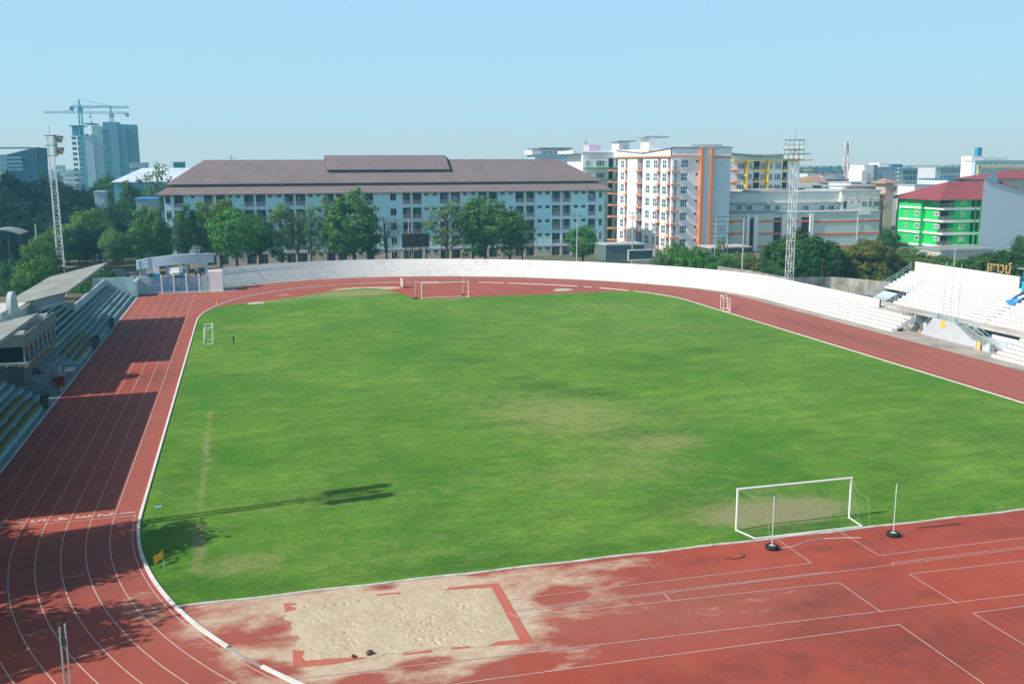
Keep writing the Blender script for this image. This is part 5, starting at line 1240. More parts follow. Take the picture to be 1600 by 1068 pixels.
mb = MB(); mb.q((X0, Y0+16, 0), (X0, Y0, 0), (X0, Y0, zt+.9), (X0, Y0+16, zt+.9)); mb.q((X1, Y0, 0), (X1, Y0+16, 0), (X1, Y0+16, zt+.9), (X1, Y0, zt+.9)); mb.q((X1, Y0+16, 0), (X0, Y0+16, 0), (X0, Y0+16, zt+.9), (X1, Y0+16, zt+.9)); mb.build('end_wall', BLUE, dm)
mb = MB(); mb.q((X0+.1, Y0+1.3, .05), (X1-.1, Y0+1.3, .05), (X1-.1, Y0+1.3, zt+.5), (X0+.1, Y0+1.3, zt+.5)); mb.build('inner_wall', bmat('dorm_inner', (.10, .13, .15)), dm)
rr = random.Random(9)
RAILM = bmat('dorm_rail', (.62, .60, .66)); cloths = [bmat('cloth_%d' % i, c) for i, c in enumerate(((.6, .6, .62), (.35, .08, .08), (.08, .12, .30), (.55, .5, .4), (.05, .05, .06)))]
for k in range(5):
    top = zt-k*pitch; fl = top-2.55
    for a, b_ in bays:
        if fl < -.6: continue
        mb = MB(); z0 = max(fl+.02, .1)
        if k < 4:
            F.box(mb, a+.02, b_-.02, fl+.95, fl+1.02, -.12, .03); F.box(mb, a+.02, b_-.02, fl+.02, fl+.30, -.12, -.02); n = 9
            for i in range(n+1): u = a+.05+(b_-a-.12)*i/n; F.box(mb, u, u+.07, fl+.30, fl+.95, -.09, -.04)
            mb.build('balcony_railing', RAILM, dm)
        # door leaf and pane inside
        mb = MB(); w = b_-a; s_ = rr.random() < .5; F.box(mb, a+w*(.08 if s_ else .5), a+w*(.5 if s_ else .92), z0, top-.45, -1.28, -1.22); mb.build('balcony_door', MATS.setdefault('door_teal', bmat('door_teal', (.16, .28, .31))), dm)
        if k < 4 and rr.random() < .5:
            mb = MB()
            for j in range(rr.randint(2, 4)): u = a+.15+rr.random()*(w-.6); F.box(mb, u, u+.25, top-1.35-rr.random()*.3, top-.6, -.6, -.56)
            mb.build('laundry', rr.choice(cloths), dm)
# small vents between balcony pairs
vents = [(300, 306), (359, 365), (371, 377.5), (421, 427.5), (435, 441.5), (484, 490), (497, 503), (547, 553), (559, 565), (664, 670.5), (677, 683.5), (724, 730), (737, 743), (782, 788.5), (795.5, 801.5), (840, 846), (852, 858.5), (896.5, 902.5), (908, 914.5)]
for k in range(5):
    for a, b_ in vents:
        z1 = zt-k*pitch-(.0); z0 = z1-.62
        mb = MB(); F.box(mb, ux(a), ux(b_), z0, z1, -.02, .03, 0); F.box(mb, ux(a)-.03, ux(b_)+.03, z0-.08, z0-.003, 0, .08, 1); mb.build('window', [M_GLASS_T, PALE], dm)
for k in range(5):
    for a, b_ in ((261, 269), (610.5, 620), (935, 940.5)):
        z1 = zt-k*pitch; F.window(dm, ux(a), ux(b_), z1-1.65, z1-.05, .0, PALE, M_GLASS_T if a != 610.5 else M_GLASS, cols=2, name='stair_window')
mb = MB()
for k in range(1, 5): z = zt-k*pitch+.32; F.box(mb, X0-.02, X1+.02, z, z+.14, .004, .07)
for a, b_ in bays: 
    for u in (a-.22, b_+.02): F.box(mb, u, u+.2, zg, zt+.6, .004, .05)
mb.build('string_course', PALE, dm)
# roof: skirt, gap, main hip, raised centre
def roofmat(name, c, dk, axis=0, sc=7.0):
    m, nt, b, out = newmat(name); tc = N(nt, 'ShaderNodeTexCoord'); w = N(nt, 'ShaderNodeTexWave'); w.bands_direction = 'XYZ'[axis]; w.inputs['Scale'].default_value = sc; w.inputs['Distortion'].default_value = 0
    nt.links.new(tc.outputs['Object'], w.inputs[0]); col = mixc(nt, noise_fac(nt, .25, 6, .7, None, .35, .65), c, tuple(x*.82 for x in c))
    f = math_(nt, 'MULTIPLY', math_(nt, 'GREATER_THAN', w.outputs['Fac'], .86), .45); nt.links.new(mixc(nt, f, col, dk), b.inputs['Base Color']); b.inputs['Roughness'].default_value = .7; b.inputs['Specular IOR Level'].default_value = .25
    MATS[name] = m; return m
BROWN = roofmat('brown_roof', (.238, .196, .196), (.15, .12, .115))
def hip(mb, x0, x1, y0, y1, z0, rx0, rx1, ry, z1, und=True):
    A, B_, C_, D_ = (x0, y0, z0), (x1, y0, z0), (x1, y1, z0), (x0, y1, z0); R0, R1 = (rx0, ry, z1), (rx1, ry, z1)
    mb.q(A, B_, R1, R0); mb.q(C_, D_, R0, R1); mb.q(D_, A, R0); mb.q(B_, C_, R1)
    if und: mb.q((x0, y0, z0-.18), (x0, y1, z0-.18), (x1, y1, z0-.18), (x1, y0, z0-.18)); 
    for a, b_ in ((A, B_), (B_, C_), (C_, D_), (D_, A)): mb.q((a[0], a[1], a[2]-.18), (b_[0], b_[1], b_[2]-.18), b_, a)
ze = py2z(600, 300.5, Y0-1.6); xe0, xe1 = px2x(245, Y0-1.6), px2x(957, Y0-1.6)
zb2 = py2z(600, 287.5, Y0+1.6); xb0, xb1 = px2x(263, Y0+1.6), px2x(940, Y0+1.6)
mb = MB()    # skirt ring
a = [(xe0, Y0-1.6), (xe1, Y0-1.6), (xe1, Y0+17.6), (xe0, Y0+17.6)]; c_ = [(xb0+1, Y0+1.9), (xb1-1, Y0+1.9), (xb1-1, Y0+14), (xb0+1, Y0+14)]
for i in range(4): j = (i+1) % 4; mb.q((*a[i], ze), (*a[j], ze), (*c_[j], zb2+.1), (*c_[i], zb2+.1)); mb.q((*a[i], ze-.2), (*a[j], ze-.2), (*a[j], ze), (*a[i], ze))
mb.q(*[(p[0], p[1], ze-.2) for p in reversed(a)]); mb.build('lower_roof', BROWN, dm)
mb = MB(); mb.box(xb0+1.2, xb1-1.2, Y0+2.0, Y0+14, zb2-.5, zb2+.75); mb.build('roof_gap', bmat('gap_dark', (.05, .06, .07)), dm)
ry = Y0+8; zr = py2z(600, 249.2, ry)
zu = py2z(600, 284.8, Y0+1.0); mb = MB(); hip(mb, px2x(262.5, Y0+1), px2x(939, Y0+1), Y0+1.0, Y0+15, zu, px2x(325, ry), px2x(871, ry), ry, zr); mb.build('upper_roof', BROWN, dm)
sl = (zr-zu)/7.0; yl = ry-4.2
zl = py2z(600, 264.5, yl); zc = py2z(600, 242.6, ry); xc0, xc1 = px2x(511, ry), px2x(697, ry); xd0, xd1 = px2x(513, yl), px2x(704, yl)
mb = MB(); mb.q((xd0, yl, zl), (xd1, yl, zl), (xc1, ry, zc), (xc0, ry, zc)); mb.q((xd1, ry+4.2, zl), (xd0, ry+4.2, zl), (xc0, ry, zc), (xc1, ry, zc)); mb.q((xd0, yl, zl-.15), (xd1, yl, zl-.15), (xd1, yl, zl), (xd0, yl, zl)); mb.build('raised_roof', BROWN, dm)
mb = MB(); mb.box(xd0+.3, xd1-.5, yl+.4, ry+3.8, zl-1.2, zl-.02); mb.q((xd1, yl, zl), (xd1+.0, ry+4.2, zl), (xc1, ry, zc)); mb.q((xd0, yl, zl), (xc0, ry, zc), (xd0, ry+4.2, zl))
mb.q((xd1, yl, zl-.02), (xc1, ry, zc-.02), (xc1+.9, ry, zr-.1), (xd1+1.2, yl+.6, zl-.7)); mb.build('roof_gap', MATS['gap_dark'], dm)

# ---- white apartment tower with orange trim
YA = 205.0; wa = thing('apartment_building', 'tall white apartment block with orange trims and two orange columns', 'building', (px2x(1090, YA), YA, 0))
XC = px2x(1048, YA); XR = px2x(1138.5, YA); FS = south(YA); FW = west(XC)
WHITEB = bmat('apt_white', (.88, .88, .88), streak=.1, var=.1); ORANGE = bmat('apt_orange', (.85, .28, .10)); GREYB = bmat('apt_bluegrey', (.62, .74, .80), var=.12)
vb = lambda px: -PX(px, 300, XC)[0]          # u coordinate on the west face
zA = lambda y: py2z(1060, y, YA)
rowsz = [(zA(263.5-.0+20.6*k), zA(249.8+20.6*k)) for k in range(8)]; rowsz = [r for r in rowsz if r[1] > 1.2]
ztop = zA(232); zband = zA(244); yb = PX(965, 300, XC)[0]
holes_s = [(px2x(1062, YA), px2x(1073, YA), a+.25, b_) for a, b_ in rowsz]
mb = MB(); FS.skin(mb, XC, px2x(1090.5, YA), 0, ztop, holes_s, .2); mb.build('front_wall', WHITEB, wa)
mb = MB(); mb.box(px2x(1090, YA), XR, YA+.02, YA+.5, 0, ztop); mb.box(px2x(1095, YA), px2x(1105.5, YA), YA-.5, YA+.02, 0, ztop+.3); mb.build('blind_wall', GREYB, wa)
for a, b_ in ((1090, 1094.8), (1105.2, 1109.4)): mb = MB(); mb.box(px2x(a, YA), px2x(b_, YA), YA-.85, YA+.01, 0, ztop+.2); mb.build('orange_column', ORANGE, wa)
wins = [(969, 974.6), (1008, 1014.5), (1019.8, 1026), (1033.6, 1040.5)]; recs = [(976.3, 980), (994.8, 1003.5), (1026.6, 1031.5), (1042, 1047.2)]
hw = [(vb(a), vb(b_), z0, z1) for a, b_ in wins for z0, z1 in rowsz]; hr = [(vb(a), vb(b_), z0-.55, z1+.35) for a, b_ in recs for z0, z1 in rowsz]
ztl = ztop-.8
mb = MB(); FW.skin(mb, -yb, -YA, 0, zband, [(a, b_, c, min(d, zband-.1)) for a, b_, c, d in hw+hr], 1.1); mb.build('side_wall', WHITEB, wa)
pp = [(1048, 231), (1026, 234.8), (1004, 238.6), (985, 236.5), (963, 234.4)]
mb = MB()
for (a, ya), (b_, yb_) in zip(pp, pp[1:]):
    Ya, za_ = PX(a, ya, XC-.4); Yb, zb_ = PX(b_, yb_, XC-.4); mb.q((XC-.4, Yb, zband), (XC-.4, Ya, zband), (XC-.4, Ya, za_), (XC-.4, Yb, zb_))
    mb.q((XC-.9, Yb, zb_), (XC-.9, Ya, za_), (XR, Ya, za_+.35), (XR, Yb, zb_+.35)) 
zl_, zr_ = PY(1048, 231, YA-.4)[1], PY(1138, 233.6, YA-.4)[1]
mb.q((XC-.4, YA-.4, zband), (XR, YA-.4, zband), (XR, YA-.4, zr_), (XC-.4, YA-.4, zl_)); mb.q((XR, YA-.4, zband), (XR, yb, zband), (XR, yb, zr_), (XR, YA-.4, zr_))
mb.build('parapet', WHITEB, wa)
mb = MB(); mb.box(XC-.6, XR+.1, YA-.6, YA-.4, zl_-.1, zl_+.22); mb.build('roof_edge', bmat('edge_grey', (.30, .38, .40)), wa)
mb = MB(); mb.box(XC-.55, px2x(1090, YA), YA-.55, YA-.42, zband-.18, zband+.12); mb.box(px2x(1110, YA), XR, YA-.15, YA+.01, zband-.4, zband); mb.box(XC-.55, XC-.42, YA-.42, yb, zband-.18, zband+.12); mb.build('orange_band', ORANGE, wa)
mb = MB(); mb.box(XC+1.2, XR-.05, YA+.5, yb, 0, ztop-.6); mb.box(XC-.0, XC+1.3, YA+1.2, yb-.01, zband-.2, zband); mb.q((XC+1.15, YA+.1, 0), (XC+1.15, yb-.1, 0), (XC+1.15, yb-.1, zband), (XC+1.15, YA+.1, zband)); mb.build('core', bmat('apt_inner', (.30, .36, .38)), wa)
for z0, z1 in rowsz:
    FS.window(wa, px2x(1062, YA), px2x(1073, YA), z0+.25, z1, -.14, WHITEB, M_GLASS, cols=3, rows=2, fw=.09)
    for a, b_ in wins: FW.window(wa, vb(a), vb(b_), z0, z1, -.12, WHITEB, M_GLASS, cols=2, rows=2, fw=.11)
    for i, (a, b_) in enumerate(recs):
        mb = MB(); FW.box(mb, vb(a)-.1, vb(b_)+.05, z0-.75, z0-.50, -1.0, .55); mb.build('balcony_slab', ORANGE, wa)
        mb = MB(); FW.box(mb, vb(a)+.3, vb(b_)-.2, z0-.4, z1-.1, -1.08, -1.0); mb.build('balcony_door', M_GLASS, wa)
        if rr.random() < .6: mb = MB(); u = vb(a)+.2+rr.random()*.5; FW.box(mb, u, u+.8, z0-.48, z0+.1, -.2, .2); mb.build('air_conditioner', M_CONC_L, wa)
        if rr.random() < .5: mb = MB(); u = vb(a)+.2+rr.random(); FW.box(mb, u, u+.4, z0+.3, z0+1.1, .1, .14); mb.build('laundry', rr.choice(cloths), wa)
    mb = MB(); FS.box(mb, XC-.5, px2x(1058, YA), z0-.75, z0-.50, -.02, 1.0); mb.build('balcony_slab', ORANGE, wa)
    mb = MB(); FS.window(wa, px2x(1050.5, YA), px2x(1055.5, YA), z0-.45, z1, .02, WHITEB, M_GLASS_T, cols=2, name='balcony_door')
    mb = MB()
    for i in range(11): u = XC-.4+(px2x(1058, YA)-XC+.3)*i/10; FS.box(mb, u, u+.04, z0-.5, z0+.4, .92, .96)
    FS.box(mb, XC-.45, px2x(1058, YA), z0+.4, z0+.47, .9, .98); mb.build('balcony_railing', M_GALV, wa)
    for a in (1086, 1111): mb = MB(); FS.box(mb, px2x(a, YA)-.22, px2x(a, YA)+.22, z1-.55, z1-.05, -.02 if a < 1100 else -.03, .05); mb.build('vent_window', M_DARK, wa)
    mb = MB(); mb.box(XR, XR+1.9, YA-.1+.8, YA+3, z0-.75, z0-.50); mb.build('balcony_slab', ORANGE, wa)
    mb = MB(); y_ = yb; mb.box(XC-1.9, XC+.1, y_-.2, y_+2.5, z0-.75, z0-.5); mb.build('balcony_slab', ORANGE, wa)
for (a, b_, c, e, Yr, cap) in ((967, 983, 221.5, 240, yb+4, 1.5), (1014, 1023.5, 215, 236, 223, 3.3), (1085, 1108, 228, 234, 214, 3.0)):
    mb = MB(); xa_, z1_ = PY(a, c, Yr); xb_, z0_ = PY(b_, e, Yr); mb.box(xa_, xb_, Yr, Yr+5, min(z0_, ztop)-1.0, z1_); mb.build('roof_house', WHITEB, wa)
    mb = MB(); mb.box(xa_-cap*.4, xb_+cap, Yr-.8, Yr+6, z1_, z1_+.3); mb.build('roof_cap', bmat('edge_grey', (.3, .38, .4)), wa)
# ---- generic block
def block(name, label, px0, px1, ytop, Y, depth, wall, cat='building', zb=0, roof=None):
    x0, z1 = PY(px0, ytop, Y); x1, _ = PY(px1, ytop, Y); t = thing(name, label, cat, ((x0+x1)/2, Y, 0))
    mb = MB(); mb.box(x0, x1, Y, Y+depth, zb, z1); mb.build('wall', wall, t)
    mb = MB(); mb.box(x0-.25, x1+.25, Y-.25, Y+depth+.25, z1, z1+.3); mb.build('roof_slab', roof or bmat('slab_grey', (.42, .48, .50)), t)
    return t, x0, x1, z1
def wins_on(t, Y, cols, rows, glass=None, fr=None, name='window', d=.03, mull=2, fw=.08):
    Fs = south(Y)
    for ya, yb_ in rows:
        for a, b_ in cols:
            z1, z0 = py2z((a+b_)/2, ya, Y), py2z((a+b_)/2, yb_, Y); Fs.window(t, px2x(a, Y), px2x(b_, Y), z0, z1, d, fr or M_WHITE, glass or M_GLASS, cols=mull, name=name, fw=fw)
# ---- yellow trimmed block
YY = 234.0; t, x0, x1, z1 = block('apartment_building', 'white apartment block with yellow balconies and posts right of the orange trimmed one', 1138, 1250, 243, YY, 14, bmat('apt_white2', (.80, .88, .90)))
cols = [(1148, 1160), (1164, 1172), (1184, 1192), (1195.5, 1204), (1206.5, 1216.7), (1232, 1236)]
rws = [(254, 264.6), (271, 281.6), (288, 298)]
wins_on(t, YY, cols, rws, mull=3, fw=.12)
YEL = bmat('apt_yellow', (.80, .58, .06)); FY = south(YY)
for ya in (266, 283.5, 299):
    z = py2z(1200, ya, YY)
    for a, b_ in ((1173, 1194), (1217.5, 1227), (1249, 1263)): mb = MB(); FY.box(mb, px2x(a, YY), px2x(b_, YY), z-.15, z+.15, .0, 1.1); mb.build('balcony_slab', YEL, t)
    for a, b_ in ((1174, 1183), (1219, 1226)):
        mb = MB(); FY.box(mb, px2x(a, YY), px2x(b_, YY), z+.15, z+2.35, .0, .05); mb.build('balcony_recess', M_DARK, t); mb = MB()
        for i in range(7): u = px2x(a-.6, YY)+i*(px2x(b_, YY)-px2x(a, YY))/6; FY.box(mb, u, u+.05, z+.15, z+1.0, 1.0, 1.05)
        mb.build('balcony_railing', M_GALV, t)
    mb = MB(); FY.box(mb, px2x(1139, YY), px2x(1150, YY), z-.15, z+.15, 0, 1.3); mb.build('balcony_slab', ORANGE, t)
for a in (1160.3, 1193): mb = MB(); FY.box(mb, px2x(a, YY), px2x(a+2.2, YY), 0, py2z(1200, 250, YY), .06, 1.2); mb.build('yellow_post', YEL, t)
mb = MB(); zz = py2z(1200, 250.6, YY); FY.box(mb, px2x(1139, YY), px2x(1261, YY), zz-.15, zz+.2, .02, 1.3); mb.build('yellow_band', YEL, t)
mb = MB(); xa_, za_ = PY(1139, 240.5, YY); xm, zm = PY(1188, 244.5, YY); xb_, zb_ = PY(1263, 241, YY)
mb.hexa([(xa_, YY-1.5, za_), (xm, YY-1.5, zm), (xm, YY+14, zm), (xa_, YY+14, za_), (xa_, YY-1.5, za_+.3), (xm, YY-1.5, zm+.3), (xm, YY+14, zm+.3), (xa_, YY+14, za_+.3)]); mb.hexa([(xm, YY-1.5, zm), (xb_, YY-1.5, zb_), (xb_, YY+14, zb_), (xm, YY+14, zm), (xm, YY-1.5, zm+.3), (xb_, YY-1.5, zb_+.3), (xb_, YY+14, zb_+.3), (xm, YY+14, zm+.3)])
mb.build('butterfly_roof', bmat('edge_grey', (.3, .38, .4)), t)
# ---- mid building
YM = 216.0; BEI = bmat('mid_beige', (.72, .78, .74), streak=.2); t, x0, x1, z1 = block('annex_building', 'low pale building with a window row standing above the striped warehouse', 1139, 1316, 303, YM, 16, BEI)
wins_on(t, YM, [(1150, 1158), (1165, 1174), (1193.5, 1202.5), (1209.5, 1217.5), (1253, 1262), (1279, 1287), (1293, 1301.5)], [(320.5, 328.5)])
mb = MB(); mb.box(px2x(1139, YM), px2x(1312, YM), YM-1.2, YM, py2z(1200, 318, YM), py2z(1200, 316.5, YM)); mb.build('sunshade', M_CONC_L, t)
for a, b_ in ((1163, 1166), (1196, 1199), (1275, 1278), (1303, 1306)): mb = MB(); mb.box(px2x(a, YM), px2x(b_, YM), YM-.5, YM-.02, py2z(a, 321, YM), py2z(a, 319, YM)); mb.build('air_conditioner', M_WHITE, t)
mb = MB(); xa_, za_ = PY(1172, 299, YM+2); xb_, _ = PY(1240, 299, YM+2); mb.box(xa_, xb_, YM+2, YM+12, za_-1.2, za_+.3); mb.build('canopy', M_CONC_L, t)
t, x0, x1, z1 = block('annex_building', 'beige upper building with teal door at the right end of the striped warehouse', 1315, 1375, 299, YM-1, 16, bmat('mid_cream', (.80, .80, .70), streak=.2))
wins_on(t, YM-1, [(1345, 1352), (1355, 1360), (1363, 1372)], [(314, 323)]); wins_on(t, YM-1, [(1314.7, 1322)], [(314, 327)], glass=M_GLASS_T, name='door', mull=1); wins_on(t, YM-1, [(1326, 1331), (1337, 1342)], [(314, 317)], mull=1)
mb = MB(); 
for a in (1315, 1335, 1354): mb.box(px2x(a, YM-1), px2x(a+1.2, YM-1), YM-1.15, YM-1, py2z(a, 311, YM), py2z(a, 300, YM))
mb.box(px2x(1315, YM-1), px2x(1375, YM-1), YM-1.35, YM-1.16, py2z(1340, 312.5, YM), py2z(1340, 311, YM)); mb.build('pilaster', M_CONC_L, t)
# ---- striped warehouse
YW = 209.0; GR = bmat('warehouse_green', (.56, .68, .64), streak=.2, var=.12); t, x0, x1, z1 = block('warehouse', 'long blank grey green warehouse with three orange stripes behind the dome tree', 1139, 1375, 335, YW, 12, GR)
segs = [(1139, 1164), (1184, 1219), (1228, 1263), (1270, 1375)]
for ya, yb_ in ((344, 347), (363.5, 366.5), (383, 386)):
    for a, b_ in segs: mb = MB(); mb.box(px2x(a, YW), px2x(b_, YW), YW-.12, YW-.0, py2z((a+b_)/2, yb_, YW), py2z((a+b_)/2, ya, YW)); mb.build('orange_stripe', bmat('stripe_orange', (.80, .20, .06)), t)
for a, b_ in ((1165, 1170), (1177, 1183.5), (1220.5, 1227), (1264, 1269.5)): mb = MB(); mb.box(px2x(a, YW), px2x(b_, YW), YW-.5, YW+.01, 0, z1-.1); mb.build('white_pier', M_WHITE, t)
for a, b_ in ((1170, 1177), (1209, 1220), (1252, 1264)): mb = MB(); mb.box(px2x(a, YW), px2x(b_, YW), YW-.06, YW+.05, 0, z1-1.0); mb.build('stair_opening', M_DARK, t)
mb = MB(); xa_, za_ = PY(1343, 324, YW-.5); xb_, zb_ = PY(1360, 335, YW-.5); mb.box(xa_, xb_, YW-.6, YW-.5, zb_, za_); mb.build('blank_sign', M_WHITE, t)
mb = MB(); mb.tube([(px2x(1340, YW-.2), YW-.2, 0), (px2x(1340, YW-.2), YW-.2, z1)], .08, 6); mb.build('downpipe', M_WHITE, t)
# low annex roofs near the dormitory's right end
t, x0, x1, z1 = block('shed', 'low dark grey shed roof between the dormitory and the white apartments', 947, 1006, 384, 198, 6, bmat('shed_wall', (.12, .18, .19)), 'shed'); 
t, x0, x1, z1 = block('carport', 'thin flat carport roof in front of the grey blue apartment wall', 1112, 1172, 388.5, 182, 6, bmat('carport_dark', (.10, .12, .13)), 'carport', zb=2.6, roof=M_CONC_L)
for a in (1116, 1168): mb = MB(); mb.box(px2x(a, 182.2)-.1, px2x(a, 182.2)+.1, 182.2, 182.4, 0, 2.6); mb.build('post', M_GALV, t)
# ---- green trimmed block behind left
YG = 246.0; t, x0, x1, z1 = block('apartment_building', 'white apartment block with green balcony edges left of the orange trimmed block', 911, 975, 240, YG, 13, bmat('apt_white3', (.84, .90, .92)))
wins_on(t, YG, [(914, 921), (930, 943.5), (960, 968)], [(250.5+18.6*k, 260+18.6*k) for k in range(7)], mull=3, fw=.12)
for k in range(7):
    z = py2z(930, 262.5+18.6*k, YG); mb = MB(); mb.box(px2x(911, YG), px2x(950, YG), YG-1.1, YG, z-.12, z+.15); mb.box(px2x(950, YG), px2x(968, YG), YG-1.1, YG, z-.12, z+.15); mb.build('balcony_slab', bmat('apt_green', (.12, .42, .22)), t)
    mb = MB(); mb.box(px2x(949.5, YG), px2x(956, YG), YG-.06, YG+.03, z+.2, z+2.5); mb.build('balcony_recess', M_DARK, t)
mb = MB(); xa_, za_ = PY(897, 235.5, YG); mb.box(xa_, px2x(975, YG), YG+1, YG+14, z1, za_); mb.build('attic', bmat('apt_white3', (.66, .72, .75)), t)
mb = MB(); xa_, za_ = PY(920, 226.5, YG+4); xb_, _ = PY(939, 226, YG+4); mb.box(xa_, xb_, YG+4, YG+8, z1, za_); mb.build('water_tank', bmat('lilac', (.62, .46, .66)), t)
mb = MB(); xa_, za_ = PY(915, 214, YG+5); mb.tube([(xa_, YG+5, z1), (xa_, YG+5, za_)], .12, 5); mb.tube([(xa_-.7, YG+5, za_-1.5), (xa_+.7, YG+5, za_-1.5)], .2, 5); mb.build('antenna', M_GALV, t)
# ---- block beyond
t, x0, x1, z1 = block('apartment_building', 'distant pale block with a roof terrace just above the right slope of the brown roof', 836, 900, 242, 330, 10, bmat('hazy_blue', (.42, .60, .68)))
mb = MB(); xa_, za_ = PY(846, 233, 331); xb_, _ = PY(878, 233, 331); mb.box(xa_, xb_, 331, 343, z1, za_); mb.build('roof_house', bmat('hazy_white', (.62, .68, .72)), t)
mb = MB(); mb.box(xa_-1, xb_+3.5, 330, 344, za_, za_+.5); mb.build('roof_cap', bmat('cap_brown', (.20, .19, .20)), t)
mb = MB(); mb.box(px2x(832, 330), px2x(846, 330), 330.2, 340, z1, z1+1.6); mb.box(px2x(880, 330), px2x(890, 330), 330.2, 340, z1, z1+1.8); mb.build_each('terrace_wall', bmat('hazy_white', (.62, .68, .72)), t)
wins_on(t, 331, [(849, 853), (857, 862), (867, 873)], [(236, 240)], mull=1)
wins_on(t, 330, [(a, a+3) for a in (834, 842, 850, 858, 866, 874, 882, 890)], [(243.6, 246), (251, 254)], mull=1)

# ---- green building with the red roof
GREEN = bmat('green_paint', (.02, .60, .13), streak=.1); GREEN2 = bmat('green_dark', (.02, .50, .12))
YE = 200.0; XG = px2x(1473.5, YE); XGR = px2x(1536, YE); gb_ = thing('apartment_building', 'bright green four storey block with white bands and a red hip roof', 'building', (XG+5, YE, 0))
FG = west(XG); FGS = south(YE); Yback = PX(1408, 330, XG)[0]; Ymid = PX(1446, 330, XG)[0]
ztg = py2z(1473.5, 311, YE)
mb = MB(); mb.box(XG, XGR+10, YE+2.0, Ymid, 0, ztg); mb.box(XG-1.3, XGR+10, Ymid, Yback, 0, ztg); mb.box(XG+3.0, XGR, YE, YE+2.0, 0, ztg); mb.build('wall', GREEN, gb_)
vg = lambda px, X: -PX(px, 330, X)[0]
for k in range(5):
    z = py2z(1473.5, 326.5+19.5*k, YE)
    if z < -1: break
    mb = MB(); FG.box(mb, vg(1446, XG), -YE-0, z-.24, z+.24, .0, .35); FG.box(mb, vg(1407, XG-1.3), vg(1440, XG-1.3), z-.24, z+.24, 1.3, 1.65); FGS.box(mb, XG-.3, XGR, z-.3, z+.3, .0, .18); mb.build('white_band', M_WHITE, gb_)
    a, b_ = PX(1430, 310+19.2*k, XG-1.3), PX(1436, 318+19.2*k, XG-1.3)
    FG.window(gb_, -a[0], -b_[0], b_[1], a[1], 1.34, M_WHITE, M_GLASS, fw=.12)
    a, b_ = PX(1459.5, 311.5+19.3*k, XG), PX(1468, 318.5+19.3*k, XG)
    FG.window(gb_, -a[0], -b_[0], b_[1], a[1], .04, M_WHITE, M_GLASS, fw=.12, cols=3)
    a, b_ = PX(1415, 310+19*k, XG-1.3), PX(1417.5, 317+19*k, XG-1.3); FG.window(gb_, -a[0], -b_[0], b_[1], a[1], 1.34, M_WHITE, M_GLASS, cols=1)
    zt_ = z+2.4
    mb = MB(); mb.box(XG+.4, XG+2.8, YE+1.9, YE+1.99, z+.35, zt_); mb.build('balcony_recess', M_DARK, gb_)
    mb = MB()
    for i in range(12): mb.box(XG+.0+i*.25, XG+.04+i*.25, YE+.0, YE+.05, z+.35, z+1.2)
    for i in range(8): mb.box(XG-.0, XG+.05, YE+.05+i*.25, YE+.09+i*.25, z+.35, z+1.2)
    mb.box(XG-.02, XG+3, YE-.02, YE+.06, z+1.2, z+1.27); mb.build('balcony_railing', M_GALV, gb_)
    mb = MB(); mb.box(XG, XG+3, YE, YE+2, z-.2, z+.1); mb.build('balcony_floor', M_CONC_L, gb_)
    for a in (1499, 1504): FGS.window(gb_, px2x(a, YE), px2x(a+3.2, YE), z+1.0, z+2.2, .04, M_WHITE, GREEN2, cols=1, fw=.10, name='vent_frame')
    for a, b_ in ((1516, 1520.5), (1523, 1528)): mb = MB(); FGS.box(mb, px2x(a, YE), px2x(b_, YE), z+.35, z+2.55, -.0, .04); mb.build('balcony_recess', M_DARK, gb_)
for a in (1521, 1529, 1532.5): mb = MB(); FGS.box(mb, px2x(a, YE), px2x(a+.9, YE), 0, ztg, .19, .4); mb.build('green_post', GREEN, gb_)
RED = roofmat('red_roof', (.31, .075, .085), (.22, .06, .06)); mb = MB()
xr_, zr_ = PY(1480, 284, 208.5); hip(mb, XG-2.6, XGR+14, YE-1.5, Yback+1.5, ztg-.1, xr_, XGR+12, 208.5, zr_); mb.build('roof', RED, gb_)
# ---- blank grey gable building
YB = 186.0; gg = thing('gable_building', 'large blank grey walled building with a pale metal roof at the right edge', 'building', (px2x(1580, YB), YB, 0))
xa_, za_ = PY(1537.5, 279, YB); xb_, zb_ = PY(1592, 297, YB); xe_, ze_ = PY(1700, 330, YB)
mb = MB(); P4 = [(xa_, 0), (xe_, 0), (xe_, ze_), (xa_, za_)]
mb.q(*[(x, YB, z) for x, z in P4]); xk = px2x(1549, YB+22); mb.q((xk, YB+22, 0), (xa_, YB, 0), (xa_, YB, za_), (xk, YB+22, za_)); mb.build('wall', bmat('blank_grey', (.55, .64, .72), var=.12), gg)
mb = MB(); mb.q((xa_-.3, YB-.3, za_+.05), (xe_, YB-.3, ze_+.05), (xe_, YB+26, ze_+2.2), (xk-.3, YB+22, za_+1.2)); mb.build('roof', roofmat('pale_metal', (.55, .62, .66), (.45, .52, .56)), gg)
t, x0, x1, z1 = block('low_shed', 'long low grey roofed shed at the foot of the green building', 1470, 1552, 392, 178, 8, bmat('shed_pale', (.50, .50, .46), streak=.5), 'shed', roof=M_GALV)
# ---- red hip roof behind
t = thing('house', 'red hip roofed house showing above the grey gable building', 'house', (px2x(1575, 250), 250, 0)); mb = MB(); za_ = py2z(1570, 279, 248)
hip(mb, px2x(1536, 248), px2x(1640, 248), 248, 262, za_, px2x(1574, 255), px2x(1600, 255), 255, py2z(1570, 265.5, 255)); mb.build('roof', RED, t); mb = MB(); mb.box(px2x(1541, 249), px2x(1630, 249), 249, 260, 0, za_-.1); mb.build('wall', bmat('shed_pale', (.5, .5, .46)), t)
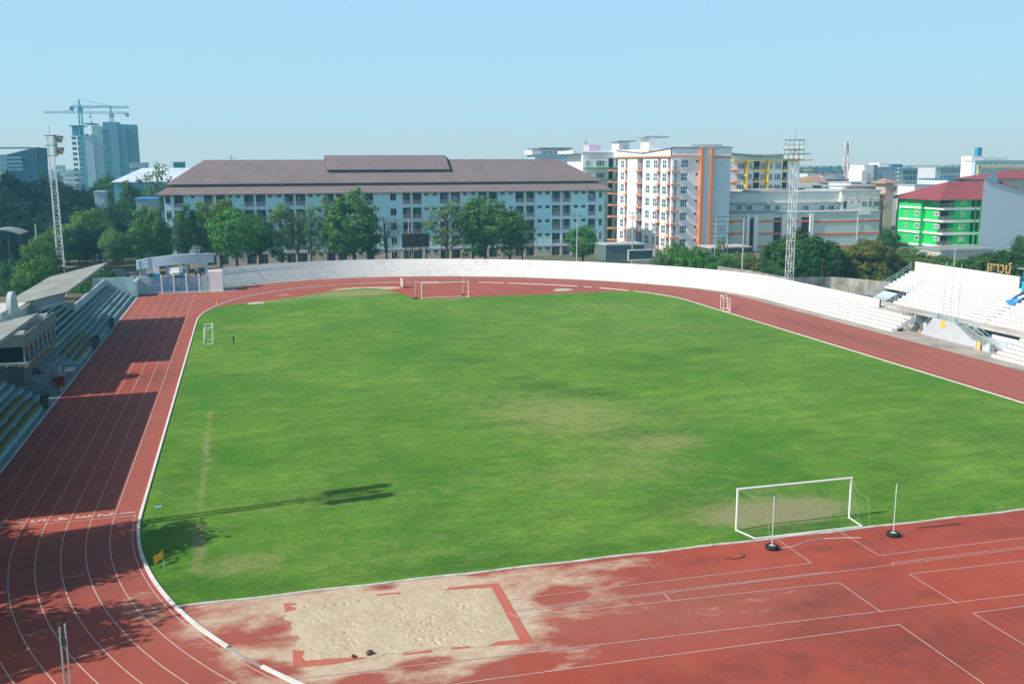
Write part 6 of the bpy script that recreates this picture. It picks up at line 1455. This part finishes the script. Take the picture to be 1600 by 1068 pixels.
# ---- yellow / cyan block at right
t, x0, x1, z1 = block('apartment_building', 'cream and pale cyan block with a blue roof tank at the upper right edge', 1524, 1640, 252, 330, 6, bmat('cyan_pale', (.42, .66, .70)))
mb = MB(); mb.box(px2x(1522, 329.5), px2x(1640, 329.5), 329.4, 330, py2z(1560, 263, 330), py2z(1560, 259, 330)); mb.box(px2x(1521, 329.5), px2x(1524.5, 329.5), 329.4, 330, 0, py2z(1522, 259, 330)); mb.build('cream_band', bmat('cream', (.72, .58, .32)), t)
wins_on(t, 330, [(1528+i*9, 1533+i*9) for i in range(9)], [(254.5, 257.5), (266, 269)], mull=2)
mb = MB(); xa_, za_ = PY(1519, 244, 332); mb.box(xa_, px2x(1529, 332), 332, 338, 0, za_); mb.build('stair_tower', M_WHITE, t)
mb = MB(); xa_, za_ = PY(1531.5, 230.5, 334); mb.box(xa_-.7, xa_+1.0, 334, 336, z1, za_); mb.build('blue_tank', bmat('tank_blue', (.03, .22, .42)), t)
mb = MB(); mb.box(px2x(1530, 334), px2x(1565, 334), 334, 345, z1, py2z(1545, 246, 334)); mb.build('attic', bmat('hazy_white', (.6, .68, .7)), t)
# ---- long distant slabs
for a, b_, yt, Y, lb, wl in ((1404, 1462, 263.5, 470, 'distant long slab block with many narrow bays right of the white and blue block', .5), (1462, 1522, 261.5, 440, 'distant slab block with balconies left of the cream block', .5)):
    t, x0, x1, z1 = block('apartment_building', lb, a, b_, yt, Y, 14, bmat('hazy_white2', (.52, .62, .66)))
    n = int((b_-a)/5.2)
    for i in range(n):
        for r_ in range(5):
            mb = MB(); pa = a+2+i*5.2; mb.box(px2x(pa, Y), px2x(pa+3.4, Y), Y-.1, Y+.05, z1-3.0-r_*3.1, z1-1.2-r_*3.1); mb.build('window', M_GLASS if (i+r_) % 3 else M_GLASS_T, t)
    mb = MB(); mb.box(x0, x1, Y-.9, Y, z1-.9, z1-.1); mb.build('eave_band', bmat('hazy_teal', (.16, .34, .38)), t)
t, x0, x1, z1 = block('apartment_building', 'white and steel blue distant block with a blue roof behind the pink tower', 1357, 1402, 262, 400, 16, bmat('steel_pale', (.28, .44, .54)))
mb = MB(); mb.box(px2x(1345, 399), px2x(1360, 399), 399, 412, 0, py2z(1350, 258, 399)); mb.box(px2x(1342, 398), px2x(1350, 398), 398, 410, 0, py2z(1345, 266, 398)); mb.box(px2x(1368, 402), px2x(1384, 402), 402, 410, z1, py2z(1375, 254.5, 402)); mb.build('side_wing', M_WHITE, t)
wins_on(t, 400, [(1362, 1367), (1370, 1375), (1379, 1384), (1387, 1392), (1394, 1399)], [(264.5+6.0*k, 268+6.0*k) for k in range(4)], mull=1)
mb = MB(); mb.box(px2x(1355, 401), px2x(1364, 401), 400, 410, z1+.3, z1+1.3); mb.box(px2x(1385, 401), px2x(1402, 401), 400, 410, z1+.3, z1+1.5); mb.build('blue_roof', bmat('roof_blue', (.03, .20, .38)), t)
# ---- cluster around the pink tower
PINK = bmat('pinkish', (.55, .42, .37), streak=.2)
t, x0, x1, z1 = block('tower', 'slim pinkish stair tower with a small tiled cap right of the striped warehouse', 1384, 1397, 287, 215, 4, PINK, 'tower'); mb = MB(); hip(mb, x0-1, x1+1, 214, 220, z1+.2, (x0+x1)/2-.2, (x0+x1)/2+.2, 217, z1+1.4); mb.build('cap_roof', bmat('tile_tan', (.36, .25, .19)), t)
wins_on(t, 215, [(1388.5, 1392)], [(308, 313), (296, 300)], mull=1)
t, x0, x1, z1 = block('house', 'white walled house with a long tan roof band left of the pinkish tower', 1322, 1384, 292, 224, 10, bmat('apt_white2', (.6, .68, .72)), 'house'); mb = MB(); mb.box(x0-1, x1+2, 222.2, 223.9, z1-1.2, z1+.1); mb.build('awning', bmat('tile_tan', (.36, .25, .19)), t)
t, x0, x1, z1 = block('house', 'white building with a dark pitched roof edge behind the tan roofed house', 1330, 1376, 286, 262, 12, bmat('apt_white3', (.66, .72, .75)), 'house'); mb = MB(); mb.box(px2x(1344, 261), x1+1, 259, 261.9, z1-.2, z1+.6); mb.build('roof_edge', bmat('edge_grey', (.3, .38, .4)), t); wins_on(t, 262, [(1341, 1345)], [(288.5, 291)], mull=1)
t, x0, x1, z1 = block('parking_block', 'white open sided multi level block right of the pinkish tower', 1376, 1413, 286, 280, 14, M_WHITE, 'building')
for k in range(3): mb = MB(); z = z1-2.4-k*2.9; mb.box(px2x(1399, 280), px2x(1412, 280), 279.9, 280.05, z, z+1.4); mb.build('opening', M_DARK, t)
t, x0, x1, z1 = block('shed', 'white low shed behind the red roof of the green building', 1429, 1462, 290, 260, 8, M_WHITE, 'shed')
t, x0, x1, z1 = block('shed', 'low blue roofed shed above the ridge of the red roof', 1482, 1545, 281, 262, 14, bmat('hazy_white', (.6, .68, .7)), 'shed', roof=bmat('roof_blue', (.03, .2, .38)))
t = thing('house', 'tan hip roofed hall right of the yellow trimmed apartments', 'house', (px2x(1278, 300), 300, 0)); mb = MB(); za_ = py2z(1270, 285, 298)
hip(mb, px2x(1247, 298), px2x(1292, 298), 298, 316, za_, px2x(1270, 307), px2x(1274, 307), 307, py2z(1272, 273.5, 307)); mb.build('roof', roofmat('tan_roof', (.40, .29, .22), (.3, .22, .17)), t); mb = MB(); mb.box(px2x(1249, 299), px2x(1288, 299), 299, 314, 0, za_-.1); mb.build('wall', bmat('shed_pale', (.5, .5, .46)), t)
t = thing('hall', 'grey metal roofed hall below the tan hip roof', 'hall', (px2x(1290, 250), 250, 0)); mb = MB(); xa_, za_ = PY(1256, 300, 240); xb_, _ = PY(1330, 300, 240)
mb.q((xa_, 240, za_), (xb_, 240, za_), (xb_+3, 262, py2z(1300, 285, 262)), (xa_, 262, py2z(1300, 285, 262))); mb.build('roof', roofmat('grey_metal', (.38, .44, .44), (.3, .35, .35)), t); mb = MB(); mb.box(xa_+.3, xb_-.3, 240.4, 258, 0, za_-.05); mb.build('wall', bmat('shed_pale', (.5, .5, .46)), t)
t, x0, x1, z1 = block('house', 'grey blue roofed low house right of the tan hip roof', 1290, 1326, 281, 310, 10, bmat('slate_pale', (.28, .36, .38)), 'house', roof=bmat('slate_roof', (.22, .26, .32)))
t, x0, x1, z1 = block('house', 'thin pale far house with a reddish roof strip near the telecom mast', 1284, 1308, 274, 420, 10, M_WHITE, 'house', roof=bmat('redstrip', (.40, .16, .16)))
t, x0, x1, z1 = block('house', 'teal sloped shed roof left of the telecom mast base', 1290, 1322, 292, 232, 6, bmat('teal_shed', (.20, .38, .46)), 'shed')
# telecom mast
x, zt_ = PY(1325.5, 217, 300); t = thing('telecom_mast', 'thin telecom mast with white antenna panels on the right skyline', 'mast', (x, 300, 0)); mb = MB()
for k in range(3): a = 2*PI*k/3; mb.tube([(x+.8*math.cos(a), 300+.8*math.sin(a), 0), (x+.3*math.cos(a), 300+.3*math.sin(a), zt_-1)], .09, 4)
zs = frange(2, zt_-2, 22)
for z0_, z1_ in zip(zs, zs[1:]): mb.tube([(x-.6, 300, z0_), (x+.5, 300, z1_)], .06, 4); mb.tube([(x+.6, 300, z0_), (x-.5, 300, z1_)], .06, 4)
mb.build('lattice_mast', bmat('mast_red', (.45, .22, .22)), t)
for zz, n in ((zt_-2.2, 3), (zt_-7.0, 4), (zt_-9.5, 3), (zt_-11.5, 2)):
    for k in range(n): a = 2*PI*k/n+zz; mb = MB(); px_, py_ = x+1.0*math.cos(a), 300+1.0*math.sin(a); mb.box(px_-.25, px_+.25, py_-.15, py_+.15, zz-1.1, zz+1.2); mb.build('antenna_panel', M_WHITE, t)
# ---- left skyline: tower block with two cranes
YT = 600.0; tb = thing('tower_block', 'tall blue grey tower block under construction at the left skyline', 'building', (px2x(165, YT), YT, 0))
HZ1 = bmat('tower_pale', (.34, .54, .62)); HZ2 = bmat('tower_blue', (.10, .30, .42)); HZ3 = bmat('tower_white', (.52, .66, .72)); HG = glassmat('tower_glass', (.015, .14, .20), .3); HGT = glassmat('tower_teal', (.02, .26, .32), .3)
def tbox(a, b_, yt, y_, m_, nm, dp=14): mb = MB(); xa, za = PY(a, yt, y_); xb, _ = PY(b_, yt, y_); mb.box(xa, xb, y_, y_+dp, 0, za); return mb.build(nm, m_, tb)
tbox(120.5, 145, 212, YT, HZ1, 'left_wing'); tbox(143, 163, 196.5, YT+3, HZ3, 'middle_wing'); tbox(160, 183, 190.5, YT-1, HZ2, 'dark_core'); tbox(183, 196, 194, YT+2, bmat('tower_mid', (.14, .36, .47)), 'right_wing'); tbox(194, 211, 194.5, YT+5, HZ2, 'right_wing')
for k in range(10):
    y_ = 213.5+8.2*k
    for a, b_ in ((123, 130), (132.5, 138.5)): mb = MB(); mb.box(px2x(a, YT), px2x(b_, YT), YT-.2, YT+.05, py2z(130, y_+4.8, YT), py2z(130, y_, YT)); mb.build('window', HG, tb)
    for a, b_ in ((144, 150), (153, 155.2), (161, 162.6)): 
        if b_ < 160: mb = MB(); mb.box(px2x(a, YT+3), px2x(b_, YT+3), YT+2.8, YT+3.05, py2z(150, y_-4+6.5, YT), py2z(150, y_-4, YT)); mb.build('window', HG, tb)
    mb = MB(); mb.box(px2x(171, YT-1), px2x(178.5, YT-1), YT-1.2, YT-.95, py2z(175, y_-12+7, YT), py2z(175, y_-12, YT)); mb.build('window', HGT if k % 2 else HG, tb)
    mb = MB(); mb.box(px2x(196, YT+4), px2x(204, YT+4), YT+3.6, YT+5.0, py2z(200, y_-6+1.2, YT), py2z(200, y_-6, YT)); mb.build('balcony_slab', HZ1, tb)
mb = MB(); mb.box(px2x(120, YT-1), px2x(143, YT-1), YT-2, YT+14, py2z(130, 197.2, YT), py2z(130, 196, YT)); mb.box(px2x(143, YT-1), px2x(161, YT-1), YT+1, YT+16, py2z(150, 194, YT), py2z(150, 192.4, YT)); mb.box(px2x(124, YT), px2x(137, YT), YT+1, YT+12, py2z(130, 212, YT), py2z(130, 197, YT)); mb.build('roof_canopy', HZ2, tb)
def crane(px, yj, yapex, jx0, jx1, ybase, Y, label, col):
    t = thing('tower_crane', label, 'crane', (px2x(px, Y), Y, 0), 'tower cranes'); x = px2x(px, Y); zj = py2z(px, yj, Y); za = py2z(px, yapex, Y)
    mb = MB(); w = .8
    for dx, dy in ((-w, -w), (w, -w), (w, w), (-w, w)): mb.tube([(x+dx, Y+dy, 0), (x+dx, Y+dy, zj)], .22, 4)
    n = 30
    for i in range(n): z0_, z1_ = zj*i/n, zj*(i+1)/n; s_ = 1 if i % 2 else -1; mb.tube([(x-w*s_, Y-w, z0_), (x+w*s_, Y-w, z1_)], .14, 4); mb.tube([(x-w, Y-w*s_, z0_), (x-w, Y+w*s_, z1_)], .14, 4)
    mb.build('mast', col, t)
    xa, xb = px2x(jx0, Y), px2x(jx1, Y); mb = MB()
    mb.tube([(xa, Y, zj), (xb, Y, zj)], .20, 4); mb.tube([(xa, Y, zj+.9), (xb, Y, zj+.9)], .14, 4)
    n = 24
    for i in range(n): u0, u1 = xa+(xb-xa)*i/n, xa+(xb-xa)*(i+1)/n; mb.tube([(u0, Y, zj), ((u0+u1)/2, Y, zj+.9), (u1, Y, zj)], .10, 4)
    mb.build('jib', col, t)
    mb = MB(); mb.tube([(x-.5, Y, zj), (x-.2, Y, za)], .25, 4); mb.tube([(x+.5, Y, zj), (x-.2, Y, za)], .25, 4); mb.tube([(x-.2, Y, za), (xa+(x-xa)*.25, Y, zj+.8)], .10, 4); mb.tube([(x-.2, Y, za), (xb+(x-xb)*.35, Y, zj+.8)], .10, 4); mb.build('apex', col, t)
    mb = MB(); mb.box(x-.4, x+1.6, Y-1.6, Y-.6, zj-2, zj); mb.build('cab', col, t)
    cw = xa if abs(xa-x) < abs(xb-x) else xb; mb = MB(); mb.box(cw-1.0, cw+1.0, Y-.8, Y+.8, zj-1.8, zj+.4); mb.build('counterweight', col, t)
    hx = x+(xb-x)*.2 if cw == xa else x+(xa-x)*.3; mb = MB(); mb.tube([(hx, Y, zj), (hx, Y, zj-4.5)], .08, 4); mb.box(hx-.5, hx+.5, Y-.3, Y+.3, zj-5.4, zj-4.5); mb.build('hook_block', col, t)
crane(139.3, 168, 155.5, 127, 214.5, 272, YT-14, 'nearer blue tower crane standing before the tower block', bmat('crane_blue', (.03, .30, .48)))
crane(186.5, 177.5, 165, 83, 211, 190, YT+20, 'farther pale tower crane with its jib pointing left behind the tower block', bmat('crane_grey', (.22, .36, .42)))
# slanted dark building
YS = 420.0; t = thing('office_building', 'dark blue building with a slanted top at the left skyline', 'building', (px2x(30, YS), YS, 0)); mb = MB()
P = [PY(10.5, 300, YS), PY(58, 300, YS), PY(57, 230, YS), PY(10.5, 241.5, YS)]; P = [(P[0][0], 0), (P[1][0], 0), P[2], P[3]]
mb.v += [(x, YS, z) for x, z in P]+[(x, YS+22, z) for x, z in P]; mb.f += [(0, 1, 2, 3), (7, 6, 5, 4), (0, 4, 5, 1), (1, 5, 6, 2), (2, 6, 7, 3), (3, 7, 4, 0)]; mb.m += [0]*6; mb.build('wall', bmat('deep_blue', (.015, .11, .19)), t)
for k in range(4): mb = MB(); mb.box(px2x(11.5, YS), px2x(44, YS), YS-.4, YS+.1, py2z(25, 248.5+6*k, YS), py2z(25, 244.5+6*k, YS)); mb.build('floor_band', bmat('band_blue', (.16, .34, .42)), t)
t, x0, x1, z1 = block('office_building', 'pale low wing with a thin flat canopy left of the slanted dark building', -40, 10.5, 243, YS+4, 20, bmat('hazy_blue', (.42, .6, .68)))
mb = MB(); mb.box(px2x(-40, YS), px2x(54, YS), YS+1, YS+20, py2z(10, 231.2, YS), py2z(10, 230, YS)); mb.build('canopy', bmat('band_blue', (.16, .34, .42)), t)
# white hall
YH = 300.0; t = thing('hall', 'broad hall with a white blue hip roof between the tower block and the dormitory', 'hall', (px2x(235, YH), YH, 0)); mb = MB(); za_ = py2z(220, 284, YH)
hip(mb, px2x(178, YH), px2x(330, YH), YH, YH+24, za_, px2x(228, YH+12), px2x(300, YH+12), YH+12, py2z(250, 262.5, YH+12)); mb.build('roof', roofmat('white_metal', (.60, .74, .84), (.5, .63, .72)), t)
mb = MB(); mb.box(px2x(182, YH+1), px2x(320, YH+1), YH+1, YH+23, 0, za_-.1); mb.build('wall', bmat('tower_mid', (.14, .36, .47)), t)
t, x0, x1, z1 = block('office_building', 'pale blue block peeking above the left of the white hall roof', 202, 228, 255.5, 380, 10, bmat('hazy_blue', (.42, .6, .68)))
mb = MB(); mb.box(x0, x1, 379.8, 380, z1-2.4, z1-1.4); mb.build('window_band', M_GLASS, t)
t, x0, x1, z1 = block('plant_room', 'small dark teal box standing on the skyline left of the brown roof', 270.5, 287.5, 254, 330, 6, bmat('teal_box', (.02, .22, .24)))
t, x0, x1, z1 = block('shed', 'bright blue roof patch among trees below the white hall', 212, 245, 312, 230, 8, bmat('slate_pale', (.28, .36, .38)), 'shed', roof=bmat('roof_bright_blue', (.05, .30, .62)))
t, x0, x1, z1 = block('shed', 'small pale hut between the dark grove and the white hall', 147, 162, 301, 250, 6, bmat('hazy_blue', (.42, .6, .68)), 'shed')
# distant town, left and right
rr = random.Random(17)
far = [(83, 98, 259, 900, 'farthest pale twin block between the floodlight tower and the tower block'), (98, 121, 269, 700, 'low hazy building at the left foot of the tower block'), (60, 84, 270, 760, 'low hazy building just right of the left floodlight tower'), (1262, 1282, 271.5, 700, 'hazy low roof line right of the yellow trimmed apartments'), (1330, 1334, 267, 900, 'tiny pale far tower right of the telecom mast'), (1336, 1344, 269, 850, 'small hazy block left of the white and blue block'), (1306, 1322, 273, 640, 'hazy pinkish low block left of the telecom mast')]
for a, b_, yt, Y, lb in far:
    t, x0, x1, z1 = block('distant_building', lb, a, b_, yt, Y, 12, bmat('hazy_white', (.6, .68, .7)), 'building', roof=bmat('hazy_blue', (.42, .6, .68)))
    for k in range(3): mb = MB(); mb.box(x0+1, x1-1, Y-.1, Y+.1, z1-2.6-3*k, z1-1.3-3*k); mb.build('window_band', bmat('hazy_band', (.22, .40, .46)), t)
mb = MB(); x, z = PY(361, 241, 500); mb.tube([(x, 500, 0), (x, 500, z)], .25, 5); mb.tube([(x-1.6, 500, z-1.5), (x+1.6, 500, z-1.5)], .15, 4); mb.tube([(x-1.2, 500, z-3), (x+1.2, 500, z-3)], .12, 4); tag(mb.build('antenna_mast', M_GALV), 'tiny antenna mast above the left part of the brown roof ridge', 'mast')

# ---- thin city haze
hm = bpy.data.materials.new('haze'); hm.use_nodes = True; nt = hm.node_tree; nt.nodes.clear(); out = N(nt, 'ShaderNodeOutputMaterial'); vs = N(nt, 'ShaderNodeVolumeScatter'); vs.inputs['Color'].default_value = (.30, .80, 1.0, 1); vs.inputs['Density'].default_value = .00042; vs.inputs['Anisotropy'].default_value = 0.0; nt.links.new(vs.outputs[0], out.inputs['Volume'])
mb = MB(); mb.box(-900, 2200, -200, 2200, -2, 70); o = mb.build('haze', hm, origin=(0, 0, 0)); struct(o); o.visible_shadow = True
SC.cycles.volume_step_rate = 20; SC.cycles.volume_max_steps = 16
# ------------------------------------------------------------------ light, sky, haze, camera
w = bpy.data.worlds.new('World'); SC.world = w; w.use_nodes = True; nt = w.node_tree; nt.nodes.clear()
SX, SY = -1.17, -.16
sky = N(nt, 'ShaderNodeTexSky', sky_type='NISHITA'); sky.sun_disc = False; sky.sun_elevation = math.radians(40.4); sky.sun_rotation = math.atan2(SX, SY)
sky.air_density = 1.0; sky.dust_density = 1.5; sky.ozone_density = 1.5; sky.altitude = 0
bg = N(nt, 'ShaderNodeBackground'); out = N(nt, 'ShaderNodeOutputWorld'); bg.inputs[1].default_value = SKYS = 0.10
tc = N(nt, 'ShaderNodeTexCoord'); sp_ = N(nt, 'ShaderNodeSeparateXYZ'); nt.links.new(tc.outputs['Generated'], sp_.inputs[0])
mr = N(nt, 'ShaderNodeMapRange'); mr.interpolation_type = 'SMOOTHSTEP'; mr.inputs['From Min'].default_value = .17; mr.inputs['From Max'].default_value = .34; mr.inputs['To Min'].default_value = .92; mr.inputs['To Max'].default_value = .0
nt.links.new(sp_.outputs[2], mr.inputs['Value'])
# bright milky band of haze low in the sky, slightly brighter a hand above the horizon
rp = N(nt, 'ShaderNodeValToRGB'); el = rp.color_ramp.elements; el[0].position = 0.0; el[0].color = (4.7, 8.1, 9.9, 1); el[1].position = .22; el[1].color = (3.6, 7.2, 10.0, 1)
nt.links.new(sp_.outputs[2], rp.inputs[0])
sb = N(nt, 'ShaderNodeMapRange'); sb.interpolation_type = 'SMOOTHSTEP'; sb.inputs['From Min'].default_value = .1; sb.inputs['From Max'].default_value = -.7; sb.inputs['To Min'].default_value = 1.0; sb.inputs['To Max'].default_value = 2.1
nt.links.new(sp_.outputs[1], sb.inputs['Value'])      # low sky behind the camera brightened as added fill for the facades
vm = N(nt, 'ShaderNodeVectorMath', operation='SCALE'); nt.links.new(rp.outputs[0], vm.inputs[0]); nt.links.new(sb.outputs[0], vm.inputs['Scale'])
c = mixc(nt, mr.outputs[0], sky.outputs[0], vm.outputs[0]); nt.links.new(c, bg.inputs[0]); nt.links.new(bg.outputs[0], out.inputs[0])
sd = bpy.data.lights.new('Sun', 'SUN'); sd.energy = 5.0; sd.angle = math.radians(.5); sd.color = (1.0, .965, .90)
so = bpy.data.objects.new('Sun', sd); COL.objects.link(so); so.rotation_euler = Vector((-SX, -SY, -1.0)).to_track_quat('-Z', 'Y').to_euler(); so.location = (-80, 0, 90)
cd = bpy.data.cameras.new('Camera'); co = bpy.data.objects.new('Camera', cd); COL.objects.link(co)
co.matrix_world = Matrix(((RGT.x, UPV.x, -FWD.x, 0), (RGT.y, UPV.y, -FWD.y, 0), (RGT.z, UPV.z, -FWD.z, CAMH), (0, 0, 0, 1)))
cd.sensor_width = 36; cd.lens = F_PX/1600*36; cd.clip_start = .5; cd.clip_end = 12000; SC.camera = co
SC.view_settings.view_transform = 'Standard'; SC.view_settings.look = 'None'; SC.view_settings.exposure = 0; SC.view_settings.gamma = 1
SC.render.engine = 'CYCLES'; SC.cycles.use_denoising = True; SC.cycles.max_bounces = 6; SC.cycles.diffuse_bounces = 3; SC.cycles.glossy_bounces = 2; SC.cycles.transmission_bounces = 2; SC.cycles.transparent_max_bounces = 4
